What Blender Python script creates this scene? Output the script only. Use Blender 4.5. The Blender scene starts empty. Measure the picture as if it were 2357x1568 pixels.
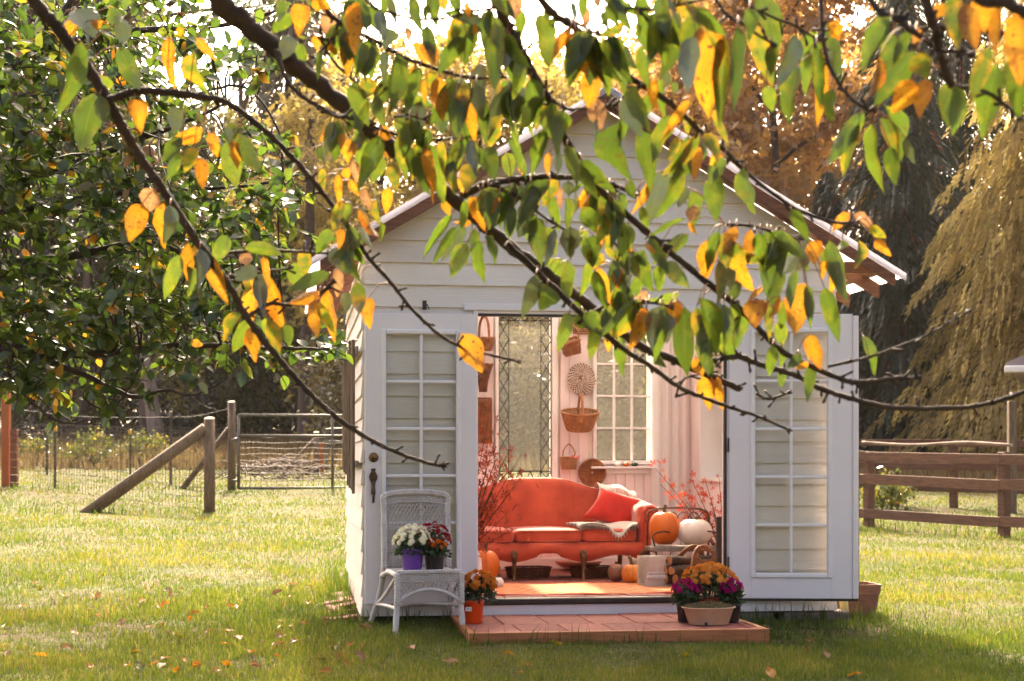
import bpy, math, random
import numpy as np
from mathutils import Vector, Matrix

# ------------------------------------------------------------------ camera, sky, sun, exposure
SC = bpy.context.scene
F_PX, CX, CY, YH = 3600.0, 1178.5, 784.0, 1070.0      # photo measured on a 2357 x 1568 grid
CAMZ = 1.07
cam_d = bpy.data.cameras.new("camera")
cam = bpy.data.objects.new("camera", cam_d)
SC.collection.objects.link(cam)
cam.location = (0, 0, CAMZ)
cam.rotation_euler = (math.radians(90), 0, 0)
cam_d.sensor_fit = 'HORIZONTAL'
cam_d.sensor_width = 36.0
cam_d.lens = F_PX / 2357.0 * 36.0
cam_d.shift_y = (YH - CY) / 2357.0
cam_d.clip_end = 1000.0
cam_d.clip_start = 0.05
cam_d.dof.use_dof = True
cam_d.dof.focus_distance = 7.6
cam_d.dof.aperture_fstop = 6.8
SC.camera = cam

SUN_EL, SUN_AZ = math.radians(38), math.radians(-7)    # azimuth from +Y, negative = towards -X
world = bpy.data.worlds.new("World")
SC.world = world
world.use_nodes = True
wn = world.node_tree
sky = wn.nodes.new('ShaderNodeTexSky')
sky.sky_type = 'NISHITA'
sky.sun_disc = False
sky.sun_elevation = SUN_EL
sky.sun_rotation = SUN_AZ
sky.air_density = 0.35
sky.dust_density = 8.0
sky.ozone_density = 0.5
bg = wn.nodes['Background']
bg.inputs['Strength'].default_value = 0.15
warm = wn.nodes.new('ShaderNodeMix'); warm.data_type = 'RGBA'; warm.blend_type = 'MULTIPLY'; warm.inputs[0].default_value = 1.0
warm.inputs[7].default_value = (1.06, .96, .82, 1)      # hazy, golden autumn sky, the same all round
wn.links.new(sky.outputs['Color'], warm.inputs[6])
wn.links.new(warm.outputs[2], bg.inputs['Color'])

sun_d = bpy.data.lights.new("sun", 'SUN')
sun_d.energy = 3.2
sun_d.angle = math.radians(1.5)
sun_d.color = (1.0, 0.85, 0.62)
sun = bpy.data.objects.new("sun", sun_d)
SC.collection.objects.link(sun)
sdir = Vector((math.sin(SUN_AZ) * math.cos(SUN_EL), math.cos(SUN_AZ) * math.cos(SUN_EL), math.sin(SUN_EL)))
sun.rotation_euler = sdir.to_track_quat('Z', 'Y').to_euler()

SC.view_settings.view_transform = 'Standard'
SC.view_settings.look = 'None'
SC.view_settings.gamma = 1.0
SC.view_settings.exposure = 2.62
SC.view_settings.use_curve_mapping = False
SC.cycles.max_bounces = 8
SC.cycles.diffuse_bounces = 4
SC.cycles.glossy_bounces = 3
SC.cycles.transmission_bounces = 4
SC.cycles.transparent_max_bounces = 12
SC.cycles.use_denoising = True
SC.cycles.sample_clamp_indirect = 6.0
SC.cycles.caustics_reflective = False
SC.cycles.caustics_refractive = False

# ------------------------------------------------------------------ helpers
RNG = random.Random(7)
NR = np.random.RandomState(11)
PI = math.pi
COL = SC.collection


def V(*a):
    return Vector(a)


def px(x, y, d):
    """photo pixel at distance d (along the view axis) -> world point"""
    return Vector(((x - CX) * d / F_PX, d, CAMZ - (y - YH) * d / F_PX))


def smooth(a, b, x):
    t = min(1.0, max(0.0, (x - a) / (b - a)))
    return t * t * (3 - 2 * t)


ZL = ([-5, 8, 9.8, 11, 23.5, 29, 36, 60, 95, 400], [-.12, -.09, -.05, -.02, .35, .62, .85, 1.9, 3.4, 4.5])
ZR = ([-5, 8, 9.8, 11, 14, 23, 35, 60, 95, 400], [-.14, -.12, -.10, -.10, -.06, .03, .45, 1.8, 3.4, 4.5])


def ground(x, y):
    zl = np.interp(y, *ZL)
    zr = np.interp(y, *ZR)
    t = np.clip((np.asarray(x, float) + 1.0) / 5.0, 0, 1)
    t = t * t * (3 - 2 * t)
    return zl * (1 - t) + zr * t


def gz(x, y):
    return float(ground(x, y))


# shed frame
TH = math.radians(8.0)
UX = Vector((math.cos(TH), math.sin(TH), 0))
UY = Vector((-math.sin(TH), math.cos(TH), 0))
P0 = px(838, YH, 10.9)
P0.z = 0.0


def SW(x, y, z):
    return P0 + UX * x + UY * y + Vector((0, 0, z))


def SL(x, y, yl):
    """photo pixel on the shed plane 'local y = yl' -> local x, z"""
    r = Vector(((x - CX) / F_PX, 1.0, -(y - YH) / F_PX))
    t = (yl + P0.dot(UY)) / r.dot(UY)
    p = r * t
    q = p - P0
    return q.dot(UX), CAMZ + p.z


def SF(x, y, z):
    """photo pixel on the horizontal plane z -> shed local x, y"""
    d = F_PX * (CAMZ - z) / (y - YH)
    p = px(x, y, d)
    q = p - P0
    return q.dot(UX), q.dot(UY)


def link(o):
    COL.objects.link(o)
    return o


def tag(o, label=None, cat=None, group=None, kind=None):
    if label: o['label'] = label
    if cat: o['category'] = cat
    if group: o['group'] = group
    if kind: o['kind'] = kind
    return o


def thing(name, label, cat, loc=(0, 0, 0), rotz=0.0, group=None):
    o = link(bpy.data.objects.new(name, None))
    o.empty_display_size = 0.05
    o.location = loc
    o.rotation_euler = (0, 0, rotz)
    return tag(o, label, cat, group)


def inst(name, me, parent=None, loc=(0, 0, 0), rot=(0, 0, 0), scale=(1, 1, 1), mtx=None):
    o = link(bpy.data.objects.new(name, me))
    if parent: o.parent = parent
    if mtx is not None:
        o.matrix_local = mtx
    else:
        o.location = loc
        o.rotation_euler = rot
        o.scale = scale
    return o


class MB:
    """mesh builder: collects shapes, builds ONE mesh object"""

    def __init__(self):
        self.v, self.f, self.t = [], [], []

    def add(self, vs, fs, tint=None):
        n = len(self.v)
        self.v.extend([tuple(p) for p in vs])
        self.f.extend([tuple(i + n for i in f) for f in fs])
        if tint is not None:
            while len(self.t) < len(self.f) - len(fs): self.t.append(0.5)
            self.t.extend([tint] * len(fs))
        return self

    def box(self, x0, x1, y0, y1, z0, z1, m=None, **k):
        p = [V(x, y, z) for z in (z0, z1) for y in (y0, y1) for x in (x0, x1)]
        if m is not None: p = [m @ q for q in p]
        return self.add(p, [(0, 2, 3, 1), (4, 5, 7, 6), (0, 1, 5, 4), (2, 6, 7, 3), (0, 4, 6, 2), (1, 3, 7, 5)], **k)

    def bbox(self, x0, x1, y0, y1, z0, z1, b=0.004, m=None, **k):
        """box with chamfered edges"""
        b = min(b, abs(x1 - x0) * .45, abs(y1 - y0) * .45, abs(z1 - z0) * .45)
        vs, idx = [], {}
        for sx in (0, 1):
            for sy in (0, 1):
                for sz in (0, 1):
                    c = [(x0, x1)[sx], (y0, y1)[sy], (z0, z1)[sz]]
                    s = [(b, -b)[sx], (b, -b)[sy], (b, -b)[sz]]
                    for a in range(3):
                        q = [c[i] + (s[i] if i != a else 0) for i in range(3)]
                        idx[(sx, sy, sz, a)] = len(vs)
                        vs.append(V(*q))
        if m is not None: vs = [m @ q for q in vs]
        fs = []
        for a in range(3):
            o1, o2 = [i for i in range(3) if i != a]
            for s in (0, 1):
                def g(i, j):
                    k = [0, 0, 0]; k[a] = s; k[o1] = i; k[o2] = j
                    return idx[(k[0], k[1], k[2], a)]
                f = (g(0, 0), g(1, 0), g(1, 1), g(0, 1))
                # orientation
                flip = (s == 0) ^ (a == 1)
                fs.append(f[::-1] if flip else f)
        for a in range(3):          # edges along axis a
            o1, o2 = [i for i in range(3) if i != a]
            for i in (0, 1):
                for j in (0, 1):
                    def g(t, ax):
                        k = [0, 0, 0]; k[a] = t; k[o1] = i; k[o2] = j
                        return idx[(k[0], k[1], k[2], ax)]
                    f = (g(0, o1), g(1, o1), g(1, o2), g(0, o2))
                    fs.append(f if (i ^ j ^ (a == 1)) else f[::-1])
        for sx in (0, 1):
            for sy in (0, 1):
                for sz in (0, 1):
                    f = (idx[(sx, sy, sz, 0)], idx[(sx, sy, sz, 1)], idx[(sx, sy, sz, 2)])
                    fs.append(f if (sx ^ sy ^ sz) else f[::-1])
        return self.add(vs, fs, **k)

    def tube(self, pts, r, n=8, cap=True, closed=False, tints=None):
        pts = [Vector(p) for p in pts]
        m = len(pts)
        rr = r if hasattr(r, '__len__') else [r] * m
        up = V(0, 0, 1)
        vs = []
        prev = None
        for i in range(m):
            if closed:
                d = pts[(i + 1) % m] - pts[i - 1]
            else:
                d = pts[min(i + 1, m - 1)] - pts[max(i - 1, 0)]
            if d.length < 1e-9: d = V(0, 0, 1)
            d.normalize()
            if prev is None:
                a = up if abs(d.dot(up)) < .9 else V(1, 0, 0)
                x = d.cross(a).normalized()
            else:
                x = prev - d * prev.dot(d)
                if x.length < 1e-6: x = d.cross(V(1, 0, 0))
                x.normalize()
            prev = x
            y = d.cross(x)
            for k in range(n):
                t = 2 * PI * k / n
                vs.append(pts[i] + (x * math.cos(t) + y * math.sin(t)) * rr[i])
        segs = m if closed else m - 1
        for i in range(segs):
            j = (i + 1) % m
            fs = [(k + 0, (k + 1) % n, (k + 1) % n + n, k + n) for k in range(n)]
            base = len(self.v) if i == 0 else base
            if i == 0: self.v.extend([tuple(p) for p in vs])
            for k in range(n):
                self.f.append((base + i * n + k, base + i * n + (k + 1) % n, base + j * n + (k + 1) % n, base + j * n + k))
                if tints is not None:
                    while len(self.t) < len(self.f) - 1: self.t.append(.5)
                    self.t.append(tints[i])
        if cap and not closed:
            self.f.append(tuple(base + k for k in range(n))[::-1])
            self.f.append(tuple(base + (m - 1) * n + k for k in range(n)))
            if tints is not None: self.t += [tints[0], tints[-1]]
        return self

    def lathe(self, prof, n=24, sx=1.0, sy=1.0, c=(0, 0, 0), rib=None, capb=True, capt=False):
        """prof: list of (r, z)"""
        vs = []
        for (r, z) in prof:
            for k in range(n):
                t = 2 * PI * k / n
                q = 1.0 if rib is None else rib(t, z)
                vs.append((c[0] + r * q * math.cos(t) * sx, c[1] + r * q * math.sin(t) * sy, c[2] + z))
        fs = []
        for i in range(len(prof) - 1):
            for k in range(n):
                a, b = i * n + k, i * n + (k + 1) % n
                fs.append((a, b, b + n, a + n))
        if capb: fs.append(tuple(range(n))[::-1])
        if capt: fs.append(tuple((len(prof) - 1) * n + k for k in range(n)))
        return self.add(vs, fs)

    def rbox(self, c, s, r, seg=4, m=None, puff=0.0):
        """rounded box centred at c, full size s, corner radius r; puff bulges the large faces"""
        n = 2 * seg + 4
        vs, fs, key = [], [], {}
        h = [s[i] / 2 for i in range(3)]
        for a in range(3):
            o1, o2 = [(1, 2), (2, 0), (0, 1)][a]
            for sg in (-1, 1):
                grid = []
                for i in range(n + 1):
                    row = []
                    for j in range(n + 1):
                        p = [0, 0, 0]
                        p[a] = sg * 1.0
                        p[o1] = -1 + 2 * i / n
                        p[o2] = -1 + 2 * j / n
                        kk = tuple(round(q, 5) for q in p)
                        if kk in key:
                            row.append(key[kk]); continue
                        q = []
                        for w in range(3):
                            # inner 60 % of the samples for the flat area
                            t = p[w]
                            e = 1 - r / h[w] if h[w] > r else 0.0
                            q.append((t, e))
                        pos = [q[w][0] * h[w] for w in range(3)]
                        inner = [max(-(h[w] - r), min(h[w] - r, pos[w])) for w in range(3)]
                        dv = V(*[pos[w] - inner[w] for w in range(3)])
                        # redistribute: angle mapping
                        if dv.length > 1e-9:
                            dv = dv.normalized() * r
                        v = V(*inner) + dv
                        if puff:
                            fx = (1 - (v.x / h[0]) ** 2) * (1 - (v.y / h[1]) ** 2)
                            v.z += math.copysign(puff * max(fx, 0), v.z)
                        v = v + V(*c)
                        if m is not None: v = m @ v
                        key[kk] = len(vs)
                        row.append(len(vs))
                        vs.append(v)
                    grid.append(row)
                for i in range(n):
                    for j in range(n):
                        f = (grid[i][j], grid[i + 1][j], grid[i + 1][j + 1], grid[i][j + 1])
                        fs.append(f if sg > 0 else f[::-1])
        return self.add(vs, fs)

    def grid(self, fn, nu, nv, closed_u=False):
        vs = [fn(i / (nu if closed_u else nu - 1), j / (nv - 1)) for i in range(nu) for j in range(nv)]
        fs = []
        for i in range(nu if closed_u else nu - 1):
            for j in range(nv - 1):
                a = i * nv + j
                b = ((i + 1) % nu) * nv + j
                fs.append((a, b, b + 1, a + 1))
        return self.add(vs, fs)

    def prism(self, poly, y0, y1, m=None):
        """poly: list of (x,z), counter-clockwise seen from -y"""
        n = len(poly)
        vs = [V(x, y0, z) for x, z in poly] + [V(x, y1, z) for x, z in poly]
        if m is not None: vs = [m @ q for q in vs]
        fs = [tuple(range(n)), tuple(range(2 * n - 1, n - 1, -1))]
        for i in range(n):
            j = (i + 1) % n
            fs.append((i, i + n, j + n, j))
        return self.add(vs, fs)

    def mesh(self, name, mat, smooth_=False):
        me = bpy.data.meshes.new(name)
        me.from_pydata(self.v, [], self.f)
        if mat: me.materials.append(mat)
        if smooth_:
            me.polygons.foreach_set('use_smooth', [True] * len(me.polygons))
        if self.t:
            while len(self.t) < len(self.f): self.t.append(.5)
            at = me.attributes.new('tint', 'FLOAT', 'FACE')
            at.data.foreach_set('value', self.t)
        me.update()
        return me

    def build(self, name, mat, parent=None, smooth_=False, **k):
        return inst(name, self.mesh(name, mat, smooth_), parent, **k)


def npmesh(name, verts, faces, mat, tint=None, smooth_=False):
    """verts (N,3), faces (M,k) arrays -> mesh"""
    me = bpy.data.meshes.new(name)
    verts = np.asarray(verts, np.float32)
    faces = np.asarray(faces, np.int32)
    M, k = faces.shape
    me.vertices.add(len(verts))
    me.vertices.foreach_set('co', verts.ravel())
    me.loops.add(M * k)
    me.loops.foreach_set('vertex_index', faces.ravel())
    me.polygons.add(M)
    me.polygons.foreach_set('loop_start', np.arange(0, M * k, k, dtype=np.int32))
    me.polygons.foreach_set('loop_total', np.full(M, k, np.int32))
    if smooth_: me.polygons.foreach_set('use_smooth', np.ones(M, bool))
    me.materials.append(mat)
    if tint is not None:
        at = me.attributes.new('tint', 'FLOAT', 'FACE')
        at.data.foreach_set('value', np.asarray(tint, np.float32))
    me.update()
    me.validate()
    return me


def spline(pts, n=6):
    """catmull-rom through a list of vectors"""
    pts = [Vector(p) for p in pts]
    out = []
    for i in range(len(pts) - 1):
        a = pts[max(i - 1, 0)]; b = pts[i]; c = pts[i + 1]; d = pts[min(i + 2, len(pts) - 1)]
        for k in range(n):
            t = k / n
            out.append(.5 * ((2 * b) + (c - a) * t + (2 * a - 5 * b + 4 * c - d) * t * t + (3 * b - a - 3 * c + d) * t ** 3))
    out.append(pts[-1])
    return out


# ------------------------------------------------------------------ materials
def new_mat(name):
    m = bpy.data.materials.new(name)
    m.use_nodes = True
    nt = m.node_tree
    return m, nt, nt.nodes, nt.links, nt.nodes['Principled BSDF']


def ramp(nd, stops):
    r = nd.new('ShaderNodeValToRGB')
    el = r.color_ramp.elements
    while len(el) < len(stops): el.new(.5)
    for e, (p, c) in zip(el, stops):
        e.position = p
        e.color = (c[0], c[1], c[2], 1)
    return r


def M(name, c1, c2=None, scale=8.0, stretch=(1, 1, 1), rough=.6, bump=0.0, bscale=40.0, bstretch=(1, 1, 1), metallic=0.0,
      sheen=0.0, detail=4.0, lo=.35, hi=.65, sss=0.0, spec=.5, rnd=0.0, coat=0.0):
    """principled with noise colour variation, optional bump, optional per-object brightness variation"""
    m, nt, nd, lk, p = new_mat(name)
    c2 = c2 or tuple(min(1, c * .8) for c in c1)
    tc = nd.new('ShaderNodeTexCoord')
    mp = nd.new('ShaderNodeMapping'); mp.inputs['Scale'].default_value = stretch
    lk.new(tc.outputs['Object'], mp.inputs['Vector'])
    nz = nd.new('ShaderNodeTexNoise'); nz.inputs['Scale'].default_value = scale; nz.inputs['Detail'].default_value = detail
    lk.new(mp.outputs[0], nz.inputs['Vector'])
    rp = ramp(nd, [(lo, c1), (hi, c2)])
    lk.new(nz.outputs['Fac'], rp.inputs['Fac'])
    col = rp.outputs['Color']
    if rnd:
        oi = nd.new('ShaderNodeObjectInfo')
        mr = nd.new('ShaderNodeMapRange'); mr.inputs['To Min'].default_value = 1 - rnd; mr.inputs['To Max'].default_value = 1 + rnd * .6
        lk.new(oi.outputs['Random'], mr.inputs['Value'])
        mx = nd.new('ShaderNodeMix'); mx.data_type = 'RGBA'; mx.blend_type = 'MULTIPLY'; mx.inputs['Factor'].default_value = 1
        lk.new(col, mx.inputs[6]); lk.new(mr.outputs[0], mx.inputs[7])
        col = mx.outputs[2]
        ad = nd.new('ShaderNodeVectorMath'); ad.operation = 'ADD'
        ml = nd.new('ShaderNodeMath'); ml.operation = 'MULTIPLY'; ml.inputs[1].default_value = 37.0
        lk.new(oi.outputs['Random'], ml.inputs[0])
        lk.new(tc.outputs['Object'], ad.inputs[0]); lk.new(ml.outputs[0], ad.inputs[1])
        lk.new(ad.outputs[0], mp.inputs['Vector'])
    lk.new(col, p.inputs['Base Color'])
    p.inputs['Roughness'].default_value = rough
    p.inputs['Metallic'].default_value = metallic
    p.inputs['Specular IOR Level'].default_value = spec
    if sheen:
        p.inputs['Sheen Weight'].default_value = sheen
        p.inputs['Sheen Roughness'].default_value = .4
    if coat: p.inputs['Coat Weight'].default_value = coat
    if sss:
        p.inputs['Subsurface Weight'].default_value = sss
        p.inputs['Subsurface Radius'].default_value = (.02, .012, .006)
    if bump:
        mp2 = nd.new('ShaderNodeMapping'); mp2.inputs['Scale'].default_value = bstretch
        lk.new(mp.inputs['Vector'].links[0].from_socket, mp2.inputs['Vector'])
        nb = nd.new('ShaderNodeTexNoise'); nb.inputs['Scale'].default_value = bscale; nb.inputs['Detail'].default_value = 4
        lk.new(mp2.outputs[0], nb.inputs['Vector'])
        b = nd.new('ShaderNodeBump'); b.inputs['Strength'].default_value = bump; b.inputs['Distance'].default_value = .01
        lk.new(nb.outputs['Fac'], b.inputs['Height'])
        lk.new(b.outputs[0], p.inputs['Normal'])
    return m


def leaf_mat(name, stops, trans=.5, gloss=.06, rough=.35, attr=True, tr_gain=1.15):
    """diffuse + translucent + a little gloss; colour from the 'tint' face attribute or the object's random number"""
    m, nt, nd, lk, p = new_mat(name)
    nd.remove(p)
    out = nd['Material Output']
    if attr:
        a = nd.new('ShaderNodeAttribute'); a.attribute_name = 'tint'; fac = a.outputs['Fac']
    else:
        a = nd.new('ShaderNodeObjectInfo'); fac = a.outputs['Random']
    rp = ramp(nd, stops)
    lk.new(fac, rp.inputs['Fac'])
    df = nd.new('ShaderNodeBsdfDiffuse'); tr = nd.new('ShaderNodeBsdfTranslucent')
    gl = nd.new('ShaderNodeBsdfGlossy'); gl.inputs['Roughness'].default_value = rough
    mg = nd.new('ShaderNodeMix'); mg.data_type = 'RGBA'; mg.blend_type = 'MULTIPLY'; mg.inputs['Factor'].default_value = 1
    mg.inputs[7].default_value = (tr_gain, tr_gain * 1.02, tr_gain * .6, 1)
    lk.new(rp.outputs[0], df.inputs['Color']); lk.new(rp.outputs[0], mg.inputs[6]); lk.new(mg.outputs[2], tr.inputs['Color'])
    m1 = nd.new('ShaderNodeMixShader'); m1.inputs[0].default_value = trans
    lk.new(df.outputs[0], m1.inputs[1]); lk.new(tr.outputs[0], m1.inputs[2])
    m2 = nd.new('ShaderNodeMixShader'); m2.inputs[0].default_value = gloss
    lk.new(m1.outputs[0], m2.inputs[1]); lk.new(gl.outputs[0], m2.inputs[2])
    lk.new(m2.outputs[0], out.inputs['Surface'])
    return m


def cherry_mat(name, c, edge, amt, trans=.55, gloss=.05, spots=.35):
    """one cherry leaf: veins, a turning edge and brown spots on UV (u -1..1 across, v 0..1 along)"""
    m, nt, nd, lk, p = new_mat(name)
    nd.remove(p)
    out = nd['Material Output']
    uv = nd.new('ShaderNodeUVMap'); uv.uv_map = 'UVMap'
    oi = nd.new('ShaderNodeObjectInfo')
    sx = nd.new('ShaderNodeSeparateXYZ'); lk.new(uv.outputs[0], sx.inputs[0])

    def mth(op, a, b=None):
        n = nd.new('ShaderNodeMath'); n.operation = op
        for i, q in enumerate((a, b)):
            if q is None: continue
            if isinstance(q, (int, float)): n.inputs[i].default_value = q
            else: lk.new(q, n.inputs[i])
        return n.outputs[0]
    au = mth('ABSOLUTE', mth('SUBTRACT', sx.outputs[0], .5))
    v = sx.outputs[1]
    ph = mth('ADD', mth('MULTIPLY', v, 62.0), mth('MULTIPLY', au, -58.0))
    vein = mth('POWER', mth('ADD', mth('MULTIPLY', mth('SINE', ph), .5), .5), 10.0)
    mid = mth('LESS_THAN', au, .022)
    vv = mth('MAXIMUM', mth('MULTIPLY', vein, .5), mid)
    cb = nd.new('ShaderNodeCombineXYZ')
    lk.new(mth('ADD', sx.outputs[0], mth('MULTIPLY', oi.outputs['Random'], 53.0)), cb.inputs[0]); lk.new(mth('MULTIPLY', v, 2.4), cb.inputs[1])
    lk.new(oi.outputs['Random'], cb.inputs[2])
    nz = nd.new('ShaderNodeTexNoise'); nz.inputs['Scale'].default_value = 1.6; nz.inputs['Detail'].default_value = 3
    lk.new(cb.outputs[0], nz.inputs['Vector'])
    turn = mth('ADD', mth('MULTIPLY', mth('SUBTRACT', nz.outputs['Fac'], .5), 3.4), mth('ADD', mth('MULTIPLY', au, .8), amt - .35))
    cl = nd.new('ShaderNodeClamp'); lk.new(turn, cl.inputs[0])
    mx = nd.new('ShaderNodeMix'); mx.data_type = 'RGBA'
    lk.new(cl.outputs[0], mx.inputs[0]); mx.inputs[6].default_value = (*c, 1); mx.inputs[7].default_value = (*edge, 1)
    mv = nd.new('ShaderNodeMix'); mv.data_type = 'RGBA'; lk.new(mth('MULTIPLY', vv, .28), mv.inputs[0])
    lk.new(mx.outputs[2], mv.inputs[6]); mv.inputs[7].default_value = (min(1, c[0] * 1.7 + .05), min(1, c[1] * 1.6 + .05), c[2] * 1.2 + .01, 1)
    ns = nd.new('ShaderNodeTexNoise'); ns.inputs['Scale'].default_value = 7.0; ns.inputs['Detail'].default_value = 1
    lk.new(cb.outputs[0], ns.inputs['Vector'])
    sp = nd.new('ShaderNodeMapRange'); sp.inputs['From Min'].default_value = .62; sp.inputs['From Max'].default_value = .70; sp.inputs['To Max'].default_value = spots * 2.0
    lk.new(ns.outputs['Fac'], sp.inputs['Value'])
    ms = nd.new('ShaderNodeMix'); ms.data_type = 'RGBA'; lk.new(sp.outputs[0], ms.inputs[0])
    lk.new(mv.outputs[2], ms.inputs[6]); ms.inputs[7].default_value = (.07, .025, .008, 1)
    br = nd.new('ShaderNodeMapRange'); br.inputs['To Min'].default_value = .72; br.inputs['To Max'].default_value = 1.25
    lk.new(oi.outputs['Random'], br.inputs['Value'])
    mb = nd.new('ShaderNodeMix'); mb.data_type = 'RGBA'; mb.blend_type = 'MULTIPLY'; mb.inputs[0].default_value = 1
    lk.new(ms.outputs[2], mb.inputs[6]); lk.new(br.outputs[0], mb.inputs[7])
    df = nd.new('ShaderNodeBsdfDiffuse'); tr = nd.new('ShaderNodeBsdfTranslucent')
    gl = nd.new('ShaderNodeBsdfGlossy'); gl.inputs['Roughness'].default_value = .32
    lk.new(mb.outputs[2], df.inputs['Color']); lk.new(mb.outputs[2], tr.inputs['Color'])
    bp = nd.new('ShaderNodeBump'); bp.inputs['Strength'].default_value = .5; bp.inputs['Distance'].default_value = .002
    lk.new(vv, bp.inputs['Height'])
    for s in (df, tr, gl): lk.new(bp.outputs[0], s.inputs['Normal'])
    m1 = nd.new('ShaderNodeMixShader'); m1.inputs[0].default_value = trans
    lk.new(df.outputs[0], m1.inputs[1]); lk.new(tr.outputs[0], m1.inputs[2])
    m2 = nd.new('ShaderNodeMixShader'); m2.inputs[0].default_value = gloss
    lk.new(m1.outputs[0], m2.inputs[1]); lk.new(gl.outputs[0], m2.inputs[2])
    lk.new(m2.outputs[0], out.inputs['Surface'])
    return m


def tint_mat(name, stops, rough=.7, sheen=0):
    m, nt, nd, lk, p = new_mat(name)
    a = nd.new('ShaderNodeAttribute'); a.attribute_name = 'tint'
    rp = ramp(nd, stops)
    lk.new(a.outputs['Fac'], rp.inputs['Fac'])
    lk.new(rp.outputs[0], p.inputs['Base Color'])
    p.inputs['Roughness'].default_value = rough
    return m


def glass_mat(name, tint=(1, 1, 1), refl=.10, rough=.02, dirt=.0, wav=0.0, dscale=9):
    m, nt, nd, lk, p = new_mat(name)
    nd.remove(p)
    out = nd['Material Output']
    tr = nd.new('ShaderNodeBsdfTransparent'); tr.inputs[0].default_value = (*tint, 1)
    gl = nd.new('ShaderNodeBsdfGlossy'); gl.inputs['Roughness'].default_value = rough
    lw = nd.new('ShaderNodeLayerWeight'); lw.inputs['Blend'].default_value = .12
    mr = nd.new('ShaderNodeMapRange'); mr.inputs['To Min'].default_value = refl; mr.inputs['To Max'].default_value = .9
    lk.new(lw.outputs['Facing'], mr.inputs['Value'])
    lk.new(lw.outputs['Fresnel'], mr.inputs['Value'])
    mix = nd.new('ShaderNodeMixShader')
    lk.new(mr.outputs[0], mix.inputs[0]); lk.new(tr.outputs[0], mix.inputs[1]); lk.new(gl.outputs[0], mix.inputs[2])
    last = mix
    if wav:
        tc = nd.new('ShaderNodeTexCoord'); nz = nd.new('ShaderNodeTexNoise'); nz.inputs['Scale'].default_value = 5
        lk.new(tc.outputs['Object'], nz.inputs['Vector'])
        b = nd.new('ShaderNodeBump'); b.inputs['Strength'].default_value = wav; b.inputs['Distance'].default_value = .02
        lk.new(nz.outputs['Fac'], b.inputs['Height']); lk.new(b.outputs[0], gl.inputs['Normal'])
    if dirt:
        tc = nd.new('ShaderNodeTexCoord'); nz = nd.new('ShaderNodeTexNoise'); nz.inputs['Scale'].default_value = dscale; nz.inputs['Detail'].default_value = 6
        lk.new(tc.outputs['Object'], nz.inputs['Vector'])
        m2 = nd.new('ShaderNodeMapRange'); m2.inputs['From Min'].default_value = .35; m2.inputs['From Max'].default_value = .75; m2.inputs['To Max'].default_value = dirt
        lk.new(nz.outputs['Fac'], m2.inputs['Value'])
        d1 = nd.new('ShaderNodeBsdfDiffuse'); d1.inputs[0].default_value = (.6, .55, .45, 1)
        d2 = nd.new('ShaderNodeBsdfTranslucent'); d2.inputs[0].default_value = (.7, .65, .55, 1)
        dm = nd.new('ShaderNodeMixShader'); lk.new(d1.outputs[0], dm.inputs[1]); lk.new(d2.outputs[0], dm.inputs[2])
        mm = nd.new('ShaderNodeMixShader')
        lk.new(m2.outputs[0], mm.inputs[0]); lk.new(mix.outputs[0], mm.inputs[1]); lk.new(dm.outputs[0], mm.inputs[2])
        last = mm
    lk.new(last.outputs[0], out.inputs['Surface'])
    return m


def sheet_mat(name, col, trans=.5, transp=.3, gloss=.08):
    """thin translucent sheet (roof panel, lace)"""
    m, nt, nd, lk, p = new_mat(name)
    nd.remove(p)
    out = nd['Material Output']
    df = nd.new('ShaderNodeBsdfDiffuse'); tl = nd.new('ShaderNodeBsdfTranslucent'); tp = nd.new('ShaderNodeBsdfTransparent'); gl = nd.new('ShaderNodeBsdfGlossy')
    gl.inputs['Roughness'].default_value = .2
    for s in (df, tl): s.inputs[0].default_value = (*col, 1)
    a = nd.new('ShaderNodeMixShader'); a.inputs[0].default_value = trans; lk.new(df.outputs[0], a.inputs[1]); lk.new(tl.outputs[0], a.inputs[2])
    b = nd.new('ShaderNodeMixShader'); b.inputs[0].default_value = transp; lk.new(a.outputs[0], b.inputs[1]); lk.new(tp.outputs[0], b.inputs[2])
    c = nd.new('ShaderNodeMixShader'); c.inputs[0].default_value = gloss; lk.new(b.outputs[0], c.inputs[1]); lk.new(gl.outputs[0], c.inputs[2])
    lk.new(c.outputs[0], out.inputs['Surface'])
    return m


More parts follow.
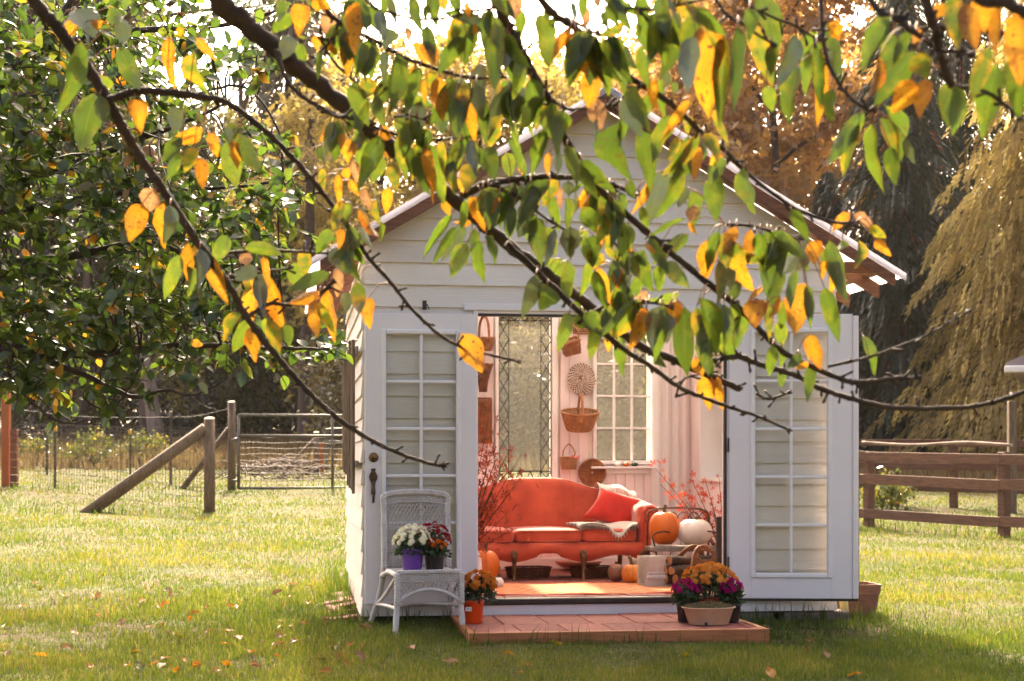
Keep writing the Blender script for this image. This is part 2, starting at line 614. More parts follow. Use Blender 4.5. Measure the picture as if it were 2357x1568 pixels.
MAT = dict(
    siding=M('siding_paint', (.79, .735, .67), (.73, .67, .60), 3, rough=.55, bump=.35, bscale=9, bstretch=(1, 8, 14), rnd=.06),
    trim=M('trim_paint', (.83, .80, .79), (.78, .745, .73), 4, rough=.4, bump=.05, bscale=60),
    door=M('door_paint', (.82, .77, .765), (.77, .725, .72), 2, rough=.38, bump=.04, bscale=80),
    pink=M('pink_wall_paint', (.86, .74, .72), (.82, .69, .68), 2.5, rough=.55, bump=.05, bscale=30, rnd=.03),
    cedar=M('cedar_wood', (.22, .085, .035), (.13, .045, .018), 5, (1, 14, 14), rough=.6, bump=.25, bscale=12, bstretch=(1, 14, 14), rnd=.12),
    step_wood=M('step_cedar', (.44, .16, .05), (.31, .10, .032), 4, (1, 10, 16), rough=.6, bump=.2, bscale=10, bstretch=(1, 12, 12), rnd=.08),
    weathered=M('weathered_wood', (.21, .145, .09), (.11, .075, .048), 6, (8, 8, 1), rough=.85, bump=.4, bscale=14, bstretch=(9, 9, 1), rnd=.2),
    rail=M('fence_rail_wood', (.17, .078, .042), (.09, .042, .024), 5, (1, 8, 8), rough=.8, bump=.3, bscale=12, bstretch=(1, 10, 10), rnd=.15),
    greywood=M('grey_board', (.30, .26, .22), (.2, .17, .14), 5, (8, 8, 1), rough=.85, bump=.3, bscale=12, bstretch=(9, 9, 1), rnd=.2),
    paver=M('red_paver', (.38, .125, .09), (.25, .08, .06), 20, rough=.85, bump=.3, bscale=90, rnd=.14, detail=8),
    darkmetal=M('dark_threshold', (.05, .035, .03), (.03, .022, .018), 20, rough=.35, metallic=.3),
    brass=M('aged_brass', (.25, .15, .06), (.12, .07, .03), 25, rough=.35, metallic=.9),
    bronze=M('dark_bronze', (.10, .06, .035), (.06, .035, .02), 25, rough=.4, metallic=.7),
    lead=M('lead_came', (.02, .017, .016), (.03, .026, .025), 30, rough=.6),
    velvet=M('coral_velvet', (.62, .095, .036), (.40, .048, .018), 4.5, rough=.75, sheen=.5, bump=.35, bscale=7, lo=.34, hi=.66, detail=7),
    pillow=M('red_pillow', (.60, .022, .006), (.46, .015, .005), 5, rough=.8, sheen=.5),
    oak=M('carved_oak', (.22, .095, .035), (.10, .04, .016), 14, rough=.45, bump=.2, bscale=40),
    knit=M('knit_wool', (.70, .64, .56), (.60, .53, .46), 20, rough=.95, bump=.6, bscale=120),
    wicker=M('brown_wicker', (.33, .13, .045), (.20, .07, .025), 20, rough=.6, bump=.3, bscale=90),
    wicker_l=M('honey_wicker', (.46, .22, .085), (.33, .14, .05), 20, rough=.6, bump=.3, bscale=90),
    wicker_d=M('dark_wicker', (.20, .07, .025), (.11, .04, .015), 20, rough=.6, bump=.3, bscale=90),
    wicker_w=M('white_wicker', (.66, .62, .60), (.52, .47, .43), 14, rough=.6, bump=.3, bscale=90, lo=.4, hi=.75),
    pumpkin=M('orange_pumpkin', (.72, .17, .012), (.60, .12, .008), 4, rough=.42, bump=.05, bscale=30, sss=.1),
    pumpkin_s=M('striped_pumpkin', (.60, .20, .022), (.42, .12, .015), 9, rough=.45, bump=.1, bscale=30),
    pumpkin_w=M('white_pumpkin', (.80, .74, .66), (.72, .64, .53), 5, rough=.45, bump=.06, bscale=30, lo=.45, hi=.75),
    pumpkin_b=M('tan_gourd', (.28, .13, .07), (.20, .10, .06), 9, rough=.5),
    stem=M('gourd_stem', (.16, .11, .055), (.08, .05, .03), 20, rough=.8, bump=.4, bscale=60),
    log=M('log_bark', (.11, .06, .035), (.05, .028, .018), 14, rough=.9, bump=.8, bscale=30),
    logend=M('cut_log_end', (.50, .25, .10), (.38, .17, .06), 20, rough=.8),
    cream=M('cream_basin', (.62, .44, .27), (.55, .37, .22), 10, rough=.4),
    black_pot=M('black_pot', (.022, .016, .015), (.035, .024, .022), 10, rough=.45),
    purple=M('purple_pot', (.14, .045, .38), (.12, .035, .33), 6, rough=.35),
    orangepot=M('orange_pot', (.80, .085, .008), (.74, .07, .006), 6, rough=.3),
    redpot=M('red_pot', (.55, .025, .012), (.45, .02, .01), 6, rough=.3),
    terracotta=M('terracotta_pot', (.30, .13, .075), (.20, .09, .055), 14, rough=.75),
    yellowpipe=M('yellow_pipe', (.62, .50, .17), (.55, .43, .13), 6, rough=.5),
    block=M('concrete_block', (.20, .16, .13), (.12, .09, .075), 16, rough=.95, bump=.6, bscale=50, rnd=.15),
    galv=M('galvanised_tube', (.17, .15, .12), (.11, .095, .08), 20, rough=.55, metallic=.3),
    wire=M('fence_wire', (.16, .13, .11), (.10, .08, .07), 20, rough=.6, metallic=.3),
    tpost=M('green_steel', (.045, .04, .03), (.07, .06, .045), 20, rough=.6),
    yellowcap=M('yellow_cap', (.75, .50, .02), (.7, .42, .02), 20, rough=.5),
    rust=M('rusty_wire', (.12, .07, .05), (.07, .04, .03), 20, rough=.7, metallic=.4),
    orangepost=M('orange_stain', (.42, .13, .035), (.33, .09, .025), 6, (8, 8, 1), rough=.7),
    brick=M('old_brick', (.26, .10, .065), (.17, .06, .04), 12, rough=.9, bump=.5, bscale=40, rnd=.2),
    bark=M('cherry_bark', (.050, .030, .022), (.022, .014, .011), 9, (1, 1, 3), rough=.9, bump=.9, bscale=28),
    twig=M('twig_bark', (.045, .026, .018), (.028, .017, .013), 20, rough=.8, bump=.4, bscale=60),
    appletwig=M('apple_bark', (.060, .042, .035), (.035, .024, .02), 14, rough=.85, bump=.5, bscale=40),
    farbark=M('forest_bark', (.13, .085, .065), (.075, .05, .04), 3, (1, 1, .3), rough=.95, bump=.8, bscale=8, bstretch=(1, 1, .2)),
    palebark=M('pale_bark', (.34, .26, .20), (.16, .11, .09), 3, (1, 1, .4), rough=.9, bump=.6, bscale=8),
    apple=M('apple_skin', (.50, .22, .10), (.45, .30, .10), 10, rough=.35),
    petiole=M('leaf_stalk', (.28, .13, .05), (.22, .08, .04), 10, rough=.6),
    darkslat=M('dark_slat', (.075, .05, .04), (.04, .028, .022), 10, (6, 6, 1), rough=.85, bump=.4, bscale=18),
    black=M('black_iron', (.02, .018, .017), (.03, .026, .024), 20, rough=.5),
    glass=glass_mat('window_glass', (.97, .98, .96), .04, dirt=.10, dscale=260),
    doorglass=glass_mat('door_glass', (.99, .99, .97), .03, wav=.04),
    roofsheet=sheet_mat('ribbed_roof_sheet', (.88, .87, .90), .62, .12, .05),
    lace=sheet_mat('lace', (.94, .92, .92), .45, .12, 0),
)

# ------------------------------------------------------------------ ground
def build_ground():
    xs = np.concatenate([np.linspace(-400, -40, 12), np.linspace(-36, 36, 145), np.linspace(40, 400, 12)])
    ys = np.concatenate([np.linspace(-60, 4, 10), np.linspace(5, 62, 150), np.linspace(66, 420, 24)])
    X, Y = np.meshgrid(xs, ys, indexing='ij')
    Z = ground(X, Y)
    w = np.clip((Y - 4) / 3, 0, 1) * np.clip((70 - Y) / 10, 0, 1)
    Z = Z + w * (.012 * np.sin(X * 1.7 + 1.3 * np.sin(Y * .9)) * np.cos(Y * 1.3) + .008 * np.sin(X * 4.1 + Y * 2.2))
    nx, ny = X.shape
    v = np.stack([X.ravel(), Y.ravel(), Z.ravel()], 1)
    i, j = np.meshgrid(np.arange(nx - 1), np.arange(ny - 1), indexing='ij')
    a = (i * ny + j).ravel()
    f = np.stack([a, a + ny, a + ny + 1, a + 1], 1)
    m, nt, nd, lk, p = new_mat('lawn_soil')
    tc = nd.new('ShaderNodeTexCoord')
    n1 = nd.new('ShaderNodeTexNoise'); n1.inputs['Scale'].default_value = 1.1; n1.inputs['Detail'].default_value = 6
    n2 = nd.new('ShaderNodeTexNoise'); n2.inputs['Scale'].default_value = 14; n2.inputs['Detail'].default_value = 5
    for n in (n1, n2): lk.new(tc.outputs['Object'], n.inputs['Vector'])
    r1 = ramp(nd, [(.30, (.050, .055, .016)), (.46, (.080, .080, .024)), (.58, (.095, .070, .032)), (.70, (.055, .050, .020))])
    lk.new(n1.outputs['Fac'], r1.inputs['Fac'])
    r2 = ramp(nd, [(.3, (.45, .42, .4)), (.6, (1, 1, 1))])
    lk.new(n2.outputs['Fac'], r2.inputs['Fac'])
    mx = nd.new('ShaderNodeMix'); mx.data_type = 'RGBA'; mx.blend_type = 'MULTIPLY'; mx.inputs[0].default_value = 1
    lk.new(r1.outputs[0], mx.inputs[6]); lk.new(r2.outputs[0], mx.inputs[7])
    # dry meadow beyond the fences
    sp = nd.new('ShaderNodeSeparateXYZ'); lk.new(tc.outputs['Object'], sp.inputs[0])
    mr = nd.new('ShaderNodeMapRange'); mr.inputs['From Min'].default_value = 38; mr.inputs['From Max'].default_value = 48
    lk.new(sp.outputs[1], mr.inputs['Value'])
    m2 = nd.new('ShaderNodeMix'); m2.data_type = 'RGBA'; lk.new(mr.outputs[0], m2.inputs[0])
    lk.new(mx.outputs[2], m2.inputs[6]); m2.inputs[7].default_value = (.15, .105, .065, 1)
    lk.new(m2.outputs[2], p.inputs['Base Color'])
    p.inputs['Roughness'].default_value = .95
    p.inputs['Specular IOR Level'].default_value = .1
    b = nd.new('ShaderNodeBump'); b.inputs['Strength'].default_value = .8; b.inputs['Distance'].default_value = .03
    lk.new(n2.outputs['Fac'], b.inputs['Height']); lk.new(b.outputs[0], p.inputs['Normal'])
    o = inst('ground', npmesh('ground', v, f, m, smooth_=True))
    tag(o, 'mown lawn running back to the dry meadow and the woods', 'ground', kind='structure')


build_ground()


def vnoise(x, y, s, seed=0):
    """cheap smooth value noise for numpy arrays"""
    r = np.random.RandomState(seed)
    t = r.rand(256, 256)
    X, Y = x / s, y / s
    i, j = np.floor(X).astype(int), np.floor(Y).astype(int)
    a, b = X - i, Y - j
    a, b = a * a * (3 - 2 * a), b * b * (3 - 2 * b)
    g = lambda p, q: t[(i + p) % 256, (j + q) % 256]
    return (g(0, 0) * (1 - a) + g(1, 0) * a) * (1 - b) + (g(0, 1) * (1 - a) + g(1, 1) * a) * b


GRASS = leaf_mat('grass_blades', [(0, (.034, .060, .009)), (.3, (.070, .105, .015)), (.6, (.125, .145, .023)), (.8, (.20, .175, .04)), (1, (.28, .20, .08))],
                 trans=.5, gloss=.03, rough=.4)


def grass_blades(n, dmin, dmax, hmin, hmax, wid, name, label, dens=None, xlim=None, tall=False, seed=1, tint0=None, mat=None):
    r = np.random.RandomState(seed)
    # perspective-even sampling of distance
    u = r.rand(n * 3)
    d = 1.0 / (1 / dmin + u * (1 / dmax - 1 / dmin))
    half = .345
    x = (r.rand(len(d)) * 2 - 1) * half * d
    if xlim is not None:
        k = (x > xlim[0]) & (x < xlim[1]); x, d = x[k], d[k]
    nz = vnoise(x + 100, d + 100, .55, 3) * .6 + vnoise(x + 50, d + 50, .17, 5) * .4
    big = vnoise(x + 70, d + 90, 2.3, 9)
    keep = r.rand(len(d)) < (.22 + 1.2 * nz)
    # nothing grows inside the shed or the step
    q = np.stack([x - P0.x, d - P0.y], 1)
    lx = q[:, 0] * UX.x + q[:, 1] * UX.y
    ly = q[:, 0] * UY.x + q[:, 1] * UY.y
    keep &= ~((lx > -.03) & (lx < 3.5) & (ly > -.03) & (ly < 3.2))
    keep &= ~((lx > STEP[0]) & (lx < STEP[1]) & (ly > STEP[2] + .01) & (ly < .05))
    if dens is not None: keep &= dens(x, d, r)
    x, d, nz, big = x[keep][:n], d[keep][:n], nz[keep][:n], big[keep][:n]
    m = len(x)
    z = ground(x, d)
    h = (hmin + (hmax - hmin) * r.rand(m)) * (.55 + .9 * nz)
    far = np.clip(d / 10.0, .7, 4)
    w = wid * (.6 + .8 * r.rand(m)) * far
    a = r.rand(m) * 2 * PI
    lean = (r.rand(m) ** 1.5) * (.9 if not tall else .5)
    la = r.rand(m) * 2 * PI
    ca, sa = np.cos(a) * w, np.sin(a) * w
    b = np.stack([x, d, z - .004], 1)
    o1 = np.stack([ca, sa, np.zeros(m)], 1)
    midp = b + np.stack([np.cos(la) * lean * h * .35, np.sin(la) * lean * h * .35, h * .6], 1)
    tip = b + np.stack([np.cos(la) * lean * h, np.sin(la) * lean * h, h * (1 - .3 * lean)], 1)
    v = np.empty((m, 5, 3))
    v[:, 0] = b - o1; v[:, 1] = b + o1; v[:, 2] = midp + o1 * .7; v[:, 3] = midp - o1 * .7; v[:, 4] = tip
    k = np.arange(m)[:, None] * 5
    f = np.concatenate([k + np.array([[0, 1, 2]]), k + np.array([[0, 2, 3]]), k + np.array([[3, 2, 4]])], 0)
    t = np.clip(.10 + .36 * r.rand(m) + .45 * (big - .35) + .5 * (nz - .5) + .35 * (r.rand(m) < .14), 0, 1)
    if tint0 is not None: t = np.clip(tint0 + .3 * (r.rand(m) - .5), 0, 1)
    me = npmesh(name, v.reshape(-1, 3), f, mat or GRASS, np.tile(t, 3))
    o = inst(name, me)
    tag(o, label, 'grass', kind='stuff')
    return o


# step position, needed by the grass
_a = SF(1076, 1453.6, .02); _b = SF(1782, 1451, .02)
STEP = (_a[0], _b[0], (_a[1] + _b[1]) / 2)

grass_blades(260000, 6.6, 40, .022, .062, .0028, 'lawn_grass', 'short mown lawn grass with yellowed patches', seed=2)


def d_tuft(x, d, r):
    # uncut strips along fences and walls
    k = np.zeros(len(x), bool)
    q = np.stack([x - P0.x, d - P0.y], 1)
    lx = q[:, 0] * UX.x + q[:, 1] * UX.y
    ly = q[:, 0] * UY.x + q[:, 1] * UY.y
    k |= (np.abs(ly + .06) < .10) & (lx > -.1) & (lx < 4.0)
    k |= (np.abs(lx + .10) < .12) & (ly > -.2) & (ly < 3.4)
    k |= (ly < STEP[2] + .02) & (ly > STEP[2] - .08) & (lx > STEP[0] - .1) & (lx < STEP[1] + .15) & (r.rand(len(x)) < .5)
    k |= (np.abs(lx - STEP[1] - .12) < .14) & (ly > -1.1) & (ly < .1)
    k |= (np.abs(d - 23.3) < .45) & (x < -4.2)
    k |= (np.abs(d - 28.8) < .4) & (x < -3.0)
    k |= (np.abs(d - 24.2) < 1.6) & (x > 4.6)
    return k


grass_blades(16000, 9, 32, .07, .17, .0032, 'uncut_grass', 'longer uncut grass along the fences and shed foot', dens=d_tuft, tall=True, seed=5, tint0=.2)


def d_meadow(x, d, r):
    return d > 37


STRAW = leaf_mat('straw', [(0, (.10, .07, .045)), (.5, (.17, .12, .08)), (1, (.25, .185, .13))], .4, .0, tr_gain=.9)
grass_blades(16000, 38, 62, .16, .50, .007, 'dry_meadow', 'tall dry straw coloured meadow grass before the woods', dens=d_meadow, tall=True, seed=8, tint0=.5, mat=STRAW)


# ------------------------------------------------------------------ trees behind
def limb_tube(mb, pts, r0, r1, n=7, wob=0.0, rng=None, sub=5):
    p = spline(pts, sub)
    m = len(p)
    if wob and rng:
        p = [q + V(rng.uniform(-wob, wob), rng.uniform(-wob, wob), rng.uniform(-wob, wob)) for q in p]
    mb.tube(p, [r0 + (r1 - r0) * i / (m - 1) for i in range(m)], n)


def leaf_cloud(cent, rad, n_cl, n_leaf, size, seed, spread=.5, squash=.7, hollow=.35, hang=0.0):
    """clumped leaf quads inside an ellipsoid -> verts, faces, tint"""
    r = np.random.RandomState(seed)
    u = r.normal(size=(n_cl, 3)); u /= np.linalg.norm(u, axis=1)[:, None]
    rr = (hollow + (1 - hollow) * r.rand(n_cl)) ** .6
    c = np.array(cent) + u * rr[:, None] * np.array(rad) * (.8 + .4 * r.rand(n_cl))[:, None]
    cl_t = r.rand(n_cl)
    p = np.repeat(c, n_leaf, 0) + r.normal(size=(n_cl * n_leaf, 3)) * spread * np.array([1, 1, squash])
    m = len(p)
    s = size * (.6 + .8 * r.rand(m))
    a = r.normal(size=(m, 3)); a /= np.linalg.norm(a, axis=1)[:, None]
    b = r.normal(size=(m, 3)); b -= a * (a * b).sum(1)[:, None]; b /= np.linalg.norm(b, axis=1)[:, None]
    if hang: a[:, 2] -= hang; a /= np.linalg.norm(a, axis=1)[:, None]
    v = np.empty((m, 4, 3))
    v[:, 0] = p - a * s[:, None]
    v[:, 1] = p + b * (s * .5)[:, None]
    v[:, 2] = p + a * s[:, None]
    v[:, 3] = p - b * (s * .5)[:, None]
    f = np.arange(m * 4).reshape(m, 4)
    t = np.clip(np.repeat(cl_t, n_leaf) * .6 + r.rand(m) * .4, 0, 1)
    return v.reshape(-1, 3), f, t


def join(parts):
    vs, fs, ts, n = [], [], [], 0
    for v, f, t in parts:
        vs.append(v); fs.append(f + n); ts.append(t); n += len(v)
    return np.concatenate(vs), np.concatenate(fs), np.concatenate(ts)


def broadleaf(seed, H, R, base, n_cl, n_leaf, size, mat, trunk_r=.25, bark='farbark'):
    """returns (trunk mesh, crown mesh) for a broadleaf tree of height H, foot at origin"""
    rng = random.Random(seed)
    mb = MB()
    lean = V(rng.uniform(-.4, .4), rng.uniform(-.4, .4), 0)
    top = V(0, 0, H * .86) + lean
    limb_tube(mb, [V(0, 0, -.3), V(.1, 0, H * .3), lean * .5 + V(0, 0, H * .6), top], trunk_r, .05, 9, .05, rng)
    clouds = []
    for k in range(16):
        t = base + (0.9 - base) * (k + .5) / 16
        a = k * 2.4 + rng.uniform(-.4, .4)
        rad = R * (math.sin(PI * min(1, (t - base * .6) / (1.05 - base * .6))) ** .6) * rng.uniform(.75, 1.1)
        p0 = lean * t + V(0, 0, H * (t - .10))
        p1 = lean * t + V(math.cos(a) * rad * .75, math.sin(a) * rad * .75, H * t + rad * .15)
        limb_tube(mb, [p0, (p0 + p1) / 2 + V(0, 0, -.2), p1], trunk_r * .3, .025, 5, .06, rng, 4)
        clouds.append(leaf_cloud(tuple(p1 * .8 + p0 * .2), (rad * .55, rad * .55, H * .10), n_cl, n_leaf, size, seed * 31 + k, spread=.42))
    clouds.append(leaf_cloud((lean.x, lean.y, H * .9), (R * .5, R * .5, H * .1), n_cl, n_leaf, size, seed * 31 + 99, spread=.42))
    v, f, t = join(clouds)
    return mb.mesh('trunk', MAT[bark], True), npmesh('crown', v, f, mat, t)


def conifer(seed, H, R, mat, droop=.5, strand=1, levels=46, per=9, z0=.06, spray=.42, dens=26, trunk_r=.32, sw=.15, pw=.8, tvar=.5):
    """a conifer with drooping boughs hung with sprays"""
    r = np.random.RandomState(seed)
    rng = random.Random(seed)
    mb = MB()
    limb_tube(mb, [V(0, 0, -.3), V(0, 0, H * .5), V(0, 0, H * .98)], trunk_r, .03, 9, .02, rng)
    V_, T_ = [], []
    for L in range(levels):
        t = z0 + (1 - z0) * (L / levels) ** .9
        z = H * t
        rad = R * ((1 - t) ** pw + .03) * rng.uniform(.8, 1.12)
        for b in range(per):
            a = rng.uniform(0, 2 * PI)
            ln = rad * rng.uniform(.65, 1.1)
            n = max(6, int(dens * ln / R) + 4)
            s = np.sort(r.rand(n)) ** .75
            bx = np.cos(a) * ln * s; by = np.sin(a) * ln * s
            bz = z + ln * (.12 * s - droop * s ** 2) + r.normal(size=n) * .05
            off = (r.rand(n) - .5) * ln * .42 * (1 - .6 * s) + r.normal(size=n) * .04
            bx = bx - np.sin(a) * off; by = by + np.cos(a) * off
            l = spray * (.5 + .9 * r.rand(n))
            w = sw * (.5 + .8 * r.rand(n))
            wa = r.rand(n) * 2 * PI
            out = .3 + 1.0 * r.rand(n)
            v = np.empty((n, 4, 3))
            c, sn = np.cos(wa) * w * .5, np.sin(wa) * w * .5
            topz = bz
            v[:, 0] = np.stack([bx, by, topz + .04], 1)
            mx, my = bx + np.cos(a) * out * l * .6, by + np.sin(a) * out * l * .6
            v[:, 1] = np.stack([mx + c, my + sn, topz - l * .45], 1)
            v[:, 2] = np.stack([bx + np.cos(a) * out * l, by + np.sin(a) * out * l, topz - l], 1)
            v[:, 3] = np.stack([mx - c, my - sn, topz - l * .45], 1)
            tb = np.clip(rng.random() * tvar + (1 - tvar) * r.rand(n), 0, 1)
            V_.append(v.reshape(-1, 3)); T_.append(tb)
            for q in range(1, strand):
                keep = r.rand(n) < 1 - .12 * q
                sh = (v[:, 2] - v[:, 0]) * .85
                sh[:, 0] *= .5; sh[:, 1] *= .5
                v = v + sh[:, None, :]
                v[:, :, 0] += r.normal(size=n)[:, None] * .02
                V_.append(v[keep].reshape(-1, 3)); T_.append(np.clip(tb[keep] + .12 * (r.rand(keep.sum()) - .5), 0, 1))
            if b % 2 == 0:
                e = V(math.cos(a) * ln * .9, math.sin(a) * ln * .9, z + ln * (.12 * .9 - droop * .81))
                mb.tube([V(0, 0, z), V(math.cos(a) * ln * .5, math.sin(a) * ln * .5, z + ln * (.06 - droop * .25)), e], [.03, .02, .008], 4)
    v = np.concatenate(V_)
    f = np.arange(len(v)).reshape(-1, 4)
    return mb.mesh('trunk', MAT['farbark'], True), npmesh('crown', v, f, mat, np.concatenate(T_))


LM = dict(
    gold=leaf_mat('gold_foliage', [(0, (.20, .15, .06)), (.4, (.36, .27, .10)), (.75, (.48, .37, .15)), (1, (.26, .26, .10))], .62),
    green=leaf_mat('faded_green_foliage', [(0, (.08, .08, .03)), (.5, (.15, .14, .055)), (1, (.26, .20, .09))], .55),
    orange=leaf_mat('orange_maple_foliage', [(0, (.18, .09, .045)), (.4, (.35, .18, .075)), (.75, (.47, .27, .11)), (1, (.32, .23, .10))], .6),
    cedar=leaf_mat('dark_cedar_foliage', [(0, (.022, .030, .018)), (.55, (.042, .050, .028)), (.84, (.065, .070, .038)), (.91, (.20, .08, .04)), (1, (.26, .09, .04))], .4),
    golden=leaf_mat('golden_cedar_foliage', [(0, (.28, .21, .10)), (.4, (.48, .37, .20)), (.8, (.60, .48, .29)), (1, (.34, .29, .15))], .74, .0, tr_gain=1.15),
    fir=leaf_mat('grey_fir_foliage', [(0, (.08, .068, .045)), (.5, (.14, .115, .08)), (1, (.21, .17, .115))], .5),
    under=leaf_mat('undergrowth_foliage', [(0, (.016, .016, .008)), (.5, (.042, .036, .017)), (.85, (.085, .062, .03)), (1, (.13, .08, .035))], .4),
    bush=leaf_mat('bush_foliage', [(0, (.05, .08, .02)), (.6, (.14, .15, .04)), (1, (.40, .28, .04))], .45),
)

_bl = {
    'gold': broadleaf(3, 17, 5.6, .16, 17, 80, .16, LM['gold']),
    'gold2': broadleaf(5, 16, 5.4, .12, 17, 80, .15, LM['gold']),
    'green': broadleaf(8, 15, 5.0, .10, 17, 80, .15, LM['green']),
    'orange': broadleaf(13, 20, 6.2, .14, 20, 90, .18, LM['orange'], .35),
    'cedar': conifer(21, 20, 5.4, LM['cedar'], .55, 3, 46, 10, z0=.02, spray=.26, sw=.13, dens=42, tvar=.6),
    'golden': conifer(22, 22, 6.5, LM['golden'], .72, 3, 50, 10, z0=.03, spray=.20, dens=84, sw=.13, tvar=.85),
    'fir': conifer(23, 24, 4.6, LM['fir'], .35, 2, 52, 10, z0=.10, spray=.34, sw=.14, dens=38),
}

_trees = [   # kind, photo x, distance, scale, turn, label
    ('fir', 665, 72, 1.15, .3, 'tall grey brown fir with ragged crown against the white sky'),
    ('fir', 790, 84, .95, 1.9, 'thin fir rising behind the golden trees left of the gable'),
    ('fir', 250, 76, 1.25, 2.6, 'broad fir hidden behind the apple tree, beyond the wire fence'),
    ('fir', 30, 70, 1.15, 4.1, 'dark fir beyond the orange stained post'),
    ('green', 480, 70, 1.0, .5, 'faded green broadleaf tree beyond the leaning pale trunk'),
    ('green', 130, 74, 1.1, 1.7, 'faded green broadleaf tree rising beyond the yellow capped posts'),
    ('gold2', 880, 62, 1.0, .9, 'pale gold tree rising behind the left slope of the shed roof'),
    ('gold', 1100, 66, 1.0, 2.2, 'golden small leaved tree behind the left half of the gable'),
    ('gold2', 1330, 72, 1.12, 3.9, 'pale gold tree directly behind the roof ridge'),
    ('gold', 1560, 66, .98, 5.1, 'golden tree in front of the orange maple, right of the ridge'),
    ('orange', 1790, 60, 1.0, .4, 'tall orange autumn maple above the right roof slope'),
    ('orange', 1660, 74, 1.15, 2.4, 'orange brown maple behind the golden trees'),
    ('cedar', 2075, 50, .80, .2, 'dark green cedar with rusty tips behind the right door'),
    ('cedar', 2210, 56, .95, 1.4, 'dark green cedar standing between the shed and the golden cedar'),
    ('cedar', 1905, 52, .48, 3.0, 'shorter dark cedar half hidden by the right eave'),
    ('golden', 2385, 46, .80, .7, 'sunlit weeping cedar with straw gold hanging boughs'),
    ('fir', 2060, 86, 1.15, 3.3, 'grey green fir with sky showing through, behind the dark cedars'),
    ('green', 620, 66, .75, 3.3, 'low faded green tree by the thick dark trunk'),
    ('gold2', 760, 76, .8, 4.4, 'small pale gold tree beyond the tube gate'),
]
for kind, x_, d_, s_, rz_, lab in _trees:
    p = px(x_, YH, d_)
    t = thing({'fir': 'fir_tree', 'green': 'broadleaf_tree', 'gold': 'golden_tree', 'gold2': 'golden_tree', 'orange': 'maple_tree', 'cedar': 'cedar_tree', 'golden': 'weeping_cedar'}[kind],
              lab, 'tree', (p.x, d_, gz(p.x, d_)), rz_, 'trees of the wood behind the shed')
    t.scale = (s_, s_, s_)
    inst('trunk', _bl[kind][0], t)
    inst('crown', _bl[kind][1], t)

# bare trunks one can tell apart at the wood's edge
for x_, yb_, yt_, wpx, d_, leanpx, mt, lab in [
        (362, 1035, 820, 34, 62, -26, 'palebark', 'leaning pale trunk with peeling bark at the edge of the wood'),
        (335, 1035, 780, 30, 64, 4, 'farbark', 'brown trunk close beside the leaning pale trunk'),
        (699, 1012, 560, 27, 60, 8, 'farbark', 'straight brown trunk seen over the tube gate'),
        (560, 1010, 500, 18, 70, -5, 'farbark', 'slim brown trunk between the pale trunk and the gate'),
        (190, 1010, 600, 22, 68, 6, 'farbark', 'slim brown trunk behind the yellow capped steel posts')]:
    p = px(x_, YH, d_); z0 = gz(p.x, d_)
    s = d_ / F_PX
    t = thing('bare_trunk', lab, 'tree trunk', (p.x, d_, z0), 0, 'trunks at the edge of the wood')
    h = CAMZ + (YH - yt_) * s - z0
    mb = MB(); rg = random.Random(int(x_))
    limb_tube(mb, [V(0, 0, -.3), V(leanpx * s * .4, 0, h * .4), V(leanpx * s * 1.3, .3, h), V(leanpx * s * 2, .3, h * 1.7)], wpx * s * .62, wpx * s * .3, 12, .02, rg)
    mb.build('trunk', MAT[mt], t, True)
    mb = MB()
    for k in range(9):
        zz = h * rg.uniform(.45, 1.5); a = rg.uniform(0, 6.28); l = rg.uniform(1, 2.6)
        limb_tube(mb, [V(leanpx * s * zz / h, 0, zz), V(math.cos(a) * l * .6, math.sin(a) * l * .6, zz - .1), V(math.cos(a) * l, math.sin(a) * l, zz - .7 * rg.random())], .035, .008, 4, .04, rg, 4)
    mb.build('dead_branches', MAT['farbark'], t, True)['kind'] = 'stuff'

# undergrowth: one mass along the edge of the wood
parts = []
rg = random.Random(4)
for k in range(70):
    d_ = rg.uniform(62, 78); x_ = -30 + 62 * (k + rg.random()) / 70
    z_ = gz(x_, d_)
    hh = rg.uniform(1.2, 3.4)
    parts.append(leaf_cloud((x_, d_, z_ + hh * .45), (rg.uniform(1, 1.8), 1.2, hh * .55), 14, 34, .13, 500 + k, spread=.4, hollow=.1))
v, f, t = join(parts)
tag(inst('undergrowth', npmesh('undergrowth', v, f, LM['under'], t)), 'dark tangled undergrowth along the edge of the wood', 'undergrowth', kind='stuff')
parts = []
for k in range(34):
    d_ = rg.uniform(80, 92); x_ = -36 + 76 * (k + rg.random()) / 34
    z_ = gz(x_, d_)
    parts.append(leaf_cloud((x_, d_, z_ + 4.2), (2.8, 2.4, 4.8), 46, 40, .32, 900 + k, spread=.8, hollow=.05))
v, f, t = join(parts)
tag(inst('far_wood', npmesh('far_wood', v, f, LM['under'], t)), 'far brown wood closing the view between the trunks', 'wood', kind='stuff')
parts = []
for k in range(30):
    d_ = rg.uniform(44, 52); x_ = -5.5 + 15.5 * (k + rg.random()) / 30
    z_ = gz(x_, d_)
    hh = rg.uniform(4.2, 6.6)
    parts.append(leaf_cloud((x_, d_, z_ + hh * .45), (rg.uniform(1, 1.6), 1.3, hh * .55), 40, 40, .10, 1500 + k, spread=.42, hollow=.05))
v, f, t = join(parts)
THK = leaf_mat('thicket_foliage', [(0, (.045, .040, .022)), (.5, (.095, .080, .045)), (.85, (.17, .14, .08)), (1, (.26, .21, .12))], .45)
tag(inst('thicket', npmesh('thicket', v, f, THK, t)), 'tall pale brown thicket standing behind the shed', 'thicket', kind='stuff')
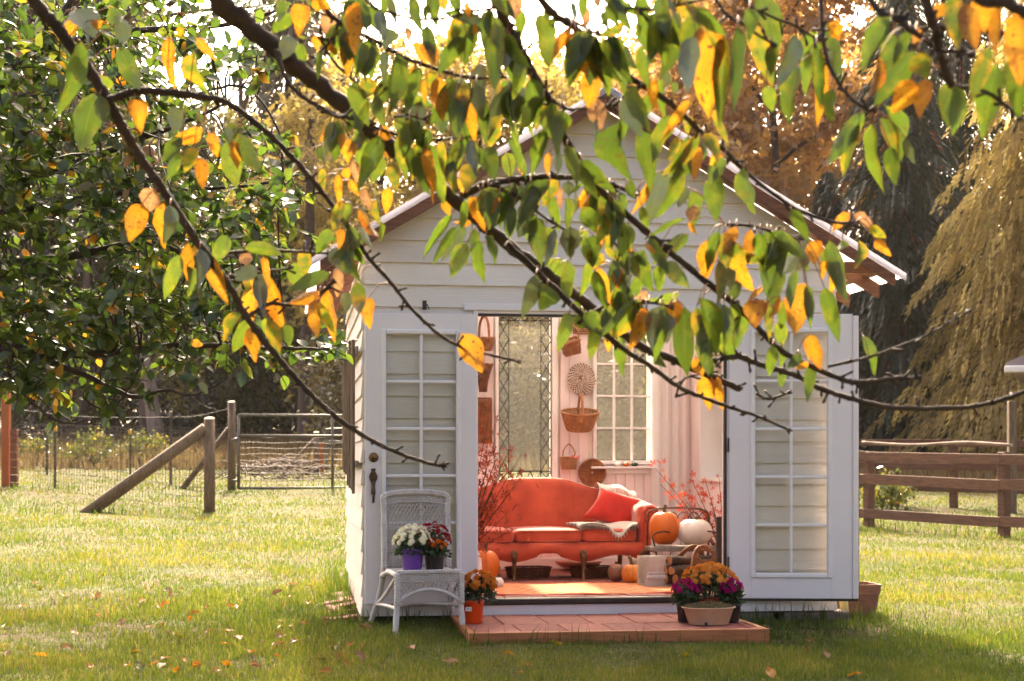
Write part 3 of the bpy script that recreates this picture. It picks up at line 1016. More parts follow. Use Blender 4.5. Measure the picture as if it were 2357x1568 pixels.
# a tall leafy tree left of the picture; its high crown shades the near lawn
t = thing('shade_tree', 'tall green tree whose high crown shows above the apple tree', 'tree', (-7.0, 20.0, gz(-7.0, 20)))
mb = MB(); rg2 = random.Random(31)
limb_tube(mb, [V(0, 0, -.3), V(.2, 0, 2.5), V(.6, -.1, 5), V(2.4, -.3, 8.3)], .24, .06, 10, .03, rg2)
for k in range(9):
    a = k * .7; e = V(3.3 + 2.2 * math.cos(a), -.4 + 1.8 * math.sin(a), 7.6 + .8 * math.sin(k * 1.9))
    limb_tube(mb, [V(.6, -.1, 5 + .15 * k), V(.6, -.1, 6.2).lerp(e, .5), e], .06, .012, 5, .03, rg2, 4)
mb.build('trunk', MAT['farbark'], t, True)
v, f, tt = leaf_cloud((3.5, -.5, 8.1), (3.4, 3.0, 1.8), 270, 34, .05, 77, spread=.22, hollow=.1)
inst('crown', npmesh('crown', v, f, LM['bush'], tt * .55), t)
# meadow bushes
for x_, d_, r_, lab in [(95, 44, .55, 'round green bush beside the red brown gate post'), (340, 41, .7, 'yellow leaved bramble in the dry meadow behind the fence'), (215, 40, .6, 'low yellow and green bramble behind the steel posts'),
                        (2030, 29, .45, 'leafy weeds growing under the plank fence by the shed')]:
    p = px(x_, YH, d_)
    t = thing('bush', lab, 'bush', (p.x, d_, gz(p.x, d_)), 0, 'bushes in the meadow')
    v, f, tt = leaf_cloud((0, 0, r_ * .6), (r_, r_ * .8, r_ * .7), 30, 26, .055, int(x_), spread=.14)
    inst('foliage', npmesh('foliage', v, f, LM['bush'], tt), t)
    mb = MB()
    for k in range(9):
        a = k * .7
        limb_tube(mb, [V(0, 0, 0), V(math.cos(a) * r_ * .3, math.sin(a) * r_ * .3, r_ * .5), V(math.cos(a) * r_ * .8, math.sin(a) * r_ * .8, r_ * (.8 + .3 * math.sin(k)))], .012, .005, 4, 0, None, 3)
    mb.build('stems', MAT['twig'], t, True)
# brush pile behind the gate
p = px(640, YH, 33)
t = thing('brush_pile', 'low heap of cut brown branches behind the tube gate', 'brush pile', (p.x, 33, gz(p.x, 33)))
mb = MB(); rg = random.Random(9)
for k in range(120):
    x0 = rg.gauss(0, .55); y0 = rg.gauss(0, .4); z0 = max(.02, .45 * math.exp(-x0 * x0 * 1.2) * rg.random())
    a = rg.uniform(0, 6.28); l = rg.uniform(.4, 1.0)
    limb_tube(mb, [V(x0, y0, z0), V(x0 + math.cos(a) * l * .5, y0 + math.sin(a) * l * .4, z0 + rg.uniform(0, .2)), V(x0 + math.cos(a) * l, y0 + math.sin(a) * l * .7, max(.02, z0 + rg.uniform(-.15, .15)))], .014, .005, 4, 0, None, 3)
mb.build('branches', MAT['rust'], t, True)['kind'] = 'stuff'


# ------------------------------------------------------------------ fences on the left
def ground_at(x_, d_):
    X = (x_ - CX) * d_ / F_PX
    return V(X, d_, gz(X, d_))


def post_mesh(mb, h, r, n=12):
    mb.tube([V(0, 0, -.2), V(.004, 0, h * .5), V(0, .004, h - .012), V(0, 0, h)], [r * 1.02, r, r * .97, r * .9], n)


def mesh_wires(pa, pb, h, nx, nz, r=.0035, name='wire_mesh', parent=None, z0=.03):
    mb = MB()
    for k in range(nx + 1):
        t = k / nx
        q = pa.lerp(pb, t)
        zz = gz(q.x, q.y) if parent is None else q.z
        mb.tube([V(q.x, q.y, zz + z0), V(q.x, q.y, zz + h)], r, 3, False)
    for k in range(nz + 1):
        z = z0 + (h - z0) * (k / nz) ** .85
        pts = []
        for i in range(13):
            q = pa.lerp(pb, i / 12)
            pts.append(V(q.x, q.y, q.z + z + .012 * math.sin(i * 1.7 + k)))
        mb.tube(pts, r, 3, False)
    o = mb.build(name, MAT['wire'], parent)
    o['kind'] = 'stuff'
    return o


# front run: corner post with diagonal brace
base = ground_at(482, 23.5)
t = thing('wire_fence', 'wire mesh fence ending at a stout corner post with a long diagonal brace', 'fence', base)
mb = MB(); post_mesh(mb, 1.42, .085); mb.build('corner_post', MAT['weathered'], t, True)
foot = ground_at(208, 23.5) - base
mb = MB(); mb.tube([foot + V(-.1, 0, -.05), V(-.06, .0, 1.27)], [.10, .085], 12); mb.build('diagonal_brace', MAT['weathered'], t, True)
left = ground_at(20, 30) - base
mesh_wires(V(-.02, .02, 0), left.lerp(V(0, 0, 0), .15), 1.22, 58, 9, parent=t)
for x_, d_, h_ in [(127, 29.5, 1.1), (-60, 31, 1.15)]:
    q = ground_at(x_, d_) - base
    mb = MB(); mb.box(q.x - .022, q.x + .022, q.y - .008, q.y + .008, q.z - .1, q.z + h_)
    mb.box(q.x - .005, q.x + .005, q.y, q.y + .035, q.z - .1, q.z + h_ - .01)
    s = mb.build('steel_post', MAT['tpost'], t)
    mb = MB(); mb.lathe([(.036, 0), (.04, .03), (.036, .09), (.02, .105)], 10, c=(q.x, q.y, q.z + h_ - .04), capt=True); mb.build('yellow_cap', MAT['yellowcap'], s, True)

# rear run: tall post, brace, wire, steel posts
base = ground_at(533, 29)
t = thing('wire_fence', 'wire fence behind, hung from a tall round post beside the tube gate', 'fence', base)
mb = MB(); post_mesh(mb, 1.62, .075); mb.build('tall_post', MAT['weathered'], t, True)
foot = ground_at(415, 29) - base
mb = MB(); mb.tube([foot + V(0, 0, -.05), V(-.05, 0, 1.12)], [.055, .05], 10); mb.build('diagonal_brace', MAT['weathered'], t, True)
mesh_wires(V(-.02, .02, 0), ground_at(-40, 39) - base, 1.12, 62, 9, parent=t)
for x_, d_, h_, cap in [(393, 30.5, 1.38, 0), (300, 33, 1.0, 1), (108, 36, 1.0, 1)]:
    q = ground_at(x_, d_) - base
    mb = MB(); mb.box(q.x - .022, q.x + .022, q.y - .008, q.y + .008, q.z - .1, q.z + h_)
    mb.box(q.x - .005, q.x + .005, q.y, q.y + .035, q.z - .1, q.z + h_ - .01)
    s = mb.build('steel_post', MAT['tpost'], t)
    mb = MB(); mb.lathe([(.034, 0), (.038, .03), (.034, .09), (.02, .105)], 10, c=(q.x, q.y, q.z + h_ - .04), capt=True)
    mb.build('post_cap', MAT['yellowcap' if cap else 'galv'], s, True)
mb = MB()
q1 = ground_at(393, 30.5) - base + V(0, 0, 1.33); q2 = ground_at(0, 35) - base + V(0, 0, 1.55)
mb.tube(spline([V(0, -.08, 1.5), V(0, -.08, 1.5).lerp(q1, .5) + V(0, 0, -.05), q1, q1.lerp(q2, .5) + V(0, 0, -.1), q2]), .004, 4)
mb.build('top_wire', MAT['galv'], t, True)

# tube gate
base = ground_at(549, 28.6)
t = thing('tube_gate', 'metal tube farm gate with wire mesh, reaching behind the shed', 'gate', base)
gd = (ground_at(960, 29.4) - base); L = gd.length; gd.normalize()
ga = math.atan2(gd.y, gd.x); t.rotation_euler = (0, 0, ga)
H1, H2 = 1.36, .98
for z in (.02, H2, H1):
    mb = MB(); mb.tube([V(0, 0, z + .02), V(L, 0, z + .02)], .028, 10); mb.build('rail', MAT['galv'], t, True)
for x in (0.0, 1.72, L):
    mb = MB(); mb.tube([V(x, 0, .02), V(x, 0, H1 + .02)], .026, 10); mb.build('upright', MAT['galv'], t, True)
mesh_wires(V(.03, .012, 0), V(L - .03, .012, 0), H2, 34, 8, parent=t)
mb = MB(); mb.tube([V(-.12, 0, .92), V(-.02, 0, .95)], .022, 8); mb.tube([V(-.12, 0, .18), V(-.02, 0, .18)], .022, 8); mb.build('hinge', MAT['galv'], t, True)

# second small gate and posts further back
base = ground_at(728, 37)
t = thing('post', 'short grey post with a slanted brace in the meadow behind the gate', 'post', base)
mb = MB(); post_mesh(mb, .95, .075); mb.build('shaft', MAT['weathered'], t, True)
mb = MB(); mb.tube([V(-.75, 0, .05), V(-.05, 0, .78)], .035, 8); mb.build('brace', MAT['weathered'], t, True)
base = ground_at(741, 36.5)
t = thing('stake', 'short orange stained stake next to the grey meadow post', 'stake', base)
mb = MB(); mb.bbox(-.045, .045, -.03, .03, -.1, .72, .006); mb.build('board', MAT['orangepost'], t)
base = ground_at(752, 38)
t = thing('tube_gate', 'small rounded tube gate standing further back in the meadow', 'gate', base)
mb = MB(); mb.tube(spline([V(0, 0, 0), V(0, 0, .85), V(.12, 0, 1.0), V(1.6, 0, 1.0)], 6), .025, 8); mb.build('frame', MAT['galv'], t, True)
for z in (.25, .7):
    mb = MB(); mb.tube([V(0, 0, z), V(1.6, 0, z)], .018, 8); mb.build('rail', MAT['galv'], t, True)

# orange stained post and brick red board at the far left
base = ground_at(14, 30)
t = thing('gate_post', 'tall orange stained square post at the end of the wire fence', 'post', base)
mb = MB(); mb.bbox(-.075, .075, -.07, .07, -.2, 2.05, .01); mb.build('shaft', MAT['orangepost'], t)
base = ground_at(33, 29.8)
t = thing('gate_post', 'shorter dark red post beside the orange stained post', 'post', base)
mb = MB()
for k in range(8):
    mb.bbox(-.065, .065, -.06, .06, k * .145 - .05, k * .145 + .085, .008)
mb.build('blocks', MAT['brick'], t)


# ------------------------------------------------------------------ plank fence on the right
def rail_fence(name, label, posts, d0, d1, hpost, rails, wall, matn='rail', pw=.07):
    a = ground_at(posts[0], d0)
    b = ground_at(posts[-1], d1)
    t = thing(name, label, 'fence', a)
    n = len(posts)
    pos = []
    for x_ in posts:
        # keep posts on the straight line a-b
        r = V((x_ - CX) / F_PX, 1)
        dxy = V(b.x - a.x, b.y - a.y)
        den = r.x * dxy.y - r.y * dxy.x
        s = (a.x * r.y - a.y * r.x) / den if abs(den) > 1e-9 else 0
        q = V(a.x + dxy.x * s, a.y + dxy.y * s)
        pos.append(V(q.x, q.y, gz(q.x, q.y)) - a)
    ang = math.atan2(b.y - a.y, b.x - a.x)
    for q in pos:
        mb = MB(); mb.bbox(-pw, pw, -pw, pw, -.2, hpost * RNG.uniform(.97, 1.03), .012)
        mb.build('post', MAT[matn if matn == 'rail' else 'weathered'], t, loc=q, rot=(0, 0, ang))
    for i in range(n - 1):
        p, q = pos[i], pos[i + 1]
        d = V(q.x - p.x, q.y - p.y, 0); l = d.length
        sl = math.atan2(q.z - p.z, l)
        for (zc, hh) in rails:
            mb = MB(); mb.bbox(0, l, -pw - .032, -pw - .004, -hh / 2, hh / 2, .006)
            mb.build('rail', MAT[matn], t, loc=p + V(0, 0, zc + RNG.uniform(-.012, .012)), rot=(0, -sl + RNG.uniform(-.006, .006), ang))
    return t


rail_fence('plank_fence', 'dark brown plank fence on the lawn, four rails between square posts', [1910, 2000, 2311, 2640], 25.5, 20.5, 1.22,
           [(1.12, .15), (.76, .16), (.22, .15)], 0)
rail_fence('plank_fence', 'second plank fence standing behind the dark brown one', [1880, 2062, 2195, 2420], 31, 28.5, 1.28,
           [(1.22, .13), (.78, .13), (.36, .13)], 0)
# pale top pole and white insulators, tall post
a = ground_at(1985, 27.4); b = ground_at(2330, 25.0)
t = thing('rail_pole', 'pale peeled pole laid along the top of the plank fence', 'pole', a + V(0, 0, 1.28))
mb = MB(); mb.tube(spline([V(0, 0, 0), (b - a) * .35 + V(0, 0, -.03), (b - a) * .7 + V(0, 0, .03), (b - a)], 6), [.026] * 19, 8)
mb.build('pole', MAT['palebark'], t, True)
base = ground_at(2329, 28)
t = thing('post', 'tall slim brown post rising above the plank fence', 'post', base)
mb = MB(); mb.bbox(-.07, .07, -.07, .07, -.2, 2.0, .01); mb.build('shaft', MAT['weathered'], t)
# corner of a neighbouring roof
c = px(2316, 846, 30)
t = thing('outbuilding', 'corner of a low metal roofed outbuilding at the edge of the picture', 'outbuilding', (c.x, 30, gz(c.x + 1, 30)), -.36)
zt = c.z - gz(c.x + 1, 30)
mb = MB(); mb.prism([(0, zt), (4, zt + .0), (4, zt + 1.7), (.0, zt + .10)], 0, 6); mb.build('roof', M('roof_metal', (.30, .24, .24), (.24, .19, .19), 6, rough=.4), t)
mb = MB(); mb.bbox(-.03, 4, -.08, -.005, zt - .10, zt + .03, .02); mb.build('gutter', MAT['trim'], t)
mb = MB(); mb.box(.8, 4, .3, 5.8, -.2, zt - .002); mb.build('wall', MAT['greywood'], t)

# ------------------------------------------------------------------ the shed
shed = thing('garden_shed', 'white clapboard garden shed with gabled roof and glazed double doors standing open', 'shed', P0, TH)
W = SL(1920, 1400, 0)[0]
YB = 3.0            # inner face of the back wall
LEN = 3.14
ZF = .13            # floor
XO0, XO1 = SL(1099, 1000, 0)[0], SL(1670, 1000, 0)[0]
ZH = SL(1380, 726, 0)[1]
ZB = .015           # foot of the walls
YR = -.24           # front edge of the roof
XA, ZA = SL(1399, 203, YR)
XRT, ZRT = SL(2085, 637, YR)
XLT, ZLT = SL(712, 604, YR)
MR = (ZA - ZRT) / (XRT - XA)
ML = (ZA - ZLT) / (XA - XLT)


def zroof(x, off=0.0):
    return (ZA - MR * (x - XA) if x > XA else ZA - ML * (XA - x)) - off


OFF = .085


def xr(z):          # clip of the wall at height z under the roof
    return max(0.0, XA - (ZA - OFF - z) / ML), min(W, XA + (ZA - OFF - z) / MR)


def wall_poly(z0):
    zl, zr = zroof(0, OFF), zroof(W, OFF)
    return [(0, z0), (W, z0), (W, zr), (XA, ZA - OFF), (0, zl)]


# front wall core and clapboards
mb = MB()
mb.prism([(0, ZB), (XO0 - .03, ZB), (XO0 - .03, ZH + .05), (0, ZH + .05)], .002, .09)
mb.prism([(XO1 + .03, ZB), (W, ZB), (W, ZH + .05), (XO1 + .03, ZH + .05)], .002, .09)
mb.prism(wall_poly(ZH + .05), .002, .09)
fw = mb.build('front_wall', MAT['siding'], shed)
E = .1555
zline = SL(1000, 708, 0)[1]
kmin = -int((zline - ZB) / E) - 1


def clap(x0a, x1a, x0b, x1b, z0, z1):
    """one lapped board: bottom edge proud of its top edge"""
    mb = MB()
    vs = [V(x0a, -.030, z0), V(x1a, -.030, z0), V(x1b, -.007, z1), V(x0b, -.007, z1), V(x0a, .0, z0), V(x1a, .0, z0), V(x1b, .0, z1), V(x0b, .0, z1)]
    mb.add(vs, [(0, 1, 2, 3), (5, 4, 7, 6), (0, 4, 5, 1), (3, 2, 6, 7), (0, 3, 7, 4), (1, 5, 6, 2)])
    return mb


k = kmin
while True:
    z0 = max(zline + k * E, ZB); z1 = zline + (k + 1) * E + .012
    k += 1
    if z0 > ZA - OFF - .03: break
    if z1 <= ZB + .02: continue
    if z0 < ZH + .02 - .04:
        a0, b0 = xr(z0)
        segs = [(0, XO0 - .035), (XO1 + .035, W)]
        for s0, s1 in segs:
            # butt joints
            cut = [s0, s1]
            for u, w_ in zip(cut[:-1], cut[1:]):
                clap(u, w_, u, w_, z0, z1).build('siding_board', MAT['siding'], fw)
    else:
        z1 = min(z1, ZA - OFF - .005)
        a0, b0 = xr(z0); a1, b1 = xr(z1)
        if b0 - a0 > .05: clap(a0, b0, a1, max(a1 + .01, b1), z0, z1).build('siding_board', MAT['siding'], fw)

# side walls
for side in (0, 1):
    X0, X1 = (0.0, .09) if side == 0 else (W - .09, W)
    zt = zroof(0 if side == 0 else W, OFF + .02)
    mb = MB()
    if side == 0:
        mb.box(X0 + .002, X1, .092, LEN - .1, ZB, zt)
    else:       # with a window opening near the back
        mb.box(X0, X1 - .002, .092, 1.9, ZB, zt); mb.box(X0, X1 - .002, 2.55, LEN - .1, ZB, zt)
        mb.box(X0, X1 - .002, 1.9, 2.55, ZB, .95); mb.box(X0, X1 - .002, 1.9, 2.55, 2.0, zt)
    sw_ = mb.build('side_wall', MAT['siding'], shed)
    kk = kmin
    while zline + kk * E < zt - .02:
        z0 = max(zline + kk * E, ZB); z1 = min(zline + (kk + 1) * E + .012, zt)
        kk += 1
        if z1 <= ZB + .02: continue
        sg = -1 if side == 0 else 1
        xx = 0 if side == 0 else W
        spans = [(-.006, LEN)] if (side == 0 or z1 < .95 or z0 > 2.0) else [(-.006, 1.9), (2.55, LEN)]
        for y0, y1 in spans:
            mb = MB()
            vs = [V(xx + sg * .024, y0, z0), V(xx + sg * .024, y1, z0), V(xx + sg * .007, y1, z1), V(xx + sg * .007, y0, z1),
                  V(xx, y0, z0), V(xx, y1, z0), V(xx, y1, z1), V(xx, y0, z1)]
            fs = [(0, 1, 2, 3), (5, 4, 7, 6), (0, 4, 5, 1), (3, 2, 6, 7), (0, 3, 7, 4), (1, 5, 6, 2)]
            mb.add(vs, fs if sg > 0 else [f[::-1] for f in fs])
            mb.build('siding_board', MAT['siding'], sw_)
    if side == 1:
        SIDEWALL = sw_

# ---- back wall with two window openings
def rect(x0, y0, x1, y1, yl=YB):
    a = SL(x0, y1, yl); b = SL(x1, y0, yl)
    return a[0], b[0], a[1], b[1]


LW = rect(1147, 727, 1270, 1112)
RW = rect(1373, 765, 1496, 1060)
ZTB = 2.62


def cells(x0, x1, z0, z1, holes):
    xs = sorted({x0, x1, *[h[0] for h in holes], *[h[1] for h in holes]})
    zs = sorted({z0, z1, *[h[2] for h in holes], *[h[3] for h in holes]})
    for a, b in zip(xs[:-1], xs[1:]):
        run = None
        for c, d in zip(zs[:-1], zs[1:]):
            inside = any(h[0] <= a and b <= h[1] and h[2] <= c and d <= h[3] for h in holes)
            if inside:
                if run: yield (a, b, *run)
                run = None
            else:
                run = (run[0], d) if run else (c, d)
        if run: yield (a, b, *run)


mb = MB()
for a, b, c, d in cells(.0, W, ZB, ZTB, [LW, RW]):
    mb.box(a, b, YB + .02, LEN, c, d)
zl, zr = zroof(0, OFF + .02), zroof(W, OFF + .02)
mb.prism([(0, ZTB), (W, ZTB), (W, max(zr, ZTB + .01)), (XA, ZA - OFF), (0, max(zl, ZTB + .01))], YB + .02, LEN)
bw = mb.build('back_wall', MAT['siding'], shed)
BBW = .086
x = .095
while x < W - .1:
    x2 = min(x + BBW, W - .093)
    spans = [(ZF + .1, 2.55)]
    for h in (LW, RW):
        out = []
        for (s0, s1) in spans:
            if x2 > h[0] - .03 and x < h[1] + .03:
                if h[2] - .03 > s0: out.append((s0, h[2] - .03))
                if h[3] + .03 < s1: out.append((h[3] + .03, s1))
            else:
                out.append((s0, s1))
        spans = out
    for s0, s1 in spans:
        mb = MB(); mb.bbox(x + .0012, x2 - .0012, YB, YB + .019, s0, s1, .004)
        mb.build('beadboard', MAT['pink'], bw)
    x += BBW
mb = MB(); mb.bbox(.095, W - .095, YB - .016, YB + .0185, ZF, ZF + .10, .004); mb.build('baseboard', MAT['trim'], bw)

# inside face of the right wall, narrower than the outer shell
XI = SL(1590, 1000, YB)[0]
mb = MB()
y = .12
SWN = (1.72, 2.62, .95, 2.02)
while y < YB - .02:
    y2 = min(y + BBW, YB - .005)
    spans = [(ZF, 2.55)] if (y2 < SWN[0] or y > SWN[1]) else [(ZF, SWN[2]), (SWN[3], 2.55)]
    for s0, s1 in spans:
        mb = MB(); mb.bbox(XI, XI + .02, y + .0012, y2 - .0012, s0, s1, .004); mb.build('beadboard', MAT['pink'], SIDEWALL)
    y += BBW
# window reveal between the two faces of the side wall
mb = MB()
for (a, b, c, d) in [(1.70, 1.73, .93, 2.04), (2.61, 2.64, .93, 2.04)]:
    mb.box(XI - .015, W - .092, a, b, c, d)
mb.box(XI - .03, W - .092, 1.73, 2.61, .93, .955); mb.box(XI - .015, W - .092, 1.73, 2.61, 2.015, 2.04)
mb.build('window_reveal', MAT['trim'], SIDEWALL)


def window(name, r, y, cols, rows, parent, fw_=.035, mw=.018, mat='trim'):
    x0, x1, z0, z1 = r
    mb = MB()
    for (a, b, c, d) in [(x0 - fw_, x0, z0 - fw_, z1 + fw_), (x1, x1 + fw_, z0 - fw_, z1 + fw_), (x0, x1, z0 - fw_, z0), (x0, x1, z1, z1 + fw_)]:
        mb.bbox(a, b, y - .03, y + .06, c, d, .004)
    w = mb.build(name, MAT[mat], parent)
    pw, ph = (x1 - x0) / cols, (z1 - z0) / rows
    for i in range(1, cols):
        mb = MB(); mb.bbox(x0 + i * pw - mw / 2, x0 + i * pw + mw / 2, y - .012, y + .022, z0, z1, .003); mb.build('glazing_bar', MAT[mat], w)
    for j in range(1, rows):
        mb = MB(); mb.bbox(x0, x1, y - .009, y + .019, z0 + j * ph - mw / 2, z0 + j * ph + mw / 2, .003); mb.build('glazing_bar', MAT[mat], w)
    for i in range(cols):
        for j in range(rows):
            mb = MB()
            mb.box(x0 + i * pw + mw / 2, x0 + (i + 1) * pw - mw / 2, y + .003, y + .006, z0 + j * ph + mw / 2, z0 + (j + 1) * ph - mw / 2)
            mb.build('pane', MAT['glass'], w)
    return w


w2 = window('sash_window', RW, YB + .01, 3, 4, shed)
mb = MB(); mb.bbox(RW[0] - .06, RW[1] + .06, YB - .085, YB - .018, RW[2] - .075, RW[2] - .055, .005)
mb.bbox(RW[0] - .05, RW[1] + .05, YB - .03, YB - .001, RW[2] - .12, RW[2] - .076, .004)
mb.build('window_sill', MAT['trim'], w2)

# leaded window: border of crossed lead lines round a clear middle pane
x0, x1, z0, z1 = LW
mb = MB()
fwd = .03
for (a, b, c, d) in [(x0 - fwd, x0, z0 - fwd, z1 + fwd), (x1, x1 + .055, z0 - fwd, z1 + fwd), (x0, x1, z0 - fwd, z0), (x0, x1, z1, z1 + fwd)]:
    mb.bbox(a, b, YB - .03, YB + .06, c, d, .004)
lw = mb.build('leaded_window', MAT['trim'], shed)
xi0, xi1 = SL(1171.4, 900, YB)[0], SL(1245.4, 900, YB)[0]
zi0, zi1 = SL(1200, 1085, YB)[1], SL(1200, 738, YB)[1]
yl_ = YB + .012
lead = MB()


def came(a, b, r=.0046):
    lead.tube([V(a[0], yl_, a[1]), V(b[0], yl_, b[1])], r, 5)


def pane_poly(pts):
    # shrink slightly and extrude thin
    c = (sum(p[0] for p in pts) / len(pts), sum(p[1] for p in pts) / len(pts))
    q = [(c[0] + (p[0] - c[0]) * .97, c[1] + (p[1] - c[1]) * .985) for p in pts]
    m_ = MB(); m_.prism(q, yl_ - .0015, yl_ + .0015); m_.build('pane', MAT['glass'], lw)


for (a, b) in [((xi0, z0), (xi0, z1)), ((xi1, z0), (xi1, z1)), ((x0, zi0), (x1, zi0)), ((x0, zi1), (x1, zi1)),
               ((x0 + .004, z0), (x0 + .004, z1)), ((x1 - .004, z0), (x1 - .004, z1))]:
    came(a, b)
pane_poly([(xi0, zi0), (xi1, zi0), (xi1, zi1), (xi0, zi1)])


def strip(xa, xb, za, zb, n, vert=True):
    for k_ in range(n):
        if vert:
            c0, c1 = za + (zb - za) * k_ / n, za + (zb - za) * (k_ + 1) / n
            came((xa, c0), (xb, c1)); came((xb, c0), (xa, c1))
            m_ = ((xa + xb) / 2, (c0 + c1) / 2)
            pane_poly([(xa, c0), m_, (xa, c1)]); pane_poly([(xb, c1), m_, (xb, c0)])
            if k_ < n - 1:
                pane_poly([m_, (xb, c1), ((xa + xb) / 2, c1 + (zb - za) / n / 2), (xa, c1)])
            else:
                pane_poly([m_, (xb, c1), (xa, c1)])
            if k_ == 0: pane_poly([(xa, c0), (xb, c0), m_])
        else:
            c0, c1 = xa + (xb - xa) * k_ / n, xa + (xb - xa) * (k_ + 1) / n
            mc = (c0 + c1) / 2
            came((c0, zb), (mc, za)); came((mc, za), (c1, zb))
            pane_poly([(c0, zb), (mc, za), (c1, zb)])
            pane_poly([(c0, zb), (c0, za), (mc, za)]); pane_poly([(c1, za), (c1, zb), (mc, za)])


strip(x0, xi0, zi0, zi1, 8); strip(xi1, x1, zi0, zi1, 8)
strip(xi0, xi1, zi1, z1, 3, False); strip(xi0, xi1, z0, zi0, 3, False)
for (a, b) in ((x0, xi0), (xi1, x1)):
    strip(a, b, zi1, z1, 1); strip(a, b, z0, zi0, 1)
lead.build('lead_lattice', MAT['lead'], lw)

# leaded side window (seen edge-on through the door)
sw2 = MB()
for (a, b, c, d) in [(1.73, 1.76, .955, 2.015), (2.58, 2.61, .955, 2.015)]:
    sw2.bbox(W - .09, W - .05, a, b, c, d, .004)
sw2 = sw2.build('side_window', MAT['trim'], shed)
mb = MB(); mb.box(W - .072, W - .069, 1.76, 2.58, .955, 2.015); mb.build('pane', MAT['glass'], sw2)
mb = MB()
for yy in (1.95, 2.06, 2.28, 2.40):
    mb.tube([V(W - .075, yy, .955), V(W - .075, yy, 2.015)], .006, 5)
for zz in (1.12, 1.9):
    mb.tube([V(W - .075, 1.76, zz), V(W - .075, 2.58, zz)], .006, 5)
mb.build('lead_lattice', MAT['lead'], sw2)

# ---- door frame, header, threshold, riser
mb = MB()
mb.bbox(XO0 - .034, XO0, -.03, .10, ZF - .02, ZH + .045, .004); mb.bbox(XO1, XO1 + .034, -.03, .10, ZF - .02, ZH + .045, .004)
mb.bbox(XO0 - .001, XO1 + .001, -.026, .098, ZH, ZH + .045, .003)
mb.bbox(XO0 - .10, XO1 + .10, -.045, -.0245, ZH + .02, ZH + .068, .004)
mb.build('door_frame', MAT['trim'], shed)
mb = MB(); mb.bbox(XO0 + .001, XO1 - .001, -.02, .02, ZH - .018, ZH - .001, .002); mb.bbox(XO1 - .02, XO1 - .001, -.036, -.005, ZF + .04, ZH - .02, .003)
mb.build('weather_strip', MAT['darkmetal'], shed)
mb = MB(); mb.bbox(XO0 - .05, XO1 + .05, -.055, .06, ZF - .045, ZF - .002, .008); mb.build('threshold', MAT['darkmetal'], shed)
mb = MB(); mb.bbox(XO0 - .05, XO1 + .05, -.028, -.004, ZB - .01, ZF - .046, .004); mb.build('riser_board', MAT['trim'], shed)
mb = MB(); mb.tube(spline([V(.42, -.028, ZH + .05), V(.42, -.05, ZH + .02), V(.43, -.06, ZH + .06), V(.45, -.05, ZH + .02)], 4), .004, 6)
mb.bbox(.405, .435, -.032, -.025, ZH + .02, ZH + .085, .003); mb.build('door_hook', MAT['black'], shed)

# ---- floor pavers
mb = MB(); mb.box(.091, W - .091, .093, YB - .001, ZB, ZF - .03); fl = mb.build('floor', MAT['block'], shed)
pmesh = {}
py_ = .065; row = 0
while py_ < YB - .05:
    h_ = min(.30, YB - .02 - py_)
    x = .10 - (.15 if row % 2 else 0)
    while x < W - .1:
        xa, xb = max(x, .1), min(x + .30, W - .1)
        if xb - xa > .03:
            mb = MB(); mb.bbox(xa + .003, xb - .003, py_ + .003, py_ + h_ - .003, ZF - .03, ZF + RNG.uniform(-.003, .002), .005)
            mb.build('paver', MAT['paver'], fl)
        x += .30
    py_ += .30; row += 1

# ---- roof: ribbed translucent sheets on rafters and purlins
roof = MB()
for side in (-1, 1):
    xe, ze = (XLT, ZLT) if side < 0 else (XRT, ZRT)
    nu = 260
    dirx = V(xe - XA, 0, ze - ZA); nrm = V(-dirx.z * side, 0, dirx.x * side).normalized()
    if nrm.z < 0: nrm = -nrm

    def fn(u, v, dirx=dirx, nrm=nrm):
        y = YR + (LEN + .25 - YR) * u
        w_ = max(-.006, min(.006, .013 * math.sin(2 * PI * y / .076)))
        return V(XA, y, ZA) + dirx * v + nrm * (w_ + .0)
    roof.grid(fn, nu, 6)
roof = roof.build('roof', MAT['roofsheet'], shed, True)
mb = MB()
for side in (-1, 1):
    xe, ze = (XLT, ZLT) if side < 0 else (XRT, ZRT)
    d = V(xe - XA, 0, ze - ZA)
    vs = []
    for y in (YR - .012, LEN + .25):
        for t_, o_ in ((0, .014), (.13, .014)):
            vs.append(V(XA, y, ZA + .012) + d.normalized() * t_ + V(0, 0, .004))
    mb.add(vs, [(0, 1, 3, 2)])
mb.build('ridge_cap', MAT['trim'], roof)
edge = MB()
for side in (-1, 1):
    xe, ze = (XLT, ZLT) if side < 0 else (XRT, ZRT)
    d = V(xe - XA, 0, ze - ZA); n_ = V(0, 0, 1)
    a = V(XA, 0, ZA); b = V(xe, 0, ze)
    for (q0, q1, dz0, dz1) in [(YR - .012, YR + .0, -.030, .022)]:
        p = [a + V(0, q0, dz0), b + V(0, q0, dz0), b + V(0, q0, dz1), a + V(0, q0, dz1)]
        p += [q + V(0, q1 - q0, 0) for q in p]
        edge.add(p, [(0, 1, 2, 3), (7, 6, 5, 4), (3, 2, 6, 7), (0, 4, 5, 1), (1, 5, 6, 2), (0, 3, 7, 4)])
edge.build('rake_edge', sheet_mat('rake_edge', (.62, .60, .64), .5, .0, .02), roof)


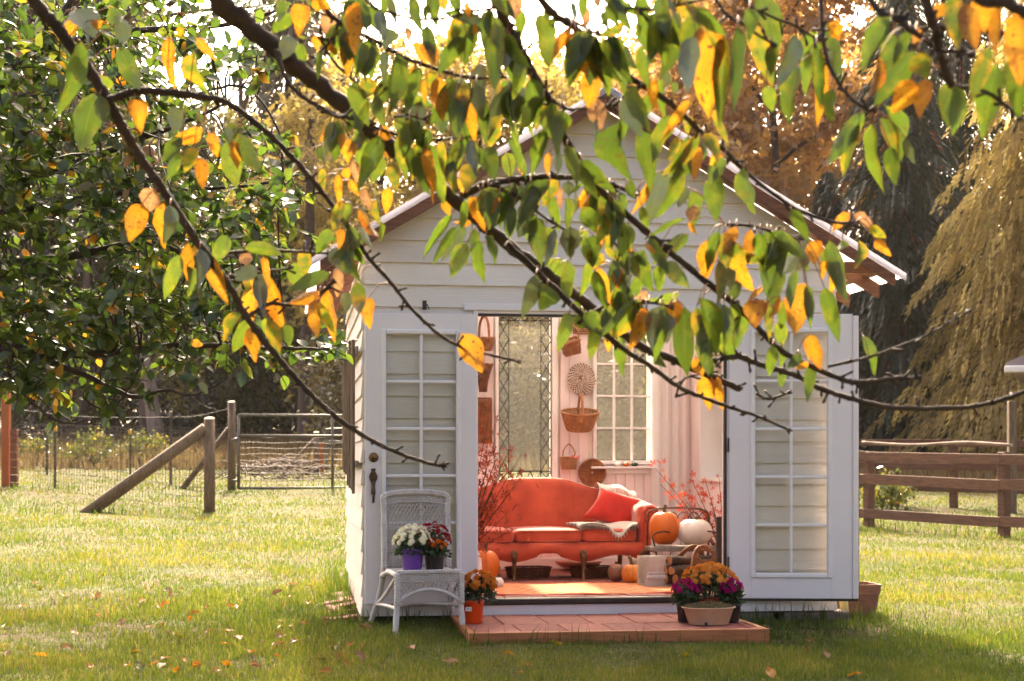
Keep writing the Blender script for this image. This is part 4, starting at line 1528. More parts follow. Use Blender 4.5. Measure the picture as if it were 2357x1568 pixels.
def rafter(y0, y1, hgt, side, off, name='rafter', t0=0.0, t1=1.0, mat='cedar'):
    xe, ze = (XLT, ZLT) if side < 0 else (XRT, ZRT)
    a = V(XA, 0, ZA); b = V(xe, 0, ze)
    p_, q_ = a.lerp(b, t0), a.lerp(b, t1)
    vs = []
    for y in (y0, y1):
        vs += [p_ + V(0, y, -off - hgt), q_ + V(0, y, -off - hgt), q_ + V(0, y, -off), p_ + V(0, y, -off)]
    m_ = MB()
    fs = [(0, 1, 2, 3), (7, 6, 5, 4), (3, 2, 6, 7), (0, 4, 5, 1), (1, 5, 6, 2), (0, 3, 7, 4)]
    m_.add(vs, fs if side > 0 else [f[::-1] for f in fs])
    return m_.build(name, MAT[mat], roof)


for side in (-1, 1):
    rafter(YR + .002, YR + .042, .078, side, .030, 'rake_board', .002, .965)
    xw_ = W if side > 0 else 0.0
    rafter(YR + .043, -.002, .012, side, .062, 'shade_board', .002, (xw_ - XA) / ((XRT if side > 0 else XLT) - XA))  # added dark plank: hides the glowing sheet, stands in for the shadow line
    for y in (.0, .62, 1.25, 1.88, 2.5, 3.05):
        rafter(y + .10, y + .14, .10, side, .055, 'rafter', .002, .97)
    xe, ze = (XLT, ZLT) if side < 0 else (XRT, ZRT)
    for t_ in (.30, .62, .93):
        c = V(XA, 0, ZA).lerp(V(xe, 0, ze), t_)
        mb = MB(); mb.bbox(c.x - .045, c.x + .045, YR + .08, LEN + .2, c.z - .052, c.z - .016, .004); mb.build('purlin', MAT['cedar'], roof)
mb = MB(); mb.bbox(W + .03, W + .30, YR + .09, YR + .13, zroof(W) - .23, zroof(W) - .15, .004); mb.build('eave_block', MAT['cedar'], roof)


# ---- the two doors
def door(name, label, w, h, gl, gr, gb, gt, mat='door', brass=True, knob_right=False):
    """leaf with its lower left corner at the origin, face towards -y; g* = margins round the glass"""
    th = .04
    mb = MB()
    for (a, b, c, d) in [(0, gl, 0, h), (w - gr, w, 0, h), (gl, w - gr, 0, gb), (gl, w - gr, h - gt, h)]:
        mb.bbox(a, b, 0, th, c, d, .003)
    o = mb.build(name, MAT[mat], shed)
    o['label'] = label
    # moulding
    m_ = .028
    mb = MB()
    for (a, b, c, d) in [(gl - .008, gl + m_, gb - .008, h - gt + .008), (w - gr - m_, w - gr + .008, gb - .008, h - gt + .008),
                         (gl + m_, w - gr - m_, gb - .008, gb + m_), (gl + m_, w - gr - m_, h - gt - m_, h - gt + .008)]:
        mb.bbox(a, b, -.014, .03, c, d, .008)
    mb.build('glazing_moulding', MAT['trim'], o)
    x0, x1, z0, z1 = gl + m_, w - gr - m_, gb + m_, h - gt - m_
    mw = .022
    xm = (x0 + x1) / 2
    mb = MB(); mb.bbox(xm - mw / 2, xm + mw / 2, -.004, .026, z0, z1, .005); mb.build('glazing_bar', MAT['trim'], o)
    ph = (z1 - z0) / 5
    for j in range(1, 5):
        mb = MB(); mb.bbox(x0, x1, -.001, .023, z0 + j * ph - mw / 2, z0 + j * ph + mw / 2, .005); mb.build('glazing_bar', MAT['trim'], o)
    for i, (a, b) in enumerate([(x0, xm - mw / 2), (xm + mw / 2, x1)]):
        for j in range(5):
            mb = MB(); mb.box(a + .0005, b - .0005, .010, .014, z0 + j * ph + mw / 2 * (j > 0), z0 + (j + 1) * ph - mw / 2 * (j < 4))
            mb.build('pane', MAT['doorglass'], o)
    return o


DZ = ZF - .028
h_ = SL(1000, 722, -.09)[1] - SL(1000, 1389, -.09)[1]
lx0 = SL(840, 1000, -.085)[0]; lx1 = SL(1097.5, 1000, -.085)[0]
dl = door('door', 'left door folded back against the clapboards, with brass lock', lx1 - lx0, h_, .118, .118, .205, .118)
dl.location = (lx0, -.085, SL(1000, 1389, -.085)[1])
mb = MB()
kz = SL(860, 1053, -.09)[1] - dl.location.z
kx = SL(860, 1053, -.09)[0] - lx0
mm = Matrix.Translation(V(kx, 0, kz)) @ Matrix.Rotation(PI / 2, 4, 'X')
for (r_, z_) in [(0, 0)]:
    pr = [(.034, 0), (.034, .006), (.026, .012), (.020, .022), (.0, .024)]
    t_ = MB(); t_.lathe(pr, 20); mb.add([mm @ Vector(v) for v in t_.v], t_.f)
mb.bbox(kx - .012, kx + .012, -.034, -.02, kz - .005, kz + .005, .002)
mb.build('deadbolt', MAT['brass'], dl, True)
mb = MB()
hz = SL(860, 1100, -.09)[1] - dl.location.z
pts = [(.012, .065), (.018, .055), (.010, .045), (.022, .03), (.030, .01), (.026, -.012), (.016, -.03), (.012, -.06), (.015, -.10), (.016, -.115)]
poly = [(x_ + 0, z_) for x_, z_ in pts]
out = [(kx - .002 + x_, hz + z_) for x_, z_ in pts[::-1]] + [(kx - .002 - x_, hz + z_) for x_, z_ in pts]
mb.prism(out[::-1] if False else out, -.012, -.0005)
mb.tube(spline([V(kx - .002, -.01, hz - .02), V(kx - .002, -.045, hz - .05), V(kx - .002, -.05, hz - .11), V(kx - .002, -.02, hz - .17)], 5), .009, 8)
mb.build('door_handle', MAT['bronze'], dl, False)
mb = MB()
for zz in (kz + .0, hz):
    mb.box(-.0022, -.0002, .008, .03, zz - .05, zz + .05)
mb.build('latch_plate', MAT['bronze'], dl)

hx = XO1 + .012
AL = math.radians(11)
dr = door('door', 'right door swung wide open, clear panes over the clapboards', .875, 2.035, .158, .150, .155, .105)
dr.location = (hx, -.05, DZ + .01)
dr.rotation_euler = (0, 0, -AL)
mb = MB(); mb.bbox(.876, .918, -.012, .045, .0, 2.035, .006); mb.build('meeting_strip', MAT['door'], dr)
mb = MB(); mb.bbox(.8765, .920, -.013, .046, 2.02, 2.045, .003); mb.bbox(.919, .924, .0, .04, .0, 2.03, .001); mb.bbox(.0, .918, .006, .036, -.018, -.001, .002)
mb.build('door_seal', MAT['darkmetal'], dr)
for zz in (.25, 1.1, 1.8):
    mb = MB(); mb.tube([V(-.006, -.008, zz - .05), V(-.006, -.008, zz + .05)], .007, 8); mb.build('hinge', MAT['bronze'], dr, True)

# ---- the paved step in front of the door
sx0, sx1, sy0 = STEP
st = thing('paved_step', 'low red paver step edged with cedar boards before the open door', 'step', SW(sx0, sy0, 0), TH)
LX, LY = sx1 - sx0, -.035 - sy0
mb = MB(); mb.bbox(0, LX, 0, .042, -.115, .02, .004); mb.build('edge_board', MAT['step_wood'], st)
for a in (0, LX - .04):
    mb = MB(); mb.bbox(a, a + .04, .043, LY, -.115, .02, .004); mb.build('edge_board', MAT['step_wood'], st)
mb = MB(); mb.box(.041, LX - .041, .043, LY, -.115, -.03); mb.build('sand_bed', MAT['block'], st)
yr = [.046, SF(1400, 1433, .02)[1] - sy0, LY]
for r_ in range(2):
    x = .042 - (.05 if r_ else 0)
    while x < LX - .05:
        xa, xb = max(x, .042), min(x + .30, LX - .042)
        if xb - xa > .03:
            mb = MB(); mb.bbox(xa + .003, xb - .003, yr[r_] + .003, yr[r_ + 1] - .003, -.03, .014 + RNG.uniform(-.003, .003), .006)
            mb.build('paver', MAT['paver'], st)
        x += .30

# foundation blocks, yellow pipe, flower pot behind the right door, slats on the left wall
for i, (a, b) in enumerate([(2.62, 2.95), (3.02, 3.30), (3.33, 3.52)]):
    t = thing('foundation_block', ['long rough block under the right front wall of the shed', 'squat rough block under the right front corner of the shed', 'small block sticking out past the shed corner'][i],
              'block', SW(a, -.02, -.09), TH, 'blocks under the shed')
    mb = MB(); mb.bbox(0, b - a, 0, .2, -.05, .095, .012); mb.build('body', MAT['block'], t)
gx, gzv = SL(1942, 1380, .15)
t = thing('drain_pipe', 'yellow plastic pipe coming down at the shed corner', 'pipe', SW(gx, .15, -.06), TH)
mb = MB(); mb.tube(spline([V(-.04, .12, .9), V(-.04, .1, .5), V(-.01, .0, .2), V(.0, -.02, .0)], 6), .032, 14); mb.build('pipe', MAT['yellowpipe'], t, True)
mb = MB(); mb.tube(spline([V(-.12, 0, .22), V(-.10, -.02, .26), V(-.04, -.03, .2), V(-.01, -.03, .1)], 6), .007, 6); mb.build('cord', MAT['yellowpipe'], t, True)
q = px(1978, 1412, 11.9)
t = thing('plant_pot', 'square brown ribbed plant pot behind the open right door', 'pot', (q.x - .04, 11.9, gz(q.x, 11.9)), TH)
mb = MB()
prof = [(.14, .0), (.165, .16), (.166, .162), (.172, .165), (.172, .19), (.176, .192), (.176, .215), (.18, .217), (.18, .24), (.165, .24), (.15, .05)]
sq = lambda tt, z: 1.0 / max(abs(math.cos(tt)), abs(math.sin(tt))) * .93
mb.lathe(prof, 48, rib=lambda tt, z: min(sq(tt, z), 1.22)); mb.build('body', MAT['terracotta'], t)
mb = MB(); mb.lathe([(.15, .2), (.0, .21)], 24, capb=False); mb.build('soil', MAT['log'], t)

t = thing('leaning_slats', 'dark weathered slats leaning upright against the left wall of the shed', 'slats', SW(-.03, 0, 0), TH)
rg = random.Random(3)
for i in range(7):
    yy = .12 + i * .33
    mb = MB()
    top = 2.0 - rg.uniform(0, .2); bot = .92 + .03 * i - rg.uniform(0, .1)
    mb.bbox(-.046 - rg.uniform(0, .012), -.028, yy, yy + .05, bot, top, .004)
    mb.build('slat', MAT['weathered'], t)
for zz in (1.05, 1.85):
    mb = MB(); mb.bbox(-.0275, -.006, .05, 2.3, zz, zz + .05, .004); mb.build('batten', MAT['greywood'], t)
rg = random.Random(12)
for i in range(9):
    lx, ly = -.07 - rg.uniform(0, .13), .05 + i * .19 + rg.uniform(-.05, .05)
    p = SW(lx, ly, 0)
    t = inst('loose_brick', bpy.data.meshes.get('loose_brick') or (lambda m_: (m_.bbox(-.1, .1, -.05, .05, 0, .06, .008), m_.mesh('loose_brick', MAT['brick']))[1])(MB()),
             loc=(p.x, p.y, gz(p.x, p.y) - .030), rot=(rg.uniform(-.2, .2), rg.uniform(-.2, .2), rg.uniform(0, 3)))
    tag(t, 'old broken brick lying in the grass along the left wall of the shed', 'brick', 'loose bricks beside the shed')

# ------------------------------------------------------------------ inside the shed
def sthing(name, label, cat, x, y, z, rz=0.0, group=None):
    return thing(name, label, cat, SW(x, y, z), TH + rz, group)


# ---- sofa
cx_, cy_ = SF(1264, 1336, ZF)
so = sthing('sofa', 'coral velvet camelback sofa with carved wooden legs inside the shed', 'sofa', cx_, cy_, ZF)
HW = .875


def back_top(x):
    return .735 + .095 * math.exp(-(x / .40) ** 4) - .09 * max(0, (abs(x) - .62) / .26) ** 1.6


def back_fn(u, v):
    x = -HW + .06 + (2 * HW - .12) * u
    top = back_top(x)
    seam = 1 - .16 * math.exp(-((abs(x) - .285) / .018) ** 2)
    t = v * 2 * PI
    # rounded slab section: thickness .17, from .30 to top
    c, s_ = math.cos(t), math.sin(t)
    sg = lambda q, e: math.copysign(abs(q) ** e, q)
    zc, hz_ = (.30 + top) / 2, (top - .30) / 2
    y = .665 + .085 * sg(c, .55) * seam
    z = zc + hz_ * sg(s_, .38)
    y += .10 * (z - .3) ** 1.2       # lean back
    y -= .03 * math.cos(x / HW * PI / 2) - .03
    return V(x, y, z)


mb = MB(); mb.grid(back_fn, 90, 40); 
for end in (0, 89):
    mb.f.append(tuple(end * 40 + j for j in range(39)))
bk = mb.build('backrest', MAT['velvet'], so, True)
mb = MB()
mb.tube([V(x, .665 + .10 * max(back_top(x) - .3, 0) ** 1.2 - .045, back_top(x) - .012) for x in [-HW + .07 + (2 * HW - .14) * i / 60 for i in range(61)]], .008, 6)
mb.build('piping', MAT['velvet'], bk, True)
# cushions
for i, (xa, xb) in enumerate([(-.735, -.282), (-.278, .278), (.282, .735)]):
    mb = MB(); mb.rbox(((xa + xb) / 2, .315, .358), (xb - xa, .60, .105), .032, 5, puff=.018); c = mb.build('seat_cushion', MAT['velvet'], so, True)
    mb = MB()
    for zz in (.318, .398):
        mb.tube([V(xa + .022, .012, zz), V(xb - .022, .012, zz)], .006, 6)
    mb.build('piping', MAT['velvet'], c, True)
# front rail with a serpentine lower edge
mb = MB()
n = 60
top = [V(-.80 + 1.6 * i / n, 0, .305) for i in range(n + 1)]
bot = [V(-.80 + 1.6 * i / n, 0, .175 + .028 * math.cos((-.80 + 1.6 * i / n) * 2 * PI / .57) + (.02 if abs(-.80 + 1.6 * i / n) < .1 else 0)) for i in range(n + 1)]
vs = []
for i in range(n + 1):
    bulge = .016 * math.cos((-.80 + 1.6 * i / n) * 2 * PI / .57)
    for yy, lst in ((.012 - bulge, top), (.002 - bulge, None), (.008 - bulge, bot), (.05, bot), (.05, top)):
        if lst is None: p = (top[i] + bot[i]) / 2
        else: p = lst[i]
        vs.append(V(p.x, yy, p.z))
fs = []
for i in range(n):
    for k in range(5):
        a, b = i * 5 + k, i * 5 + (k + 1) % 5
        fs.append((b, a, a + 5, b + 5))
mb.add(vs, fs); mb.build('front_rail', MAT['velvet'], so, True)
mb = MB(); mb.box(-.80, .80, .051, .70, .215, .304); mb.build('seat_deck', MAT['velvet'], so)
# rolled arms
for s in (-1, 1):
    mb = MB()
    mb.rbox((s * .805, .34, .40), (.12, .64, .42), .05, 5)

    def armf(u, v, s=s):
        a = v * 2 * PI
        y = .0 + .64 * u
        r_ = .078 - .012 * u
        if u < .03: r_ *= .86
        return V(s * (.825 + .02) + r_ * math.cos(a), y, .535 + .06 * u + r_ * math.sin(a))
    mb.grid(armf, 24, 22)
    mb.f.append(tuple(range(len(mb.v) - 24 * 22, len(mb.v) - 23 * 22 - 1)))
    ar = mb.build('arm', MAT['velvet'], so, True)
    mb = MB()
    mb.tube([V(s * .845 + .06 * math.cos(a), -.003, .535 + .06 * math.sin(a)) for a in [2 * PI * k / 24 for k in range(24)]], .007, 6, closed=True)
    mb.tube(spline([V(s * .77, .014, .33), V(s * .775, .01, .45), V(s * .79, .0, .50)], 4), .006, 6)
    mb.build('piping', MAT['velvet'], ar, True)
# legs
for (x, y, nm) in [(-.285, .03, 1), (.285, .03, 1), (-.79, .04, 1), (.79, .04, 1), (-.74, .70, 0), (.74, .70, 0)]:
    mb = MB()
    if nm:
        mb.tube(spline([V(x, y - .01, .235), V(x, y - .03, .19), V(x, y - .02, .12), V(x, y - .012, .05), V(x, y - .025, .02), V(x, y - .025, .0)], 5),
                [.017 + .015 * math.exp(-((i / 25 - .12) / .16) ** 2) - .006 * smooth(.2, .75, i / 25) + .006 * smooth(.8, .9, i / 25) for i in range(26)], 12)
        for k in range(5):
            mb.lathe([(.0, -.012), (.009, -.006), (.011, 0), (.008, .008), (0, .013)], 8, c=(x + .017 * math.sin(k * 1.25), y - .052, .21 + .017 * math.cos(k * 1.25)), capb=False)
    else:
        mb.tube([V(x, y, .22), V(x, y + .04, 0)], [.025, .018], 8)
    mb.build('leg', MAT['oak'], so, True)


# ---- pillow
def pillow_fn(u, v):
    a, b = u * 2 - 1, v * 2 - 1
    return a, b


px_, pz_ = SL(1418, 1177, cy_ + .33)
pl = sthing('throw_pillow', 'bright red orange square pillow leaning in the sofa corner', 'pillow', px_, cy_ + .36, ZF + .565)
pl.rotation_euler = (math.radians(-20), math.radians(16), TH - math.radians(8))
mb = MB()
N = 24
for sgn in (1, -1):
    def pf(u, v, sgn=sgn):
        a, b = u * 2 - 1, v * 2 - 1
        edge = (1 - a ** 4) * (1 - b ** 4)
        pin = 1 - .10 * (a * a * (1 - b * b) * 0 + (1 - a * a) * abs(b) ** 6 + (1 - b * b) * abs(a) ** 6)
        th_ = .075 * max(edge, 0) ** .55 + .006 * math.sin(a * 9 + b * 4) * max(edge, 0)
        return V(a * .205 * pin + b * .045, sgn * th_, b * .15 * pin)
    n0 = len(mb.f)
    mb.grid(pf, N, N)
    if sgn < 0: mb.f[n0:] = [f[::-1] for f in mb.f[n0:]]
pb = mb.build('cover', MAT['pillow'], pl, True)

# ---- knit throw: one length over the back corner and arm, its end folded on the seat
tw = sthing('knit_throw', 'cream ribbed knit throw draped over the right back of the sofa', 'throw', cx_, cy_, ZF)
mb = MB()


def throw_fn(u, v):
    # v runs from behind the back, over the top, down to the seat; u across
    x = .50 + .33 * u + .03 * math.sin(v * 5)
    zt = back_top(min(x, .80)) + .012
    if v < .25:
        t = v / .25; y, z = .80 + .0 * t, .50 + (zt - .50) * t
    elif v < .40:
        t = (v - .25) / .15; y, z = .80 - .20 * t, zt + .03 * math.sin(t * PI)
    else:
        t = (v - .40) / .60; y, z = .60 - .05 * t - .03, zt - (zt - .46) * t
    z += .002 * math.sin(u * 60) + .012 * math.sin(u * 9 + v * 7)
    y -= .012 * math.sin(u * 11 + v * 3) + .006 * math.sin(u * 60)
    return V(x, y, z)


mb.grid(throw_fn, 80, 30)
mb.build('draped_length', MAT['knit'], tw, True)
mb = MB()


def fold_fn(u, v):
    x = .235 + .50 * u + .02 * math.sin(v * 6)
    y = -.005 + .50 * v
    z = .436 + .014 * math.sin(u * 7 + v * 3) + .006 * math.sin(v * 40)
    k = max(0, u - .45) / .55
    front = max(0, (.22 - v) / .22)
    z -= front * .075 * math.sin(PI * min(1, k * 1.2)) ** 2
    y -= front * .022 * math.sin(PI * min(1, k * 1.2))
    if u < .1: z -= .012 * (1 - u / .1)
    return V(x, y, z)


mb.grid(fold_fn, 40, 26)
n0 = len(mb.f)
mb.grid(lambda u, v: fold_fn(u, v) + V(0, .004, .014), 40, 26)
mb.build('folded_end', MAT['knit'], tw, True)
mb = MB()
for k in range(22):
    u = k / 21
    p = fold_fn(u, 0)
    mb.tube([p, p + V(.002, -.004, -.028 - .006 * math.sin(k * 2.3))], .003, 4)
mb.build('fringe', MAT['knit'], tw, True)

# ---- rug
rx0, ry0 = SF(1085, 1371.5, ZF); rx1, ry1 = SF(1548, 1341.5, ZF)
mrug, nt, nd, lk, p = new_mat('woven_rug')
tc = nd.new('ShaderNodeTexCoord')
sep = nd.new('ShaderNodeSeparateXYZ'); lk.new(tc.outputs['Object'], sep.inputs[0])


def mth_(op, a, b=None):
    n_ = nd.new('ShaderNodeMath'); n_.operation = op
    for i, q in enumerate((a, b)):
        if q is None: continue
        if isinstance(q, (int, float)): n_.inputs[i].default_value = q
        else: lk.new(q, n_.inputs[i])
    return n_.outputs[0]


tri = lambda s_, f_: mth_('PINGPONG', mth_('MULTIPLY', s_, f_), 1.0)
dia = mth_('ADD', tri(sep.outputs[0], 5.5), tri(sep.outputs[1], 6.5))
big = mth_('ADD', tri(sep.outputs[0], 1.1), tri(sep.outputs[1], 1.3))
pat = mth_('FRACT', mth_('ADD', mth_('MULTIPLY', dia, 1.5), mth_('MULTIPLY', big, 1.0)))
rp = ramp(nd, [(.0, (.55, .10, .03)), (.28, (.62, .16, .05)), (.32, (.68, .40, .20)), (.62, (.66, .36, .17)), (.66, (.58, .13, .045))])
lk.new(pat, rp.inputs['Fac'])
nz = nd.new('ShaderNodeTexNoise'); nz.inputs['Scale'].default_value = 3; lk.new(tc.outputs['Object'], nz.inputs['Vector'])
mxx = nd.new('ShaderNodeMix'); mxx.data_type = 'RGBA'; lk.new(mth_('MULTIPLY', nz.outputs['Fac'], .7), mxx.inputs[0]); lk.new(rp.outputs[0], mxx.inputs[6]); mxx.inputs[7].default_value = (.60, .22, .08, 1)
lk.new(mxx.outputs[2], p.inputs['Base Color']); p.inputs['Roughness'].default_value = .95
rug = sthing('rug', 'orange and cream patterned flat rug before the sofa', 'rug', rx0, ry0, ZF)
RL, RD = rx1 - rx0, ry1 - ry0
mb = MB()
top = lambda u, v: V(RL * u, RD * v + .01 * math.sin(u * 9), .010 + .003 * math.sin(u * 17 + v * 5) - .006 * (v < .03 or v > .97))
mb.grid(top, 60, 24); mb.build('weave', mrug, rug, True)
mb = MB(); mb.tube([top(i / 40, 0) + V(0, -.003, -.003) for i in range(41)], .007, 6); mb.tube([top(i / 40, 1) for i in range(41)], .006, 6)
mb.build('binding', MAT['pillow'], rug, True)


# ---- pumpkins
def pumpkin(name, label, x, y, z, w, h, ribs, depth, mat, stemh=.05, bend=.02, rz=0.0, group='pumpkins and gourds in the shed', stemr=.014, flat=.8, tilt=0):
    t = sthing(name, label, 'pumpkin', x, y, z, rz, group)
    if tilt: t.rotation_euler = (tilt, 0, TH + rz)
    mb = MB()
    prof = []
    n = 18
    for i in range(n + 1):
        a = -PI / 2 + PI * i / n
        r_ = math.cos(a) ** .8 if i not in (0, n) else 0.004
        zz = math.sin(a)
        dent = -.16 * math.exp(-(r_ / .28) ** 2) * (1 if zz > 0 else -.6)
        prof.append((w / 2 * max(r_, .02), h / 2 + h / 2 * (zz + dent)))
    mb.lathe(prof, ribs * 8, rib=lambda tt, zz: 1 - depth * (1 - abs(math.cos(ribs * tt / 2)) ** .7), capb=True, capt=True)
    b = mb.build('body', MAT[mat], t, True)
    mb = MB()
    zt = h * .90
    mb.tube(spline([V(0, 0, zt), V(bend * .2, 0, zt + stemh * .5), V(bend, 0, zt + stemh)], 4), [stemr * 1.7, stemr * 1.3, stemr * 1.1, stemr, stemr, stemr, stemr, stemr * .95, stemr * 1.15], 7)
    mb.build('stem', MAT['stem'], t, True)
    return t


by = 1.22
bx0, bz0 = SL(1499, 1261, by); bx1, _ = SL(1652, 1261, by)
bs = SL(1536, 1258, by)
s_at = lambda yl: F_PX / (SW(1.5, yl, 0).y)
pumpkin('pumpkin', 'large orange pumpkin on the slatted bench', bs[0], by + .1, bz0 + .014, 74 / s_at(by), .275, 9, .07, 'pumpkin', .075, .012)
q = SL(1603, 1258, by)
pumpkin('pumpkin', 'large white pumpkin on the slatted bench', q[0], by + .06, bz0 + .014, 84 / s_at(by), .215, 10, .05, 'pumpkin_w', .03, .03)
x, y = SF(1124, 1341, ZF)
pumpkin('pumpkin', 'tall orange pumpkin peeping past the left door', x - .02, y, ZF, .225, .265, 9, .05, 'pumpkin', .085, .01)
x, y = SF(1146, 1354, ZF)
pumpkin('gourd', 'small white gourd below the tall orange pumpkin', x, y, ZF, .09, .085, 8, .05, 'pumpkin_w', .03, .01)
x, y = SF(1420, 1339, ZF)
pumpkin('gourd', 'small round brown gourd on the floor beside the rug', x, y + .03, ZF, .135, .145, 10, .02, 'pumpkin_b', .03, .005)
x, y = SF(1457, 1344, ZF)
pumpkin('pumpkin', 'small amber pumpkin with deep ribs and thick stem', x, y + .04, ZF, .17, .155, 9, .13, 'pumpkin_s', .075, -.022, stemr=.016)
x, y = SF(1482, 1318, ZF)
pumpkin('pumpkin', 'white pumpkin half hidden under the bench', x, y, ZF, .27, .15, 10, .06, 'pumpkin_w', .04, .03)
for (xp, mt, lab) in [(1421.6, 'pumpkin_w', 'tiny cream pumpkin on the window sill'), (1441.8, 'pumpkin', 'tiny red orange pumpkin on the window sill'), (1461, 'gr', 'tiny green pumpkin on the window sill')]:
    if mt == 'gr' and 'gr' not in MAT: MAT['gr'] = M('green_gourd', (.06, .075, .035), (.035, .045, .02), 14, rough=.6)
    q = SL(xp, 1076, YB - .05)
    pumpkin('pumpkin', lab, q[0], YB - .05, RW[2] - .055, .060, .040, 8, .10, mt, .012, .004, stemr=.004, group='tiny pumpkins on the sill')

# ---- slatted bench with wire frame
bw_ = bx1 - bx0
be = sthing('bench', 'rusty wire garden bench with weathered slats, holding two pumpkins', 'bench', bx0, by - .10, ZF)
sh = bz0 - ZF
for k in range(4):
    mb = MB(); mb.bbox(0, bw_, .0 + k * .085, .07 + k * .085, sh - .014 - .012, sh + .012 - .002 * k, .005); mb.build('slat', MAT['greywood'], be)
mb = MB()
for x in (.02, bw_ - .02):
    for y in (.03, .30):
        mb.tube(spline([V(x, y, sh - .02), V(x + (.02 if x < .1 else -.02), y, sh * .5), V(x, y, .0)], 4), .008, 6)
    mb.tube([V(x, .03, sh - .03), V(x, .30, sh - .03)], .007, 6)
    sx = 1 if x < .1 else -1
    mb.tube(spline([V(x, .04, sh), V(x - sx * .02, .04, sh + .10), V(x + sx * .06, .05, sh + .13), V(x + sx * .12, .05, sh + .12)], 5), .007, 6)
    mb.tube(spline([V(x + sx * .12, .02, sh - .03), V(x + sx * .1, .02, sh * .6), V(x + sx * .02, .02, sh * .4)], 5), .006, 6)
mb.build('wire_legs', MAT['rust'], be, True)['kind'] = 'stuff'
mb = MB()
mb.tube(spline([V(.02, .31, 0), V(.02, .31, sh + .2), V(.06, .32, sh + .29), V(bw_ * .5, .33, sh + .31), V(bw_ - .06, .32, sh + .29), V(bw_ - .02, .31, sh + .2), V(bw_ - .02, .31, 0)], 6), .008, 6)
mb.tube([V(.02, .315, sh + .15), V(bw_ - .02, .315, sh + .15)], .006, 6)
for k in range(6):
    x = .05 + (bw_ - .1) * k / 5
    mb.tube([V(x + .045 * math.cos(a), .32, sh + .22 + .055 * math.sin(a)) for a in [2 * PI * j / 16 for j in range(16)]], .004, 5, closed=True)
mb.build('wire_back', MAT['rust'], be, True)


# ---- woven things
def weave_rings(mb, prof, n_st, rings, sx=1, sy=1, r=.005, amp=.006, seg=None):
    """horizontal strands woven in and out of n_st stakes; prof(t)->(radius, z)"""
    seg = seg or n_st * 4
    for k in range(rings):
        t = k / (rings - 1)
        R_, z = prof(t)
        pts = []
        for i in range(seg):
            a = 2 * PI * i / seg
            q = R_ + amp * math.sin(n_st / 2 * a * 2 + PI * (k % 2))
            pts.append(V(q * math.cos(a) * sx, q * math.sin(a) * sy, z))
        mb.tube(pts, r, 5, closed=True)
    for i in range(n_st):
        a = 2 * PI * (i + .25) / n_st
        mb.tube([V(prof(t)[0] * math.cos(a) * sx, prof(t)[0] * math.sin(a) * sy, prof(t)[1]) for t in [0, .33, .66, 1]], r * .9, 4)


def basket(name, label, x, y, z, R0, R1, H, mat, sx=1.0, sy=1.0, rings=12, stakes=18, handle=.0, rot=(0, 0, 0), hr=.012, rs=None, scale=1.0, group='baskets hung on the back wall'):
    t = sthing(name, label, 'basket', x, y, z, 0, group)
    t.rotation_euler = (rot[0], rot[1], TH + rot[2])
    t.scale = (scale,) * 3
    r_ = rs or H / rings * .48
    mb = MB(); weave_rings(mb, lambda q: (R0 + (R1 - R0) * q ** .8, H * q), stakes, rings, sx, sy, r_, r_ * 1.0); mb.build('woven_wall', MAT[mat], t, True)
    mb = MB(); mb.lathe([(.0, .003), (R0, .003), (R0, -.004), (0, -.004)], 28, sx, sy, capb=False); mb.build('bottom', MAT[mat], t)
    mb = MB()
    for ph in (0, PI):
        mb.tube([V((R1 + .003) * math.cos(a) * sx + .0, (R1 + .003) * math.sin(a) * sy, H + .004 * math.sin(18 * a + ph)) for a in [2 * PI * i / 90 for i in range(90)]], r_ * 1.15, 6, closed=True)
    mb.build('rim', MAT[mat], t, True)
    if handle:
        mb = MB()
        mb.tube(spline([V(0, -R1 * sy, H * .6), V(0, -R1 * sy * 1.02, H), V(0, -R1 * sy * .75, H + handle * .7), V(0, 0, H + handle), V(0, R1 * sy * .75, H + handle * .7), V(0, R1 * sy * 1.02, H), V(0, R1 * sy, H * .6)], 8), hr, 8)
        mb.build('handle', MAT[mat], t, True)
    return t


yw = YB - .10
s = s_at(yw)
q = SL(1114, 806, yw - .02)
basket('hanging_basket', 'round wicker basket with tall handle hung left of the leaded window', q[0], yw - .02, q[1], .065, .092, .105, 'wicker', handle=.20, rot=(0, 0, .4), rings=11)
q = SL(1333, 990, yw - .03)
basket('hanging_basket', 'wide oval wicker basket with tall arched handle under the coiled tray', q[0], yw - .03, q[1], .095, .155, .17, 'wicker_l', sx=1.08, sy=.62, handle=.16, rot=(.35, 0, 0), rings=13, stakes=22)
q = SL(1309.5, 1080, yw + .04)
pbk = basket('hanging_basket', 'little wicker purse basket with pink flowers beside the round tray', q[0], yw + .04, q[1], .062, .072, .105, 'wicker_l', sy=.5, handle=.0, rings=10, stakes=16)
mb = MB(); mb.tube(spline([V(-.05, 0, .09), V(-.052, 0, .16), V(0, 0, .225), V(.052, 0, .16), V(.05, 0, .09)], 6), .007, 6); mb.build('handle', MAT['wicker_l'], pbk, True)
MAT['petal_pink'] = leaf_mat('pink_petals', [(0, (.75, .25, .28)), (.5, (.85, .5, .5)), (1, (.7, .12, .16))], .4, 0, attr=False)


